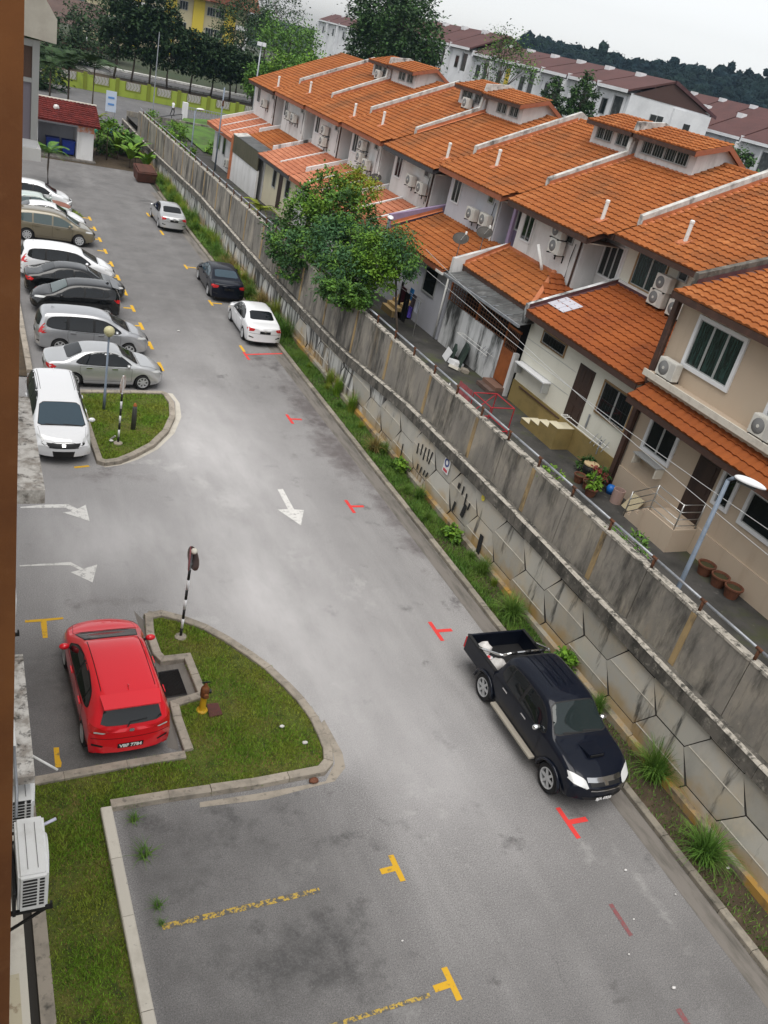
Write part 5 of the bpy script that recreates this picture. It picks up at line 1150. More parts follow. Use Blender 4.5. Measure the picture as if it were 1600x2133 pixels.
    for P, nm, m_, pl in ((s['head'], 'headlight', lamp_clear, 'F'), (s['tail'], 'tail_light', lamp_red, 'B'), (s.get('tailc'), 'tail_light', lamp_clear, 'B')):
        if P:
            of = .008 if m_ is not lamp_clear or pl == 'F' else .014
            kk = (W2 / .865)
            P = [(a * kk * (.985 if abs(a) > .8 else 1), b) for a, b in P]
            pt(nm, chaikin(P, 1, .15), pl, of, m_, step=.04); pt(nm, chaikin(mirror_y(P), 1, .15), pl, of, m_, step=.04)
    pt('grille', s['grille'], 'F', .008, black_m); pt('air_intake', s['intake'], 'F', .006, black_m)
    pt('badge', [(-.06, s['grille'][0][1] - .02), (.06, s['grille'][0][1] - .02), (.05, s['grille'][0][1] - .09), (-.05, s['grille'][0][1] - .09)], 'F', .016, chrome, step=.03)
    if s['tail']:
        pz = s['tail'][0][1] - (.05 if sty == 'hatch' else .06) if sty != 'mpv' else .95
        pt('badge', chaikin([(-.05, pz - .11), (.05, pz - .11), (.05, pz - .04), (-.05, pz - .04)], 1), 'B', .014, chrome, step=.03)
        lz = s['clear'] + .30; pt('bumper_gap', [(-W2 * .9, lz + .16), (W2 * .9, lz + .16), (W2 * .9, lz + .172), (-W2 * .9, lz + .172)], 'B', .004, seam_m)
        for q in (1, -1): pt('reflector', [(q * W2 * .62, lz - .02), (q * W2 * .88, lz + .03), (q * W2 * .88, lz - .03), (q * W2 * .64, lz - .06)][::q], 'B', .006, black_m)
    for key, pl in (('plate_r', 'B'), ('plate_f', 'F')):
        if s[key] is None: continue
        yc, zc = s[key]; po = pt('number_plate', [(yc - .26, zc - .06), (yc + .26, zc - .06), (yc + .26, zc + .06), (yc - .26, zc + .06)], pl, .012, plate_m)
        if plate and plate[1] == pl and po:
            h, n_, _, _ = bvh.ray_cast(Vector((-6 if pl == 'B' else 12, 0, zc)), Vector((1 if pl == 'B' else -1, 0, 0)))
            put('plate_lettering', text_mesh(plate[0], .115, plate_txt, bold=.004), po, (h.x + (-.02 if pl == 'B' else .02), 0, zc), (pi / 2, 0, -pi / 2 if pl == 'B' else pi / 2))
    # underbody and wheels
    mb = MB(); mb.box((x0 + .22 - ro, -(W2 - .26), cl - .07), (L_ - .34 - ro, W2 - .26, .78)); put('underbody', mb.mesh('underbody', black_m), t)
    mb = MB(); mb.box((ra + .02, -(W2 - .09), cl - .075), (wb - ra - .02, W2 - .09, cl + .3)); put('sill', mb.mesh('sill', black_m), t)  # added black box blocks light under the car to deepen its shadow
    tm, rm, bm_ = wheel_parts(R_, .21, spokes)
    for a in ax:
        for sg in (1, -1):
            w_ = put('wheel', tm, t, (a - ro, sg * (W2 - .125), R_), (0, 0, 0 if sg > 0 else pi)); put('rim', rm, w_); put('brake', bm_, w_)
    if 'spoiler' in s:
        sx, sz = s['spoiler']; mb = MB(); mb.prism([(sx - ro - .12, -.56, sz - .03), (sx - ro - .12, .56, sz - .03), (sx - ro + .22, .60, sz + .055), (sx - ro + .22, -.60, sz + .055)], (0, 0, .028)); put('spoiler', mb.mesh('spoiler', mat, recalc=True), t)
    if sty == 'hatch' or sty == 'mpv':
        xa = .62 if sty == 'hatch' else .7; za = interp(s['top'], xa); mb = MB(); mb.prism([(xa - ro - .10, -.008, za - .01), (xa - ro + .10, -.008, za - .01), (xa - ro - .06, -.008, za + .075)], (0, .016, 0)); put('aerial', mb.mesh('aerial', mat, recalc=True), t)
    if rails:
        for sg in (1, -1):
            P = [(sg * .5, 0)]; pt('roof_seam', [(.6 - ro, sg * .535), (2.3 - ro, sg * .535), (2.3 - ro, sg * .55), (.6 - ro, sg * .55)], 'T', .004, seam_m)
    return t, bvh, s
LEFT = 'cars parked in the marked bays by the building'; RIGHT = 'cars parked along the wall side kerb'
car('parked_car', 'sedan', P_silver2, 'silver sedan nose out beside the grass island, alloy wheels', 'car', (3.93, 33.02), 2, LEFT, dict(handle_m=chrome), spokes=7, glass=car_glass)
car('parked_car', 'mpv', P_silver, 'silver people carrier with tall red tail lamps next to the sedan', 'car', (3.78, 36.45), 1, LEFT, dict(handle_m=chrome))
car('parked_car', 'hatch', P_black, 'black hatchback reversed the other way, nose to the building', 'car', (6.22, 40.95), 180, LEFT, None, windglass=car_glass2)
car('parked_car', 'sedan', P_black, 'black sedan behind the black hatchback, nose out', 'car', (3.9, 43.5), 0, LEFT, dict(wb=2.7, L=4.62, top=[(0, .88), (.04, .98), (.3, 1.04), (.55, 1.08), (.75, 1.16), (1.45, 1.42), (2.0, 1.47), (2.45, 1.45), (2.85, 1.36), (3.55, 1.0), (4.05, .90), (4.45, .77), (4.62, .60)]))
car('parked_car', 'mpv', P_white, 'white people carrier with dark side windows in the middle of the row', 'car', (3.72, 46.05), -1, LEFT, None)
car('parked_car', 'mpv', P_beige, 'bronze people carrier with pale roof reflections and alloy wheels', 'car', (3.62, 53.05), -2, LEFT, dict(R=.35, H=1.76, clear=.24), glass=car_glass2, spokes=9, trim=False)
car('parked_car', 'sedan', P_white, 'white car mostly hidden behind the bronze people carrier', 'car', (3.6, 55.6), -1, LEFT)
car('parked_car', 'sedan', P_mint, 'old mint green sedan with a brown primer bonnet', 'car', (3.3, 58.05), -1, LEFT, dict(L=4.2, wb=2.45, W=1.64, ro=.95, top=[(0, .84), (.03, .93), (.5, .97), (.85, .98), (1.25, 1.33), (1.7, 1.37), (2.2, 1.36), (2.45, 1.31), (3.0, .98), (3.6, .92), (4.1, .83), (4.2, .64)], dlo=[(1.0, .97), (1.32, 1.27), (2.3, 1.28), (2.88, .95), (2.0, .95)], split=[(1.72, 1.79)], wind=[(2.5, -.52), (2.96, -.62), (2.96, .62), (2.5, .52)], hood=[(3.05, -.68), (4.1, -.62), (4.1, .62), (3.05, .68)], rearT=[(.9, -.56), (1.2, -.5), (1.2, .5), (.9, .56)], doors=[(1.15, 1.75), (1.75, 2.75)]), hoodm=P_rust, glass=car_glass2)
car('parked_car', 'hatch', P_white, 'white hatchback farthest up the row by the grass corner', 'car', (3.5, 60.9), -4, LEFT, dict(L=4.0, wb=2.5))
tj, _, _ = car('parked_car', 'mpv', P_white, 'white people carrier facing the camera beside the grass island', 'car', (3.02, 29.75), -90, LEFT, dict(L=4.8, wb=2.83, W=1.80, ro=1.0, H=1.6, top=[(0, .84), (.03, 1.0), (.14, 1.24), (.3, 1.46), (.5, 1.54), (1.4, 1.60), (2.2, 1.58), (2.75, 1.50), (3.05, 1.40), (3.95, 1.02), (4.35, .93), (4.65, .80), (4.8, .64)], wind=[(3.02, -.60), (3.92, -.72), (3.94, .72), (3.02, .60)], hood=[(3.98, -.74), (4.68, -.64), (4.68, .64), (3.98, .74)], mirror=(3.5, 1.04), grille=[(-.52, .74), (.52, .74), (.44, .60), (-.44, .60)], intake=[(-.34, .50), (.34, .50), (.3, .30), (-.3, .30)], head=[(.56, .76), (.86, .86), (.88, .94), (.74, .88), (.56, .82)]), windglass=car_glass_b, rails=True)
car('parked_car', 'hatch', P_red, 'red hatchback parked alone in the near bay, rear towards the camera', 'car', (3.06, 13.78), 92.5, LEFT, None, plate=('VBF 7784', 'B'), rails=True)
car('parked_car', 'sedan', P_silver2, 'silver sedan farthest along the kerb', 'car', (12.87, 59.15), 90, RIGHT, dict(wb=2.65, L=4.55))
car('parked_car', 'sedan', P_navy, 'blue black sedan between the two pale sedans at the kerb', 'car', (13.07, 45.4), 88, RIGHT, dict(wb=2.82, L=4.79, W=1.84, ro=1.05, doors=[(1.3, 2.25), (2.25, 3.25)], top=[(0, .88), (.04, .98), (.3, 1.04), (.62, 1.07), (.8, 1.14), (1.5, 1.40), (2.05, 1.455), (2.55, 1.45), (2.95, 1.37), (3.62, 1.0), (4.2, .90), (4.6, .77), (4.79, .60)], dlo=[(1.08, 1.0), (1.5, 1.27), (1.9, 1.36), (2.5, 1.38), (2.9, 1.29), (3.46, .955), (2.2, .955)], split=[(1.35, 1.4), (2.22, 2.29)], wind=[(3.0, -.57), (3.56, -.7), (3.58, .7), (3.0, .57)], hood=[(3.66, -.74), (4.64, -.62), (4.64, .62), (3.66, .74)], rearT=[(.82, -.64), (1.42, -.57), (1.42, .57), (.82, .64)]), glass=car_glass_b)
car('parked_car', 'sedan', P_white, 'white sedan in front of the red marked stretch of kerb', 'car', (13.22, 39.0), 89, RIGHT, dict(wb=2.55, L=4.42, doors=[(1.25, 2.2), (2.2, 3.1)]), plate=None)
# the pickup: cab from the same builder, cargo bed of its own
tp, bvh, s = car('pickup_truck', 'pickup', P_navy, 'black double cab pickup at the kerb with chrome sports bar and loaded bed', 'pickup truck', (12.82, 13.58), -90, RIGHT, dict(handle_m=chrome, mirror_m=chrome), plate=('BJA 6928', 'F'), windglass=car_glass_w)
ro = s['ro']; W2 = .89
def prof_side(y0, y1):
    P = [(-ro + .03, .62), (-.50, .62)]
    for k in range(0, 9): a = pi - pi * k / 8; P.append((.45 * cos(a), .375 + .44 * max(0, sin(a)) + .0))
    P += [(.245, .5), (.245, 1.10), (-ro + .03, 1.10)]
    mb = MB(); mb.prism([(x, y0, z) for x, z in P], (0, y1 - y0, 0)); return mb
for sg in (1, -1):
    o = put('bed_side', prof_side(sg * (W2 - .055), sg * W2).mesh('bed_side', P_navy, recalc=True), tp)
    bv = o.modifiers.new('b', 'BEVEL'); bv.width = .015; bv.segments = 2
    mb = MB(); mb.box((-ro + .02, sg * (W2 - .075), 1.105), (.24, sg * (W2 + .006), 1.13)); put('bed_rail', mb.mesh('bed_rail', black_m), tp)
    mb = MB(); mb.box((-.46, sg * .60, .62), (.46, sg * (W2 - .06), .90)); put('wheel_arch', mb.mesh('wheel_arch', black_m), tp)
    mb = MB(); mb.prism([(.62, sg * (W2 - .02), .40), (2.50, sg * (W2 - .02), .40), (2.50, sg * (W2 + .13), .40), (.62, sg * (W2 + .13), .40)], (0, 0, .05)); put('side_step', mb.mesh('side_step', M('worn tan step', (.34, .31, .26), .6) if sg > 0 else bpy.data.materials['worn tan step'], recalc=True), tp)
    for a in (0, 3.085):      # flared arches
        mb = MB(); pts = []
        for k in range(11): th = pi * (.04 + .92 * k / 10); pts.append((a + .46 * cos(th), sg * (W2 + .015), .36 + .46 * sin(th)))
        mb.tube(pts, .04, 6); put('wheel_flare', mb.mesh('wheel_flare', P_navy, True), tp)
mb = MB(); mb.box((-ro + .0, -W2 + .05, .62), (-ro + .06, W2 - .05, 1.10)); put('tailgate', mb.mesh('tailgate', P_navy), tp)
mb = MB(); mb.box((.20, -W2 + .05, .62), (.245, W2 - .05, 1.10)); put('bed_bulkhead', mb.mesh('bed_bulkhead', black_m), tp)
mb = MB(); mb.box((-ro + .06, -W2 + .06, .58), (.2, W2 - .06, .66)); put('bed_floor', mb.mesh('bed_floor', black_m), tp)
mb = MB(); mb.box((-ro - .12, -W2 + .12, .48), (-ro + .02, W2 - .12, .60)); put('bumper', mb.mesh('bumper', chrome), tp)
for sg in (1, -1):
    mb = MB(); mb.box((-ro - .01, sg * (W2 - .12), .70), (-ro + .05, sg * (W2 + .004), 1.02)); put('tail_light', mb.mesh('tail_light', lamp_red), tp)
    mb = MB(); mb.tube([(-.62, sg * (W2 - .03), 1.15), (-.50, sg * (W2 - .05), 1.20), (.02, sg * .78, 1.46), (.12, sg * .70, 1.50)], .034, 8); put('sports_bar_leg', mb.mesh('sports_bar_leg', chrome, True), tp)
mb = MB(); mb.tube([(.12, -.70, 1.50), (.14, -.5, 1.56), (.14, .5, 1.56), (.12, .70, 1.50)], .036, 8); put('sports_bar', mb.mesh('sports_bar', chrome, True), tp)
for y in (-.42, 0, .42): mb = MB(); mb.tube([(.14, y - .09, 1.56), (.14, y + .09, 1.56)], .044, 8); put('bar_sleeve', mb.mesh('bar_sleeve', black_m, True), tp)
for y in (-.3, -.1, .1, .3):
    mm = patch_mesh('roof_rib', bvh, [(1.75 - ro, y - .018), (2.9 - ro, y - .018), (2.9 - ro, y + .018), (1.75 - ro, y + .018)], 'T', .014, P_navy)
    if mm: put('roof_rib', mm, tp)
zc = interp(s['top'], 4.45)
mb = MB(); mb.v = [(4.18 - ro, -.24, zc + .03), (4.18 - ro, .24, zc + .03), (4.62 - ro, .22, zc + .075), (4.62 - ro, -.22, zc + .075), (4.64 - ro, .23, zc - .06), (4.64 - ro, -.23, zc - .06), (4.15 - ro, .3, zc - .02), (4.15 - ro, -.3, zc - .02)]
mb.f = [(0, 3, 2, 1), (3, 5, 4, 2), (0, 7, 5, 3), (1, 2, 4, 6), (0, 1, 6, 7)]; sc_ = put('bonnet_scoop', mb.mesh('bonnet_scoop', P_navy, recalc=True), tp)
mb = MB(); mb.box((4.625 - ro, -.18, zc - .0), (4.648 - ro, .18, zc + .055)); put('scoop_mouth', mb.mesh('scoop_mouth', black_m), sc_)
for z in (.965, .80):
    mm = patch_mesh('grille_bar', bvh, [(-.46, z - .03), (.46, z - .03), (.46, z + .035), (-.46, z + .035)] if z > .9 else [(-.4, z - .015), (.4, z - .015), (.4, z + .015), (-.4, z + .015)], 'F', .016, chrome)
    if mm: put('grille_bar', mm, tp)
def W_(lx, ly, lz):   # pickup's own coordinates -> place
    a = rad(-90); return (12.82 + lx * cos(a) - ly * sin(a), 13.58 + lx * sin(a) + ly * cos(a), lz)
def sack(name, label, cat, p, r, mat, seed, sc=(1, 1, 1)):
    bm = bmesh.new(); bmesh.ops.create_icosphere(bm, subdivisions=3, radius=r)
    for v in bm.verts: k = 1 + .28 * noise.noise(v.co * (2.2 / r) + Vector((seed, 0, 0))); v.co = Vector((v.co.x * k * sc[0], v.co.y * k * sc[1], max(-r * .8, v.co.z * k * sc[2])))
    me = bpy.data.meshes.new(name); bm.to_mesh(me); bm.free(); me.materials.append(mat); me.polygons.foreach_set('use_smooth', [True] * len(me.polygons)); o = bpy.data.objects.new(name, me); COL.objects.link(o); o.location = p; return tag(o, label, cat)
plastic_w = M('white plastic sheet', (.62, .61, .6), .5, [((.42, .4, .38), 5, .45, .7)])
sack('plastic_bag', 'crumpled white bag at the tail end of the pickup bed', 'bag', W_(-.74, -.62, 1.0), .19, plastic_w, 1)
sack('plastic_bag', 'flat white sack against the side of the pickup bed', 'bag', W_(-.14, -.56, .92), .25, plastic_w, 5, (1.1, .8, .8))
sack('bottle_bundle', 'small white and red packet between the bags in the pickup bed', 'packet', W_(-.44, -.62, .86), .14, M('red and white wrapper', (.6, .6, .62), .4, [((.55, .02, .03), 9, .5, .53)]), 9)
# ------------------------------------------------------------------ trees and plants
def leaf_cloud(clumps, n, size, seed, sub=14, spread=.34, droop=.25, long=1.7):
    """small folded leaf faces gathered in sprays through the volume of the crown; clumps: (centre, (rx, ry, rz))"""
    r = random.Random(seed); mb = MB(); V, Fc = mb.v, mb.f
    vol = [c[1][0] * c[1][1] * c[1][2] for c in clumps]; tot = sum(vol)
    for (c, rad_), vv in zip(clumps, vol):
        m = max(60, int(n * vv / tot)); ns = max(5, int(sub * (m / 1500) ** .6 + 6)); cs = []
        for _ in range(ns):
            while True:
                d = Vector((r.gauss(0, 1), r.gauss(0, 1), r.gauss(0, 1)))
                if d.length > .1: break
            d.normalize(); k = r.uniform(.45, 1.0) ** .5; cs.append((Vector((c[0] + d.x * rad_[0] * k, c[1] + d.y * rad_[1] * k, c[2] + d.z * rad_[2] * k)), d, r.uniform(.6, 1.3)))
        sp = spread * (rad_[0] + rad_[1] + rad_[2]) / 3
        for _ in range(m):
            q, d, kk = cs[r.randrange(ns)]
            p = q + Vector((r.gauss(0, 1), r.gauss(0, 1), r.gauss(0, .75))) * (sp * kk * .6)
            ax = Vector((r.gauss(0, 1), r.gauss(0, 1), r.gauss(-droop, .6))) + d * .5; ax.normalize()
            nn = Vector((r.gauss(0, .6), r.gauss(0, .6), 1.0)); sd = ax.cross(nn)
            if sd.length < 1e-3: continue
            sd.normalize(); s_ = size * r.uniform(.6, 1.35); w_ = s_ / long * .5; up = sd.cross(ax) * (w_ * .35); b = len(V)
            V += [tuple(p), tuple(p + ax * (s_ * .5) + sd * w_ + up), tuple(p + ax * s_), tuple(p + ax * (s_ * .5) - sd * w_ + up)]
            Fc += [(b, b + 1, b + 2), (b, b + 2, b + 3)]
    return mb
def tree(name, label, base, clumps, n, size, mats, seed, trunk_r=.14, group=None, cat='tree', bark_m=None, **kw):
    base = Vector(base); t = thing(name, label, cat, base, 0, group); r = random.Random(seed)
    cz = min(c[0][2] for c in clumps); cx = sum(c[0][0] for c in clumps) / len(clumps); cy = sum(c[0][1] for c in clumps) / len(clumps)
    top = Vector((cx, cy, max(base.z + .6, lerp(base.z, cz, .75)))); mb = MB()
    mb.tube([base - Vector((0, 0, .1)), base.lerp(top, .5) + Vector((r.uniform(-.1, .1), r.uniform(-.1, .1), 0)), top], trunk_r, 8, trunk_r * .7); part('trunk', mb, bark_m or bark, t, smooth=True)
    for c, rr in clumps:
        mb = MB(); e = Vector(c); m_ = top.lerp(e, .55) + Vector((r.uniform(-.2, .2) * rr[0], r.uniform(-.2, .2) * rr[1], .1 * rr[2])); mb.tube([top, m_, e + Vector((0, 0, rr[2] * .4))], trunk_r * .55, 6, trunk_r * .12); part('limb', mb, bark_m or bark, t, smooth=True)
        for q in range(4):
            mb = MB(); f = e + Vector((r.uniform(-.8, .8) * rr[0], r.uniform(-.8, .8) * rr[1], r.uniform(-.3, .8) * rr[2])); mb.tube([m_, m_.lerp(f, .6) + Vector((0, 0, .1 * rr[2])), f], trunk_r * .22, 5, trunk_r * .06); part('branch', mb, bark_m or bark, t)
    k = len(mats)
    for j, m in enumerate(mats):
        mb = leaf_cloud(clumps, n // k, size, seed * 17 + j, **kw); part('crown', mb, m, t, kind='stuff')
    return t
P_ = lambda x, y, X: tuple(GX(x, y, X))
# the group of trees leaning over the retaining wall
tree('garden_tree', 'tall bushy yard tree with bright yellow green shoots at its top', (17.2, 42.2, yard_z(42)), [(P_(690, 425, 17.3), (1.5, 1.6, 1.5)), (P_(640, 455, 17.0), (1.3, 1.4, 1.2)), (P_(720, 455, 17.2), (1.4, 1.4, 1.3)), (P_(683, 388, 17.3), (.6, .6, .8))], 9000, .19, [leaf_dk, leaf_md, leaf_md, leaf_lt], 21, .12, spread=.30, sub=10)
tree('garden_tree', 'dark leaved branch heavy tree hanging low over the parapet', (16.6, 44.6, yard_z(44)), [(P_(592, 520, 15.1), (.8, 1.1, .9)), (P_(585, 478, 15.6), (.8, .9, .7)), (P_(640, 520, 15.6), (1.0, 1.2, 1.0)), (P_(605, 560, 14.9), (.55, .7, .6))], 5200, .18, [leaf_dk, leaf_md, leaf_bg], 22, .10, spread=.32, sub=9)
tree('cassava_tree', 'blue green tree with drooping fingered leaves in the middle of the clump', (16.9, 38.5, yard_z(38)), [(P_(700, 515, 16.3), (1.4, 1.6, 1.4)), (P_(690, 575, 15.4), (.9, 1.2, 1.0)), (P_(745, 500, 16.9), (1.2, 1.3, 1.1)), (P_(725, 565, 15.8), (.9, 1.2, 1.1))], 8500, .20, [leaf_bg, leaf_md, leaf_bg], 23, .10, droop=.8, long=2.6, spread=.30, sub=9)
tree('garden_tree', 'light green feathery tree in front of the white laundry wall', (17.3, 35.3, yard_z(35)), [(P_(785, 535, 17.0), (1.0, 1.1, 1.0)), (P_(790, 570, 16.9), (.8, .9, .8)), (P_(760, 575, 16.7), (.7, .8, .8))], 5600, .15, [leaf_lt, leaf_lt, leaf_md], 24, .07, spread=.34, sub=9)
tree('garden_tree', 'grey green drooping tree beside the lamp head over the yard', (17.9, 33.6, yard_z(34)), [(P_(838, 522, 17.8), (.8, .8, .9)), (P_(850, 548, 17.7), (.5, .6, .7)), (P_(820, 505, 17.8), (.7, .8, .7))], 3600, .17, [leaf_bg, leaf_md], 25, .06, droop=.7, long=2.6, spread=.42)
tree('garden_tree', 'thin yellow green tree against the pink roof', (18.3, 41.8, yard_z(42)), [(P_(745, 388, 18.2), (1.1, 1.2, .55)), (P_(735, 362, 18.2), (.7, .8, .35))], 2600, .13, [leaf_yl], 26, .05)
tree('shrub', 'low bright shrub against the parapet below the tree clump', (15.9, 37.9, yard_z(38)), [(P_(715, 615, 15.0), (.5, .9, .45)), (P_(750, 618, 15.1), (.45, .6, .4)), (P_(690, 600, 14.95), (.45, .7, .45))], 3600, .17, [leaf_md, leaf_dk], 27, .05, cat='shrub')
# palms and broad leaved plants
def frond_mesh(name, L_, mat, n=18, wide=.34, droop=.55, whole=False):
    mb = MB(); pts = []
    for i in range(n + 1): t = i / n; pts.append(Vector((L_ * t * (1 - .15 * t), 0, L_ * (.45 * t - droop * 1.5 * t * t))))
    for i in range(n):
        a, b = pts[i], pts[i + 1]; mb.quad(a + Vector((0, .012, 0)), a - Vector((0, .012, 0)), b - Vector((0, .010, 0)), b + Vector((0, .010, 0)))
        t = i / n; l = wide * L_ * (sin(pi * min(1, .12 + t * .88)) ** .6)
        if whole:
            t2 = (i + 1) / n; l2 = wide * L_ * (sin(pi * min(1, .12 + t2 * .88)) ** .6) if i < n - 1 else 0
            for s_ in (1, -1): mb.quad(a, b, b + Vector((0, s_ * l2, .18 * l2)), a + Vector((0, s_ * l, .18 * l)))
        else:
            for s_ in (1, -1):
                q = a + Vector((.45 * l, s_ * l * .85, -.30 * l)); m_ = (a + q) / 2 + Vector((0, 0, .06 * l)); d = Vector((.03 + .02 * L_, 0, 0)); mb.quad(a, a + d, m_ + d * .9, m_ - d * .1); mb.quad(m_ - d * .1, m_ + d * .9, q)
    return mb.mesh(name, mat)
FR = {}
def palm(label, base, h, L_, nf, mat, seed, group=None, tr=.07, cat='palm', whole=False, droop=.55, wide=.34, tilt=(.1, .9)):
    r = random.Random(seed); t = thing('palm' if cat == 'palm' else 'broadleaf_plant', label, cat, base, 0, group)
    mb = MB(); mb.tube([(0, 0, -.1), (r.uniform(-.05, .05), r.uniform(-.05, .05), h * .5), (0, 0, h)], tr, 8, tr * .8); part('trunk', mb, bark, t, smooth=True, local=True)
    key = (mat.name, L_, whole)
    if key not in FR: FR[key] = frond_mesh('frond', L_, mat, 9 if whole else 16, wide, droop, whole)
    for k in range(nf):
        o = put('frond', FR[key], t, (0, 0, h), (0, -r.uniform(*tilt) * .9 + .25, 2 * pi * k / nf + r.uniform(-.2, .2)), (r.uniform(.8, 1.1),) * 3)
        o.rotation_euler = (r.uniform(-.15, .15), -r.uniform(*tilt), 2 * pi * k / nf * 1.0 + r.uniform(-.25, .25))
    return t
pb = G(100, 383)
palm('young palm on the grass corner at the far end of the parked row', (pb.x, pb.y, 0), 2.1, 1.7, 11, leaf_md, 31)
for k, (x, y, h, L_) in enumerate([(5.2, 88.5, 5.2, 2.6), (7.6, 87.5, 5.4, 2.6), (9.2, 88.5, 5.8, 2.8), (11.2, 87.6, 6.2, 2.7), (6.4, 92, 6.0, 2.8), (3.8, 86, 4.6, 2.6)]):
    palm(['slim palm behind the refuse house by its left end', 'slim palm behind the refuse house over its roof', 'tallest slim palm between the two barrels', 'slim palm right of the blue barrel', 'palm farther back in the palm group', 'low palm half hidden by the window bay'][k], (x, y, 0), h, L_, 12, leaf_far, 40 + k, 'palms behind the refuse house', .09)
palm('sapling with yellow green leaves right of the refuse house', (11.6, 80.3, 0), 2.6, 1.1, 9, leaf_lt, 51, None, .05); palm('second sapling beside the refuse house, shorter', (11.0, 82.0, 0), 3.0, .9, 9, leaf_yl, 52, None, .04)
for k, (x, y, L_) in enumerate([(13.2, 78.4, 2.2), (14.0, 80.6, 2.4), (12.6, 81.4, 2.0), (13.8, 83.8, 2.2), (14.4, 77.0, 1.7)]):
    palm(['broad leaved plant nearest the rusty skip', 'tallest broad leaved plant against the wall end', 'broad leaved plant beside the sapling', 'broad leaved plant at the back of the weedy corner', 'small broad leaved plant at the wall foot'][k], (x, y, 0), .7, L_, 9, leaf_md if k % 2 else leaf_lt, 60 + k, 'broad leaved plants in the weedy corner', .06, 'plant', True, .38, .13, (.5, 1.2))
tree('shrub', 'dense dark shrub at the top of the car park road', (12.6, 85.5, 0), [((12.6, 85.5, 1.3), (1.3, 1.3, 1.1)), ((13.6, 84.2, 1.0), (1.1, 1.2, .9)), ((11.6, 82.6, .6), (1.0, 1.0, .6))], 3500, .26, [leaf_dk, leaf_md], 65, .06, cat='shrub')
palm('potted palm with yellowing leaves beside the pale yellow kitchen wall', (17.6, 55.4, yard_z(55)), .6, 1.25, 9, leaf_yl, 71, None, .06, droop=.7)
# tufts of grass at the foot of the retaining wall
def tuft_mesh(n, L_, spread, seed, mat):
    r = random.Random(seed); mb = MB(); V = mb.v
    for _ in range(n):
        a = r.uniform(0, 2 * pi); l = L_ * r.uniform(.55, 1.15); k = r.uniform(.1, 1.0) * spread; w_ = .010; b0 = Vector((r.gauss(0, .07), r.gauss(0, .07), 0)); d = Vector((cos(a), sin(a), 0)); sd = Vector((-sin(a), cos(a), 0)); b = len(V)
        for i in range(5):
            t = i / 4; p = b0 + d * (l * k * t ** 1.4) + Vector((0, 0, l * (t * (1 - .15 * k) - .62 * k * t ** 2.6))); ww = w_ * (1 - t * .85); V += [tuple(p + sd * ww), tuple(p - sd * ww)]
        mb.f += [(b + 2 * i, b + 2 * i + 1, b + 2 * i + 3, b + 2 * i + 2) for i in range(4)]
    return mb.mesh('grass_tuft', mat)
SMALL_WEED = tuft_mesh(55, .5, .95, 88, leaf_gr2)
TM = [tuft_mesh(420, .95, .9, 81, leaf_gr2), tuft_mesh(320, .8, .8, 82, leaf_gr2), tuft_mesh(300, .95, .55, 83, leaf_gr), tuft_mesh(220, .8, .9, 84, leaf_dry)]
def tuft(p, k, s_, label):
    o = bpy.data.objects.new('grass_tuft', TM[k]); COL.objects.link(o); o.location = (p[0], p[1], .05); o.rotation_euler = (0, 0, RND.uniform(0, 6)); o.scale = (s_, s_, s_ * RND.uniform(.85, 1.1)); tag(o, label, 'grass tuft', 'grass tufts at the foot of the retaining wall')
for px, py, k, s_, lb in ((1462, 1790, 0, 1.25, 'big arching grass tuft nearest the bottom right corner'), (1360, 1620, 0, 1.3, 'big arching grass tuft just ahead of the pickup bonnet'), (1262, 1478, 1, .8, 'grass tuft hidden partly behind the pickup windscreen'), (1062, 1285, 0, 1.1, 'grass tuft just behind the pickup tailgate'), (1003, 1195, 1, .85, 'grass tuft below the painted wall number'),
                          (872, 1040, 1, .8, 'grass tuft below the bleached notice'), (778, 940, 3, 1.1, 'dry brown grass tuft spilling over the kerb'), (800, 945, 1, .8, 'green grass tuft right beside the dry brown one'), (715, 825, 2, 1.1, 'tall thick grass tuft beside the brown stained asphalt'), (740, 860, 2, 1.0, 'second tall thick grass tuft beside the brown stained asphalt'), (700, 805, 2, .9, 'grass tuft at the far side of the tall thick pair')):
    p = G(px, py, .05); tuft((min(15.0, max(14.4, p.x)), p.y), k, s_, lb)
for k in range(42):
    y = 39.5 + k * .85 + RND.uniform(-.3, .3); tuft((RND.uniform(14.5, 15.0), y), RND.choice((0, 1, 2, 2, 3) if 42 < y < 52 else (0, 1, 2, 2)), RND.uniform(.9, 1.35), 'tall grass tuft in the overgrown strip beside the far parked cars')
for k in range(10):
    y = 18 + k * 1.9 + RND.uniform(-.5, .5); tuft((RND.uniform(14.5, 15.0), y), RND.choice((0, 1, 2)), RND.uniform(.4, .6), 'short grass tuft in the thin strip below the hexagonal panels')
for k, (px, py, s_) in enumerate(((1187, 1385, .8), (843, 975, .7), (948, 1115, .5))):
    p = G(px, py, .3); x = min(14.95, p.x)
    tree('weed', ['broad leaved weed beside the pickup roof', 'broad leaved weed under the black paint strokes', 'small leafy weed in the grass strip'][k], (x, p.y, .05), [((x, p.y, .42 * s_ + .1), (.30 * s_, .4 * s_, .36 * s_)), ((x, p.y + .2, .3), (.2, .2, .2))], 420, .15, [leaf_md, leaf_lt], 90 + k, .02, cat='weed', long=1.2)
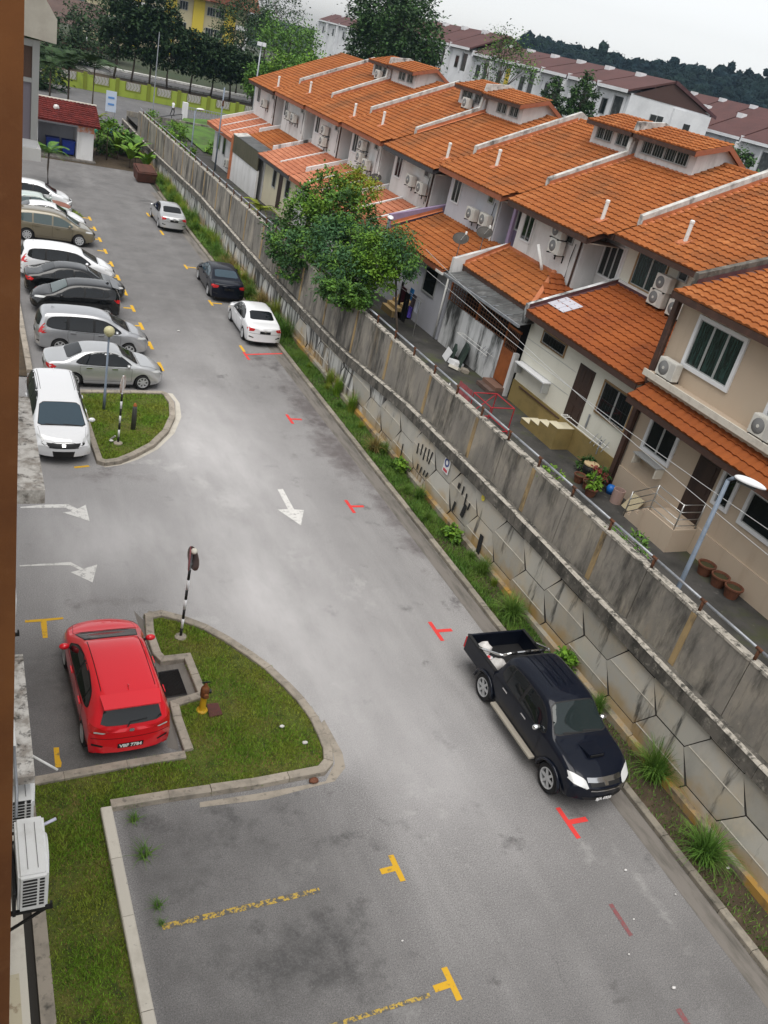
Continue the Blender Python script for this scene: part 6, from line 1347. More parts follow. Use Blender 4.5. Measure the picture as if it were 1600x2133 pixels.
for k, (x, y, s_, lb) in enumerate(((2.95, 11.55, .5, 'weed growing in the corner between kerb and bay'), (3.0, 10.7, .7, 'longer weed along the pale kerb'), (3.05, 9.6, .45, 'small weed by the first yellow dash'), (3.05, 9.25, .3, 'tiny weed by the start of the yellow dashes'))):
    o = bpy.data.objects.new('weed', SMALL_WEED); COL.objects.link(o); o.location = (x, y, 0); o.scale = (s_ * 1.1, s_ * 1.5, s_ * 1.0); o.rotation_euler = (0, 0, .1 + .2 * k); tag(o, lb, 'weed')
# mossy weeds behind the parapet
for k, (px, py) in enumerate(((1160, 985), (1225, 1075), (1290, 1110), (1330, 1130))):
    p = GX(px, py, 15.9); tree('weed', ['yellow green weed behind the handrail by the pots', 'small weed behind the handrail', 'thin leafy weed leaning over the handrail', 'low weed behind the handrail by the railed steps'][k], (15.9, p.y, yard_z(p.y)), [((15.85, p.y, p.z - .1), (.28, .4, .3)), ((15.9, p.y, 3.3), (.3, .4, .4))], 420, .11, [leaf_lt if k < 2 else leaf_md], 100 + k, .02, cat='weed')
# street trees along the far road, one by one
ft = random.Random(5)
FTX = [21.6, 24.1, 26.8, 29.3, 32.8, 36.3, 39.2, 43.0]
for k, x in enumerate(FTX):
    y = 147.5 + ft.uniform(-1, 1); h = [13.0, 12.6, 12.6, 10.6, 8.6, 8.4, 7.4, 7.0][k]
    cl = [((x + ft.uniform(-.6, .6), y, 3.0 + (h - 3) * f), (rx * ft.uniform(.9, 1.1), rx, (h - 3) * .22)) for f, rx in ((.2, 2.3), (.5, 2.8), (.78, 2.1))]
    tree('street_tree', ['street tree at the left end of the row, over the first fence grille', 'street tree second from the left of the far row', 'street tree in front of the brown roofed hall', 'street tree hiding the left half of the yellow school', 'street tree below the white school balcony', 'street tree whose top reaches the school window', 'paler street tree near the right end of the row', 'street tree beside the tall street lamp'][k], (x, y, 0), cl, 3600, .55, [leaf_fd, leaf_far, leaf_fd], 110 + k, .16, 'dark street trees behind the lime fence')
for k, (x, y, z, rx, rz, m, lb) in enumerate([(45.0, 138, 6.2, 3.2, 3.0, leaf_lt, 'bright yellow green tree right of the street lamp'), (49.5, 140, 6.8, 3.0, 2.8, leaf_lt, 'bright spreading tree beside the white rows'), (41.5, 139, 4.6, 2.4, 2.6, leaf_md, 'mid green tree below the bright yellow green one'), (49, 152, 10.5, 4.5, 4.0, leaf_md, 'tall mid green tree behind the bright trees'),
                                              (43.5, 160, 11.0, 4.5, 4.5, leaf_far, 'dark tree touching the right end of the school'), (52.5, 134, 4.2, 3.2, 2.8, leaf_md, 'low round tree by the far end of the terrace roofs'), (57, 130, 5.5, 3.0, 3.0, leaf_dk, 'dark round tree by the far end of the terrace roofs'), (55, 185, 15, 6, 6, leaf_far, 'large dark tree at the top behind the school')]):
    tree('broadleaf_tree', lb, (x, y, 0), [((x, y, z), (rx, rx, rz)), ((x - rx * .6, y - 1, z - rz * .3), (rx * .6, rx * .6, rz * .6)), ((x + rx * .6, y + 1, z - rz * .2), (rx * .6, rx * .6, rz * .6))], 4200, .42, [m, leaf_md if m is leaf_lt else m], 130 + k, .2, 'trees beyond the terrace')
for k, (px, py, Y, r_) in enumerate(((100, 100, 150, 3.6), (150, 70, 158, 3.8), (75, 150, 120, 3.0), (215, 40, 175, 5.0))):
    p = GY(px, py, Y); tree('broadleaf_tree', ['dark tree between the window bay and the brown hall', 'dark tree in front of the brown hall roof', 'low dark tree beside the palms at the left edge', 'tall dark tree behind the street row at the top left'][k], (p.x, p.y, 0), [((p.x, p.y, p.z), (r_, r_, r_ * .9)), ((p.x - 1.5, p.y, p.z - r_ * .7), (r_ * .8, r_ * .8, r_ * .6)), ((p.x + 1.5, p.y, p.z - r_ * .5), (r_ * .7, r_ * .7, r_ * .6))], 3000, .5, [leaf_fd, leaf_far], 145 + k, .2, 'dark trees at the top left')
# the big tree behind the roofs, and the airy one before the white houses
tree('large_tree', 'large dark green tree towering behind the terrace roofs', (54, 112, 0), [(P_(800, 30, 54), (4.2, 4.6, 3.6)), (P_(850, 60, 54), (4.2, 4.6, 3.4)), (P_(790, 90, 54), (4.2, 4.6, 3.0)), (P_(880, 95, 54), (2.8, 3.2, 2.2)), (P_(850, 130, 54), (3.6, 4, 2.4)), (P_(850, 0, 54), (3.0, 3.4, 2.4)), (P_(760, 120, 54), (3.2, 3.4, 2.6)), (P_(765, 30, 54), (2.6, 3, 2.4))], 20000, .48, [leaf_far, leaf_dk, leaf_fd, leaf_dk], 150, .45)
tree('airy_tree', 'thin open tree standing in front of the white modern houses', (56, 92, 1), [(P_(1055, 80, 56), (1.6, 2.4, 1.0)), (P_(1065, 115, 56), (2.0, 2.8, 1.2)), (P_(1010, 120, 56), (1.2, 2.0, .9)), (P_(1090, 150, 56), (1.4, 2.0, 1.0)), (P_(1020, 165, 56), (1.6, 2.2, .9))], 2500, .26, [leaf_far, leaf_md], 151, .16, spread=.55)
for k, (px, py, X) in enumerate(((1150, 205, 66), (1218, 195, 66))):
    p = GX(px, py, X); tree('conifer', ['dark layered tree left of the yellow doorway house', 'dark layered tree right of the yellow doorway house'][k], (X, p.y, 3), [((X, p.y, p.z + f), (r_, r_, .5)) for f, r_ in ((-2.2, 2.0), (-1.0, 1.9), (.2, 1.5), (1.2, 1.0), (2.0, .5))], 2600, .36, [leaf_dk, leaf_far], 160 + k, .14, 'layered trees before the white houses')
# the wooded hill
random.seed(3); hr_ = random.Random(11); mb = MB()
def hill_el(az): return lin_tab([(0, .002), (26, .004), (29.5, .012), (31.5, .033), (37, .036), (42, .0437), (46, .052), (55, .055), (70, .04)], az)
ico = bmesh.new(); bmesh.ops.create_icosphere(ico, subdivisions=2, radius=1); IV = [v.co.copy() for v in ico.verts]; IF = [tuple(v.index for v in f.verts) for f in ico.faces]; ico.free()
for az in [28.5 + .17 * q for q in range(205)]:
    for f in [.2, .4, .52, .62, .7, .77, .83, .88, .92, .96, 1.0]:
        D = lerp(400, 540, f) + hr_.uniform(-6, 6); a_ = rad(az + hr_.uniform(-.25, .25)); zt = CAM_Z + D * hill_el(az); z = lerp(4, zt - 4, f ** .8) + hr_.uniform(-1.5, 1.5); R_ = hr_.uniform(2.0, 3.9); hz_ = R_ * hr_.uniform(.8, 1.25)
        if f == 1.0 and hr_.random() < .22: z += hr_.uniform(1, 4); R_ *= .8
        b = len(mb.v); o = Vector((hr_.uniform(0, 90), 0, 0))
        for v in IV: k = 1 + .5 * noise.noise(v * 2.3 + o) + .3 * noise.noise(v * 6 + o); mb.v.append((D * sin(a_) + v.x * R_ * k, D * cos(a_) + v.y * R_ * k, z + v.z * hz_ * k))
        mb.f += [tuple(b + i for i in q) for q in IF]
        cp = Vector((D * sin(a_), D * cos(a_), z))
        for _ in range(16):
            d = Vector((hr_.gauss(0, 1), hr_.gauss(0, 1), abs(hr_.gauss(0, 1)) + .1)).normalized(); p = cp + Vector((d.x * R_, d.y * R_, d.z * hz_)) * hr_.uniform(.9, 1.18); a1 = Vector((hr_.gauss(0, 1), hr_.gauss(0, 1), hr_.gauss(0, .7))).normalized() * hr_.uniform(.6, 1.5); b1 = a1.cross(d) * .6; q = len(mb.v); mb.v += [tuple(p - a1), tuple(p + b1), tuple(p + a1), tuple(p - b1)]; mb.f.append((q, q + 1, q + 2, q + 3))
solo('hill_forest', mb, hill_leaf, kind='stuff')
mb = MB(); azs = list(range(-10, 80, 3))
for a, b in zip(azs, azs[1:]):
    for D0, D1, f0, f1 in ((380, 460, 0, .45), (460, 560, .45, 1.0), (560, 760, 1.0, .6)):
        def hp(az, D, f): zt = CAM_Z + D * hill_el(az); return (D * sin(rad(az)), D * cos(rad(az)), lerp(0, zt - 7, f))
        mb.quad(hp(a, D0, f0), hp(b, D0, f0), hp(b, D1, f1), hp(a, D1, f1))
solo('hill', mb, M('wooded hillside', (.012, .028, .014), .95), kind='structure')

for k, (x, y, r_) in enumerate(((17.2, 76, .8), (16.6, 82, .9), (18.4, 86, 1.0), (17.0, 90, 1.1), (20.5, 80, .7))):
    tree('shrub', ['low weedy shrub behind the parapet by the end house', 'second weedy shrub farther along the parapet', 'round shrub on the lawn strip', 'shrub by the far end of the parapet', 'small shrub at the end house wall'][k], (x, y, yard_z(y)), [((x, y, yard_z(y) + r_ * .6), (r_, r_ * 1.2, r_ * .7))], 700, .22, [leaf_md, leaf_lt], 180 + k, .04, 'weedy shrubs in the far yard', 'shrub')
# ------------------------------------------------------------------ buildings beyond
def cbx(H, name, a, b, m, lb=None): return bx(H, name, a, b, m, lb)
# lime boundary fence, one panel after another
fn = thing('boundary_fence', 'lime green boundary wall with olive piers and grey grilles across the street', 'boundary wall', (30, 126.4, 0))
for k in range(20):
    x0 = 7.2 + 3.95 * k; x1 = x0 + 3.95; y = 126.5
    bx(fn, 'pier', (x0 - .22, y - .1, 0), (x0 + .22, y + .2, 2.05), fence_olive)
    bx(fn, 'wall_panel', (x0 + .23, y, 0), (x1 - .23, y + .15, .75), fence_lime); bx(fn, 'wall_panel', (x0 + .23, y, .751), (x0 + .95, y + .15, 1.85), fence_lime); bx(fn, 'wall_panel', (x1 - .95, y, .751), (x1 - .23, y + .15, 1.85), fence_lime)
    bx(fn, 'grille_frame', (x0 + .951, y - .03, .76), (x1 - .951, y + .1, .92), fence_olive); bx(fn, 'grille_frame', (x0 + .951, y - .03, .921), (x0 + 1.07, y + .1, 1.9), fence_olive); bx(fn, 'grille_frame', (x1 - 1.07, y - .03, .921), (x1 - .951, y + .1, 1.9), fence_olive)
    bx(fn, 'grille', (x0 + 1.071, y + .05, .921), (x1 - 1.071, y + .09, 1.82), grille_gy)
    mb = MB()
    for q in range(5): xx = lerp(x0 + 1.1, x1 - 1.3, q / 4); mb.tube([(xx, y + .02, .95), (xx + .25, y + .02, 1.35), (xx, y + .02, 1.8)], .03, 4)
    part('grille_scroll', mb, fence_olive, fn, kind='stuff')
# pale kerb lines of the back road
for k in range(2):
    mb = MB(); mb.box((12, 150.0 + 8.6 * k, 0), (80, 150.35 + 8.6 * k, .3)); solo('kerb', mb, firewall_m, kind='structure')
# refuse house with red tiled roof
H = thing('refuse_house', 'white refuse shelter with a dark red tiled roof at the end of the road', 'refuse shelter', (7, 79, 0)); T = Tiles()
bx(H, 'back_wall', (3.4, 81.0, 0), (10.2, 81.2, 3.0), grey_wall); bx(H, 'side_wall', (8.95, 78.1, 0), (10.2, 80.99, 2.75), white_wall); bx(H, 'side_wall', (3.2, 78.1, 0), (6.0, 80.99, 2.75), white_wall)
bx(H, 'wall_band', (8.93, 78.07, 2.2), (10.22, 78.098, 2.7), M('faded orange paint', (.6, .24, .12), .8, [((.6, .5, .5), 3, .45, .6)])); bx(H, 'lintel', (6.01, 78.1, 2.5), (8.94, 78.3, 2.75), grey_wall); bx(H, 'floor', (3.2, 77.6, 0), (10.4, 81, .12), gutter_m)
for k in range(5): bx(H, 'vent_opening', (6.2 + .55 * k, 80.96, 2.1), (6.6 + .55 * k, 80.995, 2.4), dark_void if k < 3 else white_frame)
u = Vector((0, 3.3, 1.15)); T.plane((3.2, 77.5, 2.82), (1, 0, 0), u, 7.4, u.length, tile_red, tile_red); mb = MB(); mb.prism([(3.2, 77.5, 2.8), (10.6, 77.5, 2.8), (10.6, 80.8, 3.95), (3.2, 80.8, 3.95)], (0, 0, -.08)); part('roof', mb, tile_red, H, recalc=True)
mb = MB(); mb.prism([(3.2, 80.81, 3.97), (10.6, 80.81, 3.97), (10.6, 83.5, 3.0), (3.2, 83.5, 3.0)], (0, 0, -.08)); part('roof', mb, tile_red, H, recalc=True); bx(H, 'ridge_capping', (3.2, 80.7, 3.95), (10.62, 80.95, 4.06), pale_render); T.flush(H, 0)
sack('plastic_bag', 'white bag lying on the red tiled roof', 'bag', (7.4, 79.3, 3.55), .22, plastic_w, 14)
def bin_(x, y, label, rz=0):
    t = thing('wheeled_bin', label, 'wheeled bin', (x, y, .12), rz, 'blue bins in the refuse house'); mb = MB()
    mb.v = [(-.42, -.34, .12), (.42, -.34, .12), (.42, .34, .12), (-.42, .34, .12), (-.5, -.42, 1.1), (.5, -.42, 1.1), (.5, .42, 1.1), (-.5, .42, 1.1)]; mb.f = [(3, 2, 1, 0), (4, 5, 6, 7), (0, 1, 5, 4), (1, 2, 6, 5), (2, 3, 7, 6), (3, 0, 4, 7)]; part('body', mb, blue_bin, t, local=True)
    mb = MB(); mb.box((-.53, -.46, 1.1), (.53, .45, 1.17)); part('lid', mb, blue_bin, t, local=True)
    for sx in (-.35, .35): mb = MB(); mb.lathe([(.0, -.03), (.09, -.03), (.09, .03), (0, .03)], (sx, -.25, .09), 10, 'x'); part('wheel', mb, black_m, t, local=True)
bin_(7.2, 79.4, 'left blue bin in the refuse house'); bin_(8.4, 79.2, 'right blue bin in the refuse house')
mb = MB(); mb.lathe([(.30, 0), (.33, .3), (.34, .9), (.30, 1.25), (.12, 1.32), (0, 1.33)], (10.1, 91.5, 0), 16); solo('barrel', mb, blue_bin, 'tall blue barrel standing behind the refuse house', 'barrel', loc=(10.1, 91.5, 0), smooth=True)
mb = MB(); mb.lathe([(.22, 0), (.34, .7), (.36, 1.0), (.12, 1.2), (0, 1.22)], (7.9, 93.5, 0), 14); solo('barrel', mb, M('pale yellow plastic', (.55, .42, .2), .6), 'pale yellow urn left of the blue barrel', 'barrel', loc=(7.9, 93.5, 0), smooth=True)
sack('refuse_bag', 'bright blue refuse bag by the street notice', 'bag', (13.6, 93.2, .3), .45, M('blue bag', (.02, .12, .55), .5), 15); sack('refuse_bag', 'green refuse bag next to the blue one', 'bag', (12.6, 93.6, .25), .4, M('green bag', (.03, .35, .22), .5), 16)
sheet('paving', [(8, 90.5), (14.5, 89.8), (14.8, 96.5), (8, 97.2)], .012, brick_pave)
nb = thing('street_notice', 'pale blue notice board on posts at the street edge', 'notice board', (14.0, 97.0, 0)); bx(nb, 'board', (13.6, 96.95, 1.7), (14.6, 97.0, 3.6), M('pale blue board', (.5, .58, .7), .6)); bx(nb, 'post', (13.65, 97.01, 0), (13.72, 97.08, 3.6), galv); bx(nb, 'post', (14.5, 97.01, 0), (14.57, 97.08, 3.6), galv)
for z in (2.9, 2.3): bx(nb, 'lettering', (13.8, 96.93, z), (14.4, 96.945, z + .18), M('blue print', (.1, .25, .55), .6) if z > 2.5 else bpy.data.materials['blue print'])
# rusty skip lying tilted by the kerb
t = thing('skip', 'rusty brown steel refuse skip tipped against the weeds at the road end', 'skip', (13.55, 73.6, 0), rad(12)); mb = MB()
Q = [(-.95, -.75, .1), (.95, -.75, .1), (.8, .75, .35), (-.8, .75, .35), (-1.05, -1.0, 1.05), (1.05, -1.0, 1.05), (1.0, .6, 1.65), (-1.0, .6, 1.65)]
Q = [(a * .72, b * .72, c_ * .72) for a, b, c_ in Q]; skip_m = M('rusty skip paint', (.085, .032, .022), .8, [((.05, .025, .018), 2.5, .45, .65), ((.14, .05, .03), 5, .55, .7)])
for nm, q in (('bottom', (0, 1, 2, 3)), ('front_plate', (0, 1, 5, 4)), ('side_plate', (1, 2, 6, 5)), ('back_plate', (2, 3, 7, 6)), ('side_plate', (3, 0, 4, 7))):
    mb = MB(); n_ = (Vector(Q[q[1]]) - Vector(Q[q[0]])).cross(Vector(Q[q[2]]) - Vector(Q[q[0]])).normalized() * .05; mb.prism([Q[i] for i in q], n_); part(nm, mb, skip_m, t, local=True, recalc=True)
mb = MB()
for a, b in ((4, 5), (5, 6), (6, 7), (7, 4)): mb.tube([Q[a], Q[b]], .06, 6)
part('rim', mb, skip_m, t, local=True)
mb = MB(); mb.prism([(-.68, -.68, .81), (.68, -.68, .81), (.65, .36, 1.21), (-.65, .36, 1.21)], (0, 0, .05)); part('lid', mb, skip_m, t, local=True, recalc=True)
# low gate and railing at the wall end
gt = thing('gate', 'white barred gate beside a white post at the far end of the yards', 'gate', (25, 112, 0)); bx(gt, 'post', (24.4, 111.8, 0), (25.0, 112.3, 2.3), white_wall); 
for k in range(16): bx(gt, 'bar', (25.15 + .3 * k, 112, .2), (25.21 + .3 * k, 112.05, 1.9), galv)
bx(gt, 'rail', (25.0, 111.99, 1.8), (30, 112.06, 1.88), galv); bx(gt, 'rail', (25.0, 111.99, .25), (30, 112.06, .33), galv)
rl = thing('railing', 'dark pipe railing along the street above the wall end', 'railing', (19, 104, 0))
for z in (.5, 1.0): mb = MB(); mb.tube([(15.6, 98, z), (24.3, 111.5, z)], .04, 6); part('rail', mb, black_iron, rl)
for k in range(6): f = k / 5; mb = MB(); mb.tube([(lerp(15.6, 24.3, f), lerp(98, 111.5, f), 0), (lerp(15.6, 24.3, f), lerp(98, 111.5, f), 1.02)], .04, 6); part('post', mb, black_iron, rl)
sheet('lawn', [(19.6, 80), (25, 80), (27, 104), (22, 100), (19.5, 92)], 2.02, M('bright lawn', (.075, .16, .02), .9, [((.035, .07, .015), .5, .42, .62), ((.06, .05, .03), .9, .55, .7)]))
# yellow school
H = thing('school', 'yellow and cream school block with a rust red roof at the top left', 'school', (46, 217, 0))
bx(H, 'wall', (26, 216, 0), (59.0, 226, 13.0), school_cream)
for x in (33.6, 41.2, 47.2, 54.2): bx(H, 'yellow_bay', (x, 215.6, 0), (x + 2.4, 215.99, 13.0), school_yellow)
for k, x in enumerate((30, 36.6, 39.0, 44.2, 50.2, 52.2)):
    for z in (5.6, 9.6):
        wv = bx(H, 'window', (x, 215.85, z), (x + 1.8, 215.99, z + 1.7), alu)
        for q in range(3): bx(wv, 'pane', (x + .08 + .58 * q, 215.8, z + .1), (x + .56 + .58 * q, 215.849, z + 1.6), glass_dk)
for z in (4.4, 8.2): bx(H, 'balcony', (26, 215.2, z), (41, 215.84, z + .9), white_wall); bx(H, 'balcony', (56.7, 215.2, z), (59.2, 215.84, z + .9), white_wall)
bx(H, 'corner_post', (59.01, 215.5, 0), (59.6, 216.2, 13.0), white_wall)
mb = MB(); mb.prism([(24, 213.8, 12.6), (61.5, 213.8, 12.2), (61.5, 221, 17.5), (24, 221, 17.9)], (0, 0, .15)); part('roof', mb, school_roof, H, recalc=True)
mb = MB(); mb.prism([(50, 213.6, 12.5), (54, 213.6, 16.5), (58, 213.6, 12.4)], (0, 3, 0)); part('gable', mb, school_roof, H, recalc=True)
# brown roofed hall
H = thing('hall', 'open sided brown roofed hall among the trees at the top left', 'hall', (20, 190, 0))
mb = MB(); mb.prism([(9, 186, 3.6), (28, 186, 3.6), (25, 192, 7.4), (12, 192, 7.4)], (0, 0, .12)); part('roof', mb, M('brown roof sheet', (.10, .065, .055), .8, [((.07, .045, .04), .6, .4, .7)]), H, recalc=True)
for k in range(8): bx(H, 'column', (9.6 + 2.5 * k, 186.6, 0), (9.9 + 2.5 * k, 186.9, 3.6), white_wall if k % 3 == 2 else wood_brown)
bx(H, 'low_wall', (9.6, 186.5, 0), (27.6, 186.59, 1.5), M('brown brick wall', (.12, .055, .045), .85))
# white modern terrace, house by house; all face -X, roofs stepped
def modern(label, X, Y0, Y1, ze, zp, depth, gable=False, yellow=False, base=0.0, group='white modern terrace houses', flip=False, tall=False):
    H = thing('modern_house', label, 'house', (X, (Y0 + Y1) / 2, base), 0, group)
    bx(H, 'wall', (X, Y0 + .02, base), (X + depth, Y1 - .02, ze), far_white)
    yr = (Y0 + Y1) / 2; 
    mb = MB(); mb.prism([(X - .8, Y0 - .15, ze + .05), (X - .8, Y1 - .5, ze + .05), (X + depth * .45, Y1 - .5, zp), (X + depth * .45, Y0 - .15, zp)], (0, 0, .25)); part('roof', mb, maroon, H, recalc=True)
    mb = MB(); mb.prism([(X + depth * .45 + .01, Y0 - .15, zp - .01), (X + depth * .45 + .01, Y1 - .5, zp - .01), (X + depth + .8, Y1 - .5, ze - .4), (X + depth + .8, Y0 - .15, ze - .4)], (0, 0, .25)); part('roof', mb, maroon, H, recalc=True)
    bx(H, 'fascia', (X - .85, Y0 - .15, ze - .12), (X - .79, Y1 - .5, ze + .28), far_white)
    bx(H, 'firewall', (X - .6, Y1 - .42, ze - 1.0), (X + depth * .55, Y1 - .1, ze + .55), far_white)
    bx(H, 'painted_eave_shade', (X - .7, Y0, ze - .2), (X - .005, Y1 - .5, ze - .13), dark_void)  # near-black slab paints the shadow under the eave
    if gable:
        mb = MB(); mb.prism([(X + .3, Y0 - .04, ze - .05), (X + depth * .45, Y0 - .04, zp - .05), (X + depth - .2, Y0 - .04, ze - .3)], (0, .05, 0)); part('gable', mb, maroon_gable, H, recalc=True)
        mb = MB(); mb.prism([(X + depth * .45 - .1, Y0 - .3, zp + .3), (X + depth * .45 + .2, Y0 - .3, zp + .3), (X + depth + .9, Y0 - .3, ze - .2), (X + depth + .9, Y0 - .3, ze - .55), (X + depth * .45, Y0 - .3, zp - .1)], (0, .14, 0)); part('bargeboard', mb, flash_dk, H, recalc=True)
        for (a, b, z0, z1) in ((3.9, 6.1, ze - 3.5, ze - 1.7), (9.4, 10.6, ze - 4.0, ze - 1.6)):
            wv = bx(H, 'window', (X + a, Y0 - .06, z0), (X + b, Y0 + .01, z1), alu); n_ = 2 if b - a > 2 else 1
            for q in range(n_): bx(wv, 'pane', (X + lerp(a, b, q / n_) + .06, Y0 - .08, z0 + .06), (X + lerp(a, b, (q + 1) / n_) - .06, Y0 - .061, z1 - .06), glass_dk)
        bx(H, 'wall_block', (X + 7.2, Y0 - .35, base), (X + depth - .01, Y0 + .015, ze - .45), far_white)
        bx(H, 'window', (X + 9.4, Y0 - .40, ze - 4.2), (X + 10.5, Y0 - .36, ze - 1.9), glass_dk)
    y = Y0 + .8
    op = bx(H, 'balcony_opening', (X - .03, Y0 + .9, ze - 3.4), (X + .02, Y0 + 3.0, ze - .7), school_yellow if yellow else glass_gy)
    bx(op, 'frame', (X - .25, Y0 + .6, ze - 3.7), (X - .031, Y0 + .9, ze - .5), school_cream if yellow else far_white); bx(op, 'frame', (X - .25, Y0 + 3.0, ze - 3.7), (X - .031, Y0 + 3.3, ze - .5), far_white)
    wv = bx(H, 'window', (X - .05, Y0 + 4.2, ze - 3.2), (X + .02, Y0 + 5.6, ze - 1.2), alu); bx(wv, 'pane', (X - .07, Y0 + 4.3, ze - 3.1), (X - .051, Y0 + 5.5, ze - 1.3), glass_dk)
    bx(H, 'wing_wall', (X - 1.2, Y1 - .45, base), (X - .01, Y1 - .15, ze - .3), far_white)
    mb = MB(); mb.box((X + depth * .35, Y1 - 1.5, zp - .3), (X + depth * .42, Y1 - .4, zp + .35)); part('vent_block', mb, far_white, H)
    return H
LB = ['white modern house with the big brown gable end facing the camera', 'white modern house second from the brown gable', 'white modern house with glazed opening third from the gable', 'white modern house fourth from the gable behind the dark tree', 'white modern house with the bright yellow doorway', 'last white modern house of the near block']
for k in range(6): modern(LB[k], 76, 97.5 + 7 * k, 104.5 + 7 * k, 14.75 + .0 * k, 17.0, 13.5, k == 0, k == 4)
for k in range(5): modern(['white corner house at the near end of the second white block', 'second house of the second white block', 'third house of the second white block', 'fourth house of the second white block', 'far house of the second white block'][k], 80, 148 + 8 * k, 156 + 8 * k, 15.3, 18.6, 14, k == 0)
ORD = ['first', 'second', 'third', 'fourth', 'fifth', 'sixth', 'seventh', 'eighth']
for k in range(7): modern(ORD[k] + ' house from the near end of the white row glimpsed between the large trees', 104, 232 + 9 * k, 241 + 9 * k, 14.0, 16.5, 9, k == 0, group='distant white rows between the trees')
for k in range(7): modern(ORD[k] + ' house from the near end of the farthest white row between the trees', 150, 300 + 9 * k, 309 + 9 * k, 17.5, 21, 15, k == 0, group='distant white rows between the trees')
for k in range(8): modern(ORD[k] + ' house from the near end of the maroon roofed row right below the hill', 122, 98 + 8 * k, 106 + 8 * k, 14.3, 17.6, 14, k == 0, group='maroon roofed rows at the right edge')
for k in range(6): modern(ORD[k] + ' house from the near end of the row just behind the big brown gable', 98, 84 + 7.5 * k, 91.5 + 7.5 * k, 9.6 if k < 1 else 12.6, 12.0 if k < 1 else 15.5, 12, k == 0, group='maroon roofed rows at the right edge')
# tiled roof of the next street's houses, seen over the ridge
H = thing('terrace_house', 'orange tiled roof of the next street rising beyond the ridge at the right edge', 'house', (52, 48, 0)); T = Tiles(); T.plane((44.5, 46.5, 9.6), (0, -1, 0), (1, 0, .42), 16, 7.5, tile_a, tile_a); T.flush(H, 0)
bx(H, 'wall', (45.2, 30.5, 0), (57, 46.5, 9.4), white_wall); mb = MB(); mb.prism([(44.5, 30.5, 9.58), (51.4, 30.5, 12.45), (58, 30.5, 9.6)], (0, 16, 0)); part('roof', mb, tile_a, H, recalc=True)
firewall(H, 41.0, [(45.2, 10.2), (51.2, 12.75)], white_wall, .25, .3)
hz = tree('shrub', 'dark round tree below the maroon roofs at the right edge', (80, 80, 0), [((80, 80, 9.6), (2.6, 2.8, 2.2))], 2200, .4, [leaf_dk], 171, .2, cat='shrub')
# ------------------------------------------------------------------ the apartment building the photograph was taken from
AP = thing('apartment_building', 'brown rendered apartment building edge with white ledges along the left side', 'apartment building', (0, 5, 0))
FX = .30
mb = MB(); zt_, zb_ = 20.0, -.1
def edge_x(z): return 4.0 * lerp(.0694, .0620, (z - 7.2) / 6.7)
mb.v = [(-3.0, 4.0, zb_), (edge_x(zb_), 4.0, zb_), (edge_x(20), 4.0, zt_), (-3.0, 4.0, zt_), (-3.0, 4.4, zb_), (edge_x(zb_) - .05, 4.4, zb_), (edge_x(20) - .05, 4.4, zt_), (-3.0, 4.4, zt_)]
mb.f = [(0, 1, 2, 3), (7, 6, 5, 4), (1, 5, 6, 2), (0, 3, 7, 4), (3, 2, 6, 7), (0, 4, 5, 1)]
part('brown_pier', mb, brown_col, AP)
bx(AP, 'wall', (-8, 5.2, -.1), (FX, 24.0, 20), pale_render); bx(AP, 'wall', (-8, 4.41, -.1), (.15, 5.19, 20), pale_render)
bx(AP, 'floor_slab', (-8, -6, 12.2), (-.6, 3.9, 12.4), pale_render); bx(AP, 'wall', (-8, -6.0, -.1), (-4, 3.99, 20), brown_col)
def ledge(X1, Y0, Y1, z, t, mat=ledge_w): return bx(AP, 'ledge', (FX + .002, Y0, z - t), (X1, Y1, z), mat)
ledge(.845, 8.75, 11.2, 9.0, .17); ledge(.815, 8.35, 10.75, 5.05, .13); 
# sunshade slab and window bay at the upper left
mb = MB(); s0, s1, s2 = GY(50, 20, 10.2), GY(116, 28, 10.2), GY(116, 86, 10.0)
mb.v = [(FX, 9.9, 13.33), (.905, 9.9, 13.29), (.905, 9.9, 13.50), (.75, 9.9, 13.72), (FX, 9.9, 13.85), (FX, 12.2, 13.33), (.905, 12.2, 13.29), (.905, 12.2, 13.50), (.75, 12.2, 13.72), (FX, 12.2, 13.85)]
mb.f = [(0, 1, 2, 3, 4), (9, 8, 7, 6, 5)] + [(i, (i + 1) % 5, (i + 1) % 5 + 5, i + 5) for i in range(5)]; part('sunshade', mb, pale_render, AP, recalc=True)
wv = bx(AP, 'window', (.46, 10.0, 12.30), (.765, 10.06, 12.37), white_frame)
for a, b in (((.70, 10.0, 12.371), (.765, 10.06, 13.28)), ((FX + .01, 10.0, 12.371), (FX + .06, 10.06, 13.28)), ((FX + .061, 10.0, 12.9), (.699, 10.06, 12.94)), ((FX + .061, 10.0, 13.22), (.699, 10.06, 13.28))): bx(wv, 'frame', a, b, alu)
bx(wv, 'pane', (FX + .06, 10.02, 12.371), (.698, 10.03, 12.899), M('pale lilac glass', (.22, .20, .24), .15)); bx(wv, 'pane', (FX + .06, 10.02, 12.941), (.698, 10.03, 13.219), brick_pave)
bx(AP, 'sill', (FX + .001, 9.96, 12.18), (.80, 11.5, 12.299), white_wall)
# apron and drain at the foot
bx(AP, 'apron', (FX + .001, 2, -.02), (.86, 14, .10), pale_render); bx(AP, 'plinth', (FX + .001, 6.4, .101), (.72, 8.6, .55), M('cream plinth', (.50, .45, .33), .85, [((.2, .13, .08), 4, .58, .72)])); 
mb = MB(); mb.box((.861, 2, -.04), (1.0, 14, .012)); part('drain_channel', mb, joint_m, AP)
bx(AP, 'drain_edge', (1.001, 2, -.04), (1.22, 14, .085), kerb_m)
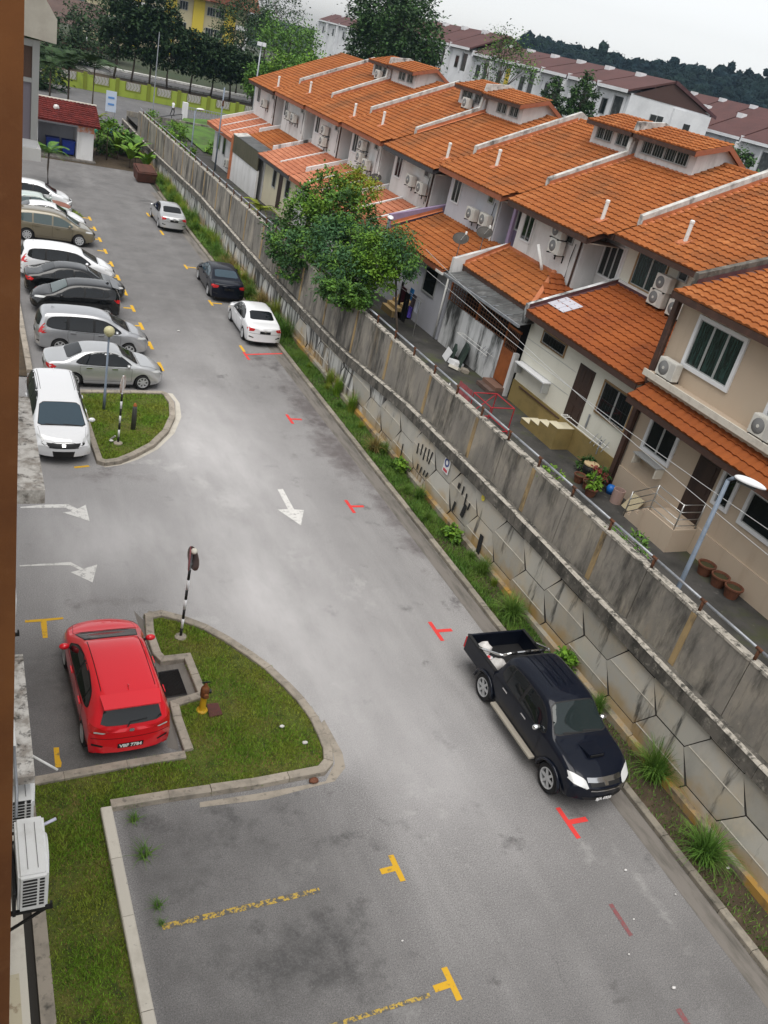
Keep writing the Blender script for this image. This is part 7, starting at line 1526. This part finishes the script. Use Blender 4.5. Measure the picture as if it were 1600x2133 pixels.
# outdoor units on brackets
def big_ac(x, y, z, label, ln=.86, h=.62, d=.33):
    t = thing('air_conditioner', label, 'air conditioner', (x, y, z), 0, 'air conditioner units on the apartment wall'); bm = bmesh.new(); bmesh.ops.create_cube(bm, size=1); bmesh.ops.scale(bm, vec=(d, ln, h), verts=bm.verts); bmesh.ops.translate(bm, vec=(0, 0, h / 2), verts=bm.verts)
    bmesh.ops.bevel(bm, geom=bm.edges[:], offset=.03, segments=3, affect='EDGES'); me = bpy.data.meshes.new('casing'); bm.to_mesh(me); bm.free(); me.materials.append(ac_near); put('casing', me, t)
    mb = MB(); mb.lathe([(.0, 0), (.24, 0), (.26, .012), (.24, .03), (0, .05)], (d / 2 - .002, .08, h * .5), 24, 'x'); put('fan_guard', mb.mesh('fan_guard', ac_near, True), t)
    for k in range(9):
        z0 = .10 + .054 * k; mb = MB(); mb.box((-d * .34, -ln / 2 - .006, z0), (d * .12, -ln / 2 + .02, z0 + .028)); put('louvre_slot', mb.mesh('louvre_slot', black_m), t); mb = MB(); mb.box((d * .20, -ln / 2 - .006, z0), (d * .36, -ln / 2 + .02, z0 + .028)); put('louvre_slot', mb.mesh('louvre_slot', black_m), t)
    for xx in (-.06, .05): mb = MB(); mb.box((xx, -ln * .38, h + .0005), (xx + .008, ln * .38, h + .005)); put('top_groove', mb.mesh('top_groove', ac_grille), t)
    for yy in (-ln * .46, ln * .38):
        mb = MB(); mb.box((-d / 2 - .22, yy - .02, -.05), (d / 2 + .06, yy + .02, -.004)); put('bracket_arm', mb.mesh('bracket_arm', black_iron), t); mb = MB(); mb.box((d / 2 + .03, yy - .02, -.004), (d / 2 + .055, yy + .02, .05)); put('bracket_lip', mb.mesh('bracket_lip', black_iron), t)
        mb = MB(); mb.prism([(-d / 2 - .22, yy - .015, -.42), (-d / 2 - .18, yy - .015, -.42), (d / 2 + .0, yy - .015, -.05), (d / 2 - .05, yy - .015, -.05)], (0, .03, 0)); put('bracket_strut', mb.mesh('bracket_strut', black_iron, recalc=True), t)
    mb = MB(); mb.box((-d / 2 - .05, -ln / 2, -.05), (-d / 2 - .015, ln / 2, .35)); put('wall_rail', mb.mesh('wall_rail', black_iron), t)
    return t
big_ac(.70, 7.30, 4.42, 'large white outdoor unit with black louvre slots above the lawn strip'); big_ac(.66, 8.65, 4.15, 'second white outdoor unit just beyond the large one', .8, .55, .3); big_ac(.60, 11.9, 4.9, 'white outdoor unit on the wall beside the long yellow mark', 1.0, .5, .3)
pp = thing('conduit', 'grey conduit with a white bend running down the apartment wall', 'pipe', (.45, 8, 5)); mb = MB(); mb.tube([(.56, 7.75, 5.02), (.58, 8.0, 5.2), (.575, 8.6, 5.35)], .02, 8); part('pipe', mb, galv, pp, smooth=True); mb = MB(); mb.tube([(.575, 8.6, 5.35), (.57, 9.0, 5.4), (.54, 9.25, 5.38), (.46, 9.3, 5.3)], .034, 8); part('bend', mb, white_pvc, pp, smooth=True)
mb = MB(); mb.tube([(.82, 9.0, 4.75), (1.15, 8.86, 4.55)], .016, 8); t_ = solo('drain_pipe', mb, white_pvc, 'thin white drain pipe poking out over the parking bay', 'pipe', loc=(.82, 9, 4.7), smooth=True)
mb = MB(); mb.tube([(.86, 7.72, 4.85), (1.02, 7.78, 4.86)], .02, 8); solo('drain_pipe', mb, M('lilac white pvc', (.55, .55, .68), .4), 'short lilac white pipe stub above the large outdoor unit', 'pipe', loc=(.86, 7.7, 4.85), smooth=True)
# ------------------------------------------------------------------ street furniture and small things
def striped_post(t, x, y, h, r=.035, n=7, white_top=False):
    for k in range(n):
        mb = MB(); mb.tube([(0, 0, h * k / n), (0, 0, h * (k + 1) / n - .002)], r, 10); part('band', mb, white_frame if (k % 2 or (white_top and k > n - 3)) else black_m, t, local=True, smooth=True)
    mb = MB(); mb.lathe([(.16, 0), (.15, .03), (.06, .06), (.0, .065)], n=14); part('footing', mb, kerb_m, t, local=True)
t = thing('road_sign', 'round red sign pair on a black and white post in the near island', 'road sign', (4.93, 16.87, .07)); striped_post(t, 0, 0, 2.05, n=7)
mb = MB(); mb.tube([(0, 0, 2.05), (0, 0, 2.62)], .03, 8); part('mast', mb, galv, t, local=True)
for sx, m_, nm in ((-.05, M('faded red sign face', (.26, .035, .045), .5, [((.36, .12, .13), 5, .45, .7)]), 'sign_face'), (.05, M('grey sign back', (.25, .23, .22), .6, [((.13, .08, .06), 6, .5, .7)]), 'sign_back')):
    mb = MB(); mb.lathe([(.0, 0), (.30, 0), (.30, .012), (0, .012)], (sx, 0, 2.36), 24, 'x'); o = part(nm, mb, m_, t, local=True); o.rotation_euler = (0, 0, rad(-12 if sx < 0 else 14))
mb = MB(); mb.lathe([(.0, .0), (.07, .01), (.09, .06), (.05, .12), (0, .13)], (0.03, -.05, 2.55), 10); part('reflector', mb, pale_render, t, local=True, smooth=True)
mb = MB(); mb.box((-.045, -.03, 2.2), (.045, .03, 2.24)); part('clamp', mb, galv, t, local=True)
t = thing('road_sign', 'sign seen edge on atop a black and white post in the far island', 'road sign', (4.94, 27.48, .07)); striped_post(t, 0, 0, 1.85, n=7); mb = MB(); mb.tube([(0, 0, 1.85), (0, 0, 2.5)], .03, 8); part('mast', mb, white_frame, t, local=True)
mb = MB(); mb.lathe([(.0, 0), (.30, 0), (.30, .012), (0, .012)], (.0, 0, 2.2), 24, 'x'); o = part('sign_back', mb, M('pale rusted sign', (.5, .45, .42), .6, [((.3, .14, .06), 5, .5, .65)]), t, local=True); o.rotation_euler = (0, 0, rad(-28))
mb = MB(); mb.tube([(-.25, .2, .02), (-.1, .06, .25)], .03, 8); part('prop', mb, grille_gy, t, local=True)
t = thing('bollard', 'dark weathered stub post with an orange cap in the far island', 'bollard', (5.62, 28.6, .07)); mb = MB(); mb.lathe([(.085, 0), (.08, .85), (.07, .9), (0, .92)], n=12); part('post', mb, M('dark stub', (.085, .085, .08), .9), t, local=True, smooth=True); mb = MB(); mb.lathe([(.07, .92), (.06, .96), (.03, 1.02), (0, 1.03)], n=10); part('cap', mb, rust_steel, t, local=True)
t = thing('globe_lamp', 'globe lamp on a grey pole in the far island before the silver sedan', 'lamp post', (4.82, 30.17, .07)); mb = MB(); mb.tube([(0, 0, 0), (0, 0, .75), (0, 0, .76), (0, 0, 2.85)], .058, 10, .034); part('pole', mb, bluegrey, t, local=True, smooth=True)
mb = MB(); mb.lathe([(0, -.19), (.07, -.18), (.14, -.13), (.18, -.05), (.19, .02), (.17, .09), (.12, .15), (.05, .185), (0, .19)], (0, 0, 3.02), 20); part('globe', mb, M('yellowed globe', (.50, .47, .28), .35, [((.4, .36, .2), 3, .45, .7)]), t, local=True, smooth=True); mb = MB(); mb.lathe([(.05, 0), (.08, .03), (.06, .06)], (0, 0, 2.82), 12); part('collar', mb, black_m, t, local=True)
t = thing('fire_hydrant', 'yellow fire hydrant with a rusty brown head on the near island', 'fire hydrant', (4.87, 14.22, .07)); hy = M('yellow hydrant paint', (.56, .33, .015), .55, [((.3, .15, .02), 7, .55, .7)])
mb = MB(); mb.lathe([(.13, 0), (.13, .03), (.085, .06), (.075, .1), (.07, .42), (.0, .43)], n=16); part('barrel', mb, hy, t, local=True, smooth=False); hb = M('rust brown hydrant head', (.17, .06, .018), .7, [((.09, .035, .015), 8, .45, .65)])
mb = MB(); mb.lathe([(.07, .42), (.095, .46), (.10, .62), (.09, .68), (.05, .74), (.03, .82), (0, .83)], n=16); part('head', mb, hb, t, local=True); mb = MB(); mb.lathe([(.0, -.17), (.055, -.17), (.06, -.12), (.045, -.11), (.045, .08)], (0, 0, .55), 12, 'y'); part('outlet', mb, hb, t, local=True); mb = MB(); mb.lathe([(.0, .09), (.05, .09), (.055, .14), (0, .145)], (0, 0, .57), 12, 'x'); part('outlet_cap', mb, black_m, t, local=True); mb = MB(); mb.box((-.09, -.012, .83), (.09, .012, .86)); part('wheel_handle', mb, black_m, t, local=True)
# street lamps
def lamp(label, x, y, z0, h, arm, head_white=True, ang=0.0, r=.06):
    t = thing('street_lamp', label, 'street lamp', (x, y, z0), ang); mb = MB(); mb.tube([(0, 0, 0), (0, 0, 1.0), (0, 0, h)], r, 10, r * .7); part('pole', mb, bluegrey, t, local=True, smooth=True)
    mb = MB(); mb.tube([(0, 0, h), (arm * .3, 0, h + .08), (arm * .55, 0, h + .12)], r * .6, 8); part('arm', mb, bluegrey, t, local=True, smooth=True)
    bm = bmesh.new(); bmesh.ops.create_icosphere(bm, subdivisions=3, radius=1)
    for v in bm.verts: v.co = Vector((v.co.x * .38, v.co.y * .15 * (1 - .25 * v.co.x), v.co.z * (.10 if v.co.z > 0 else .05)))
    me = bpy.data.meshes.new('head'); bm.to_mesh(me); bm.free(); me.materials.append(white_frame); me.polygons.foreach_set('use_smooth', [True] * len(me.polygons)); put('head', me, t, (arm * .55 + .32, 0, h + .15))
    mb = MB(); mb.box((arm * .55 + .05, -.09, h + .06), (arm * .55 + .5, .09, h + .10)); part('lens', mb, glass_gy, t, local=True); return t
lp = GX(1519, 996, 16.0)
lamp('white headed street lamp in the near yard before the cream house', 16.0, lp.y, yard_z(lp.y), lp.z - yard_z(lp.y) - .05, .25, ang=rad(-60), r=.075)
l2 = GX(812, 452, 18.7); lamp('street lamp head poking out of the yard trees', 18.7, l2.y, yard_z(l2.y), l2.z - yard_z(l2.y) - .1, .3, ang=rad(-110))
l3 = G(396.6, 327, 1.9); lamp('short white headed street lamp by the weedy far yard', l3.x, l3.y, 1.9, 3.6, .3, ang=rad(20))
t = thing('utility_pole', 'tall thin dark pole beside the far end house', 'pole', (18.54, 71.45, 1.9)); mb = MB(); mb.tube([(0, 0, 0), (0, 0, 6.2)], .07, 8, .05); part('pole', mb, bluegrey, t, local=True, smooth=True); mb = MB(); mb.tube([(-.35, 0, 3.0), (.35, 0, 3.0)], .03, 6); part('crossarm', mb, bluegrey, t, local=True); mb = MB(); mb.box((-.06, -.14, 4.9), (.06, -.06, 5.3)); part('bracket', mb, rust_m, t, local=True)
t = thing('floodlight_mast', 'tall grey mast with two small floodlights beyond the end house', 'lamp post', (36.3, 124.0, 0)); mb = MB(); mb.tube([(0, 0, 0), (0, 0, 9.6)], .13, 8, .09); part('pole', mb, galv, t, local=True, smooth=True)
for sx in (-.3, .3): mb = MB(); mb.box((sx - .25, -.3, 9.5), (sx + .25, .1, 9.95)); part('floodlight', mb, white_frame, t, local=True)
mb = MB(); mb.tube([(-.4, 0, 9.55), (.4, 0, 9.55)], .05, 6); part('crossarm', mb, galv, t, local=True)
t = thing('sign_pole', 'thin grey pole standing at the street corner before the lime fence', 'pole', (21.0, 112, 0)); mb = MB(); mb.tube([(0, 0, 0), (0, 0, 9.0)], .07, 8, .05); part('pole', mb, galv, t, local=True)
t = thing('sign_pole', 'grey pole by the window bay at the end of the parked row', 'pole', (3.9, 68.0, 0)); mb = MB(); mb.tube([(0, 0, 0), (0, 0, 3.4)], .06, 8, .05); part('pole', mb, bluegrey, t, local=True)
# yard things
yz = yard_z(20)
def steps(H, x0, x1, y0, y1, n, z1, mat, mat2, ydir=1):
    for k in range(n):
        a, b = (lerp(y0, y1, k / n), y1) ; z = lerp(yz, z1, (k + 1) / n); bx(H, 'step', (x0, lerp(y0, y1, k / n), lerp(yz, z1, k / n) + (.001 if k else 0)), (x1, y1, z), mat)
        if mat2: bx(H, 'tread', (x0 - .01, lerp(y0, y1, k / n), z + .001), (x1, lerp(y0, y1, (k + 1) / n) if k < n - 1 else y1, z + .02), mat2)
steps(houses[1], 19.2, 19.94, 24.9, 22.7, 4, 3.42, olive_wall, pale_wall)
bx(houses[0], 'porch', (19.0, 16.0, 2.55), (19.93, 17.3, 3.38), cream_wall)
for k in range(3): bx(houses[0], 'step', (19.05, 17.3 + .28 * k, 2.55), (19.93, 17.58 + .28 * k, 3.2 - .22 * k), cream_wall)
rl = thing('railing', 'stainless stair railing at the back door of the cream house', 'railing', (19.0, 17, 2.6))
for (x, y, z0, z1) in ((19.05, 16.05, 3.38, 4.25), (19.05, 17.2, 3.38, 4.25), (19.05, 18.1, 2.6, 3.5), (19.9, 16.05, 3.38, 4.25)): mb = MB(); mb.tube([(x, y, z0), (x, y, z1)], .022, 8); part('post', mb, stainless, rl, smooth=True)
for dz in (0, .25, .5, .72): mb = MB(); mb.tube([(19.9, 16.05, 4.22 - dz), (19.05, 16.05, 4.22 - dz), (19.05, 17.2, 4.22 - dz), (19.05, 18.1, 3.47 - dz)], .016, 6); part('rail', mb, stainless, rl, smooth=True)
g2 = thing('floor_grate', 'steel bar drain grate in the dark yard by the railed steps', 'drain grate', (18.1, 16.3, 2.62))
for k in range(6): mb = MB(); mb.box((17.75 + .12 * k, 15.6, 2.605), (17.81 + .12 * k, 17.6, 2.64)); part('bar', mb, stainless, g2)
steps(houses[2], 19.25, 19.95, 27.5, 28.6, 1, 2.75, brick_pave, None); bx(houses[2], 'step', (19.5, 27.5, 2.751), (19.95, 28.6, 2.9), M('brown tiled step', (.19, .11, .08), .7))
for k in range(4): bx(houses[3], 'step', (18.9 + .25 * k, 36.75, 2.45), (19.99, 38.0, 2.62 + .17 * (k + 1)), M('tan tiled step', (.42, .30, .14), .7) if k == 0 else bpy.data.materials['tan tiled step'])
def pot(x, y, label, r=.24, h=.34, fill=True, mat=None, grp=None):
    t = thing('plant_pot', label, 'plant pot', (x, y, yard_z(y)), 0, grp); mb = MB(); mb.lathe([(r * .68, 0), (r * .95, h * .85), (r * 1.06, h * .86), (r * 1.06, h), (r * .9, h), (r * .86, h * .82), (0, h * .8)], n=20); part('pot', mb, mat or clay_pot, t, local=True, smooth=False)
    if fill: mb = MB(); mb.lathe([(0, h * .805), (r * .85, h * .83), (r * .4, h * .9), (0, h * .93)], n=14); part('soil', mb, pot_soil, t, local=True)
    return t
for k, y in enumerate((14.83, 14.25, 13.70)): pot(19.55, y, ['first big clay pot from the lamp pole in the row by the cream wall', 'middle big clay pot of the row by the cream wall', 'last big clay pot of the row by the cream wall'][k], .26, .36, True, None, 'big clay pots along the cream wall')
for k, (x, y, r, lb) in enumerate(((18.75, 20.3, .2, 'empty clay pot at the left of the pot cluster'), (18.8, 19.85, .2, 'second clay pot in the pot cluster'), (18.6, 19.4, .22, 'front clay pot with a bright green plant'), (19.3, 19.95, .2, 'clay pot with red leaves in the cluster'))): pot(x, y, lb, r, .3)
tree('potted_plant', 'bright green leafy plant growing out of the front clay pot', (18.6, 19.4, yard_z(19) + .25), [((18.6, 19.4, yard_z(19) + .5), (.16, .18, .18))], 160, .2, [leaf_lt], 201, .015, cat='plant', long=3)
tree('potted_plant', 'dark red and green plant in the pot cluster', (19.3, 19.95, yard_z(19) + .25), [((19.25, 19.95, yard_z(19) + .55), (.28, .25, .25))], 320, .14, [leaf_dk, M('red leaves', (.22, .05, .04), .6)], 202, .015, cat='plant')
tree('potted_plant', 'dark bushy plant behind the stone topped urn', (19.5, 20.9, yard_z(19)), [((19.5, 20.9, yard_z(19) + .35), (.3, .3, .3))], 360, .14, [leaf_dk], 203, .015, cat='plant')
t = thing('urn', 'dark urn covered by a round tan lid in the pot cluster', 'urn', (19.35, 20.6, yard_z(20))); mb = MB(); mb.lathe([(.16, 0), (.26, .3), (.24, .5), (0, .51)], n=18); part('body', mb, black_m, t, local=True, smooth=True); mb = MB(); mb.lathe([(.0, .51), (.27, .51), (.27, .55), (0, .56)], n=20); part('lid', mb, M('tan stone lid', (.5, .38, .22), .7), t, local=True)
mb = MB(); mb.lathe([(.12, 0), (.16, .2), (.1, .3), (0, .31)], (19.55, 19.55, yard_z(19)), 12); solo('watering_can', mb, M('bright blue plastic', (.02, .16, .55), .4), 'small bright blue tub at the house corner', 'tub', loc=(19.55, 19.55, yard_z(19)), smooth=True)
mb = MB(); mb.lathe([(.19, 0), (.2, .48), (.17, .48), (.16, .1), (0, .1)], (19.35, 18.95, yard_z(19)), 16); solo('pipe_segment', mb, M('dusty pink clay pipe', (.36, .25, .22), .8), 'upright dusty pink clay pipe piece against the cream wall', 'pipe piece', loc=(19.35, 18.95, yard_z(19)), smooth=False)
mb = MB(); mb.prism([(19.45, 18.2, 2.6), (19.45, 18.75, 2.6), (19.8, 18.75, 3.05), (19.8, 18.2, 3.05)], (.05, 0, 0)); solo('slab', mb, M('cream board', (.48, .42, .28), .8), 'cream board leaning on the cream wall', 'board', loc=(19.45, 18.5, 2.6), recalc=True)
# red framed trolley with pink cloth
t = thing('drying_frame', 'bright red metal frame with a faded pink sheet in the yard', 'metal frame', (17.4, 24.4, yz)); rd = M('bright red steel', (.36, .02, .03), .5)
c8 = [(17.0, 23.9), (18.0, 23.9), (18.0, 25.2), (17.0, 25.2)]
for x, y in c8: mb = MB(); mb.tube([(x, y, yz), (x, y, yz + 1.0)], .022, 6); part('leg', mb, rd, t)
for z in (.08, 1.0):
    for a, b in zip(c8, c8[1:] + c8[:1]): mb = MB(); mb.tube([(*a, yz + z), (*b, yz + z)], .02, 6); part('rail', mb, rd, t)
mb = MB(); mb.tube([(17.0, 25.2, yz + .1), (18.0, 25.2, yz + 1.0)], .018, 6); part('brace', mb, rd, t)
mb = MB()
for i in range(8):
    y = 25.25 + .13 * i; y2 = y + .13; zz = yz + 1.02; o_ = .05 * sin(i * 1.9); o2 = .05 * sin((i + 1) * 1.9); mb.quad((16.9 + o_, y, yz + .15), (16.9 + o2, y2, yz + .15), (16.98 + o2 * .5, y2, zz), (16.98 + o_ * .5, y, zz))
part('cloth', mb, M('faded pink cloth', (.36, .10, .11), .8, [((.28, .07, .08), 3, .45, .7)]), t)
t = thing('laundry_airer', 'folding white airer half collapsed beside the red frame', 'airer', (16.6, 26.2, yz))
for k in range(6): a = rad(20 + 26 * k); mb = MB(); mb.tube([(16.6, 26.3, yz + .35), (16.6 + .25 * cos(a), 26.3 + .5 * cos(a), yz + .35 + .5 * sin(a))], .012, 5); part('rod', mb, white_pvc, t)
# clothes on the rack by the pale grey wall
t = thing('clothes_rack', 'wire clothes rack beside the pale grey house wall', 'clothes rack', (18.9, 35.0, yard_z(35)))
zr = 4.15
for (x, y) in ((18.9, 34.2), (18.9, 36.4)): mb = MB(); mb.tube([(x, y, yard_z(35)), (x, y, zr)], .02, 6); part('post', mb, stainless, t)
for x in (18.75, 18.9, 19.05): mb = MB(); mb.tube([(x, 34.1, zr), (x, 36.5, zr)], .012, 5); part('rail', mb, stainless, t)
def cloth(name, label, y0, y1, z1, ln, col, x=18.9, legs=False, k=0):
    m = M(label[:30] + ' fabric', col, .85); mb = MB(); n = 8
    if legs:
        for a, b in ((y0, lerp(y0, y1, .47)), (lerp(y0, y1, .53), y1)):
            for i in range(4): f0, f1 = i / 4, (i + 1) / 4; mb.quad((x + .03 * sin(5 * f0 + k), lerp(a, b, f0), z1 - ln), (x + .03 * sin(5 * f1 + k), lerp(a, b, f1), z1 - ln), (x, lerp(a, b, f1), z1 - .3), (x, lerp(a, b, f0), z1 - .3))
        mb.quad((x, y0, z1 - .3), (x, y1, z1 - .3), (x, y1, z1), (x, y0, z1))
    else:
        for i in range(n): f0, f1 = i / n, (i + 1) / n; mb.quad((x + .05 * sin(7 * f0 + k), lerp(y0, y1, f0), z1 - ln * (1 - .06 * sin(9 * f0))), (x + .05 * sin(7 * f1 + k), lerp(y0, y1, f1), z1 - ln * (1 - .06 * sin(9 * f1))), (x, lerp(y0, y1, f1), z1), (x, lerp(y0, y1, f0), z1))
    o = solo(name, mb, m, label, 'clothing', loc=(x, y0, z1)); o.modifiers.new('thickness', 'SOLIDIFY').thickness = .012
cloth('trousers', 'black trousers at the front of the clothes rack', 34.95, 35.45, 4.18, 1.35, (.012, .012, .014), 18.72, True); cloth('shirt', 'dark maroon shirt on the clothes rack', 35.75, 36.3, 4.2, .7, (.07, .012, .022), 18.9, False, 1); cloth('trousers', 'slim dark trousers hanging at the far end of the rack', 36.45, 36.7, 4.3, 1.1, (.015, .013, .015), 19.05, True, 2); cloth('shirt', 'bright blue shirt on the clothes rack', 35.2, 35.6, 4.35, .55, (.03, .2, .5), 19.0, False, 3)
cloth('shirt', 'brown grey shirt on the clothes rack', 34.65, 35.05, 4.22, .6, (.08, .06, .07), 18.9, False, 4); cloth('shirt', 'pale grey shirt on the clothes rack', 34.25, 34.6, 4.15, .6, (.4, .42, .48), 18.9, False, 5); cloth('shorts', 'violet blue shorts hanging low on the clothes rack', 34.55, 34.9, 3.7, .5, (.10, .07, .4), 18.75, False, 6)
# airers and racks on the walls
for nm, lb, y0, y1, z, X in (('wall_airer', 'folding wall airer across the brown back door', 20.6, 23.2, 3.75, 19.55), ('wall_airer', 'white wall airer on the mould streaked wall', 28.9, 31.6, 3.7, 19.6)):
    t = thing(nm, lb, 'wall airer', (X, y0, z))
    for dx in (0, .28): mb = MB(); mb.tube([(X + dx, y0, z), (X + dx, y1, z)], .014, 5); part('rail', mb, white_pvc, t)
    for k in range(4): yy = y0 + .22 * k; mb = MB(); mb.tube([(X - .02, yy, z - .15), (X + .4, yy + .22, z + .12)], .012, 5); part('arm', mb, galv, t)
    for k in range(3): yy = y1 - .12 * k; mb = MB(); mb.tube([(X - .02, yy, z + .02), (X + .30, yy, z + .02)], .014, 5); part('arm', mb, white_pvc, t)
for y, z0, z1 in ((22.2, 3.75, 4.25), (21.2, 3.2, 3.75), (20.25, 3.2, 3.7)): bx(houses[1], 'hook_rail', (19.94, y, z0), (19.99, y + .05, z1), galv)
# rubble and litter
rub = M('dark board', (.03, .05, .04), .7); t = thing('junk_pile', 'dark green boards and broken white scraps dumped against the mouldy wall', 'rubbish pile', (19.3, 31.2, yard_z(31)))
for k, (x, y, z, sx, sy, sz, m_) in enumerate(((19.75, 30.9, .45, .12, 1.3, .9, rub), (19.55, 31.4, .3, .1, .9, .6, rub), (19.3, 30.6, .12, .5, .5, .2, white_frame), (19.2, 31.3, .25, .04, .55, .5, white_frame), (19.1, 30.2, .06, .4, .5, .12, pale_render), (19.4, 29.9, .08, .3, .4, .15, kerb_m))):
    mb = MB(); mb.box((-sx / 2, -sy / 2, -sz / 2), (sx / 2, sy / 2, sz / 2)); o = part(['board', 'board', 'scrap', 'scrap', 'scrap', 'rubble'][k], mb, m_, t, local=True); o.location = (x - 19.3, y - 31.2, z); o.rotation_euler = (RND.uniform(-.1, .1), RND.uniform(.1, .35), RND.uniform(-.5, .5))
for k, (px, py, s_, m_) in enumerate(((1303, 1813, .03, plastic_w), (1403, 2058, .035, plastic_w), (1320, 1915, .02, plastic_w), (1407, 1863, .018, plastic_w), (1310, 1988, .02, plastic_w), (635, 1548, .055, plastic_w), (587, 1514, .05, plastic_w), (232, 919, .06, plastic_w), (838, 1960, .02, plastic_w), (372, 690, .05, plastic_w), (653, 1628, .09, clay_pot), (1515, 1810, .05, plastic_w))):
    lb = ['white scrap on the asphalt below the red mark', 'white scrap near the bottom right of the road', 'small white scrap by the faded red line', 'tiny white scrap close to the kerb', 'tiny white scrap left of the pair', 'orange white cup on the near island grass', 'pale scrap on the near island grass', 'white scrap at the foot of the far island sign', 'tiny pale scrap between the yellow marks', 'white scrap in the empty parking bay', 'broken brick piece in the gutter of the near island', 'clear bottle on the soil strip by the wall'][k]
    q = G(px, py, .02 if k not in (5, 6, 7) else .12); sack('litter', lb, 'litter', (q.x, q.y, q.z + s_ * .4), s_, m_, 300 + k, (1.2, .8, .6))
# a person walking on the street
def person(p, label, rz, shirt, trousers):
    t = thing('person', label, 'person', p, rz); me = bpy.data.meshes.new('body')
    V = [(0, 0, .95), (0, 0, 1.15), (0, 0, 1.40), (0, 0, 1.50), (0, .02, 1.62), (0, .02, 1.70), (.10, 0, .90), (.11, .14, .50), (.11, .05, .08), (.11, .20, .03), (-.10, 0, .90), (-.11, -.10, .50), (-.11, -.30, .10), (-.11, -.18, .03), (.19, 0, 1.40), (.24, -.10, 1.12), (.22, .02, .88), (.22, .06, .78), (-.19, 0, 1.40), (-.24, .10, 1.12), (-.22, .25, .92), (-.22, .30, .84)]
    E_ = [(0, 1), (1, 2), (2, 3), (3, 4), (4, 5), (0, 6), (6, 7), (7, 8), (8, 9), (0, 10), (10, 11), (11, 12), (12, 13), (2, 14), (14, 15), (15, 16), (16, 17), (2, 18), (18, 19), (19, 20), (20, 21)]
    Rr = [.15, .14, .15, .06, .09, .08, .095, .07, .05, .04, .095, .07, .05, .04, .07, .05, .04, .035, .07, .05, .04, .035]
    me.from_pydata(V, E_, []); o = bpy.data.objects.new('body', me); COL.objects.link(o); sk = o.modifiers.new('skin', 'SKIN'); me.skin_vertices.new() if not me.skin_vertices else None
    for v, r_ in zip(me.skin_vertices[0].data, Rr): v.radius = (r_, r_ * .8)
    me.skin_vertices[0].data[0].use_root = True; o.modifiers.new('sub', 'SUBSURF').levels = 1
    bpy.context.view_layer.update(); m2_ = bpy.data.meshes.new_from_object(o.evaluated_get(bpy.context.evaluated_depsgraph_get())); bpy.data.objects.remove(o)
    m2_.materials.clear(); [m2_.materials.append(q) for q in (M('skin', (.25, .13, .08), .6), shirt, trousers, black_m)]
    for f in m2_.polygons: c_ = f.center; f.material_index = 3 if (c_.z > 1.66 or c_.z < .08) else (0 if c_.z > 1.5 or (abs(c_.x) > .2 and c_.z < 1.0) else (1 if c_.z > .93 else 2))
    m2_.polygons.foreach_set('use_smooth', [True] * len(m2_.polygons)); put('body', m2_, t)
person((24.3, 116.8, 0), 'person in a white shirt and dark trousers walking along the street by the lime fence', rad(-60), white_frame, black_m)
# overhead lines across the yards
t = thing('overhead_cable', 'two thin cables slung along the backs of the houses', 'cable', (18, 30, 6))
for x, z0, z1, y0, y1 in ((18.5, 5.6, 5.7, 8, 33.6), (18.2, 4.9, 6.6, 8, 33.6)):
    mb = MB(); mb.tube([(x, lerp(y0, y1, k / 14), lerp(z0, z1, k / 14) - .35 * sin(pi * k / 14)) for k in range(15)], .010, 4); part('wire', mb, alu, t)
# ------------------------------------------------------------------ the damp air
mb = MB(); mb.box((-265, -55, -1.05), (805, 805, 62))
me = mb.mesh('haze'); hz_m = bpy.data.materials.new('haze air'); hz_m.use_nodes = True; hn = hz_m.node_tree; hn.nodes.clear()
pv = hn.nodes.new('ShaderNodeVolumePrincipled'); pv.inputs['Color'].default_value = (.50, .72, 1.0, 1); pv.inputs['Density'].default_value = .00012; pv.inputs['Anisotropy'].default_value = .2
ho = hn.nodes.new('ShaderNodeOutputMaterial'); hn.links.new(pv.outputs[0], ho.inputs['Volume'])
me.materials.append(hz_m); o = bpy.data.objects.new('haze', me); COL.objects.link(o); o['kind'] = 'stuff'
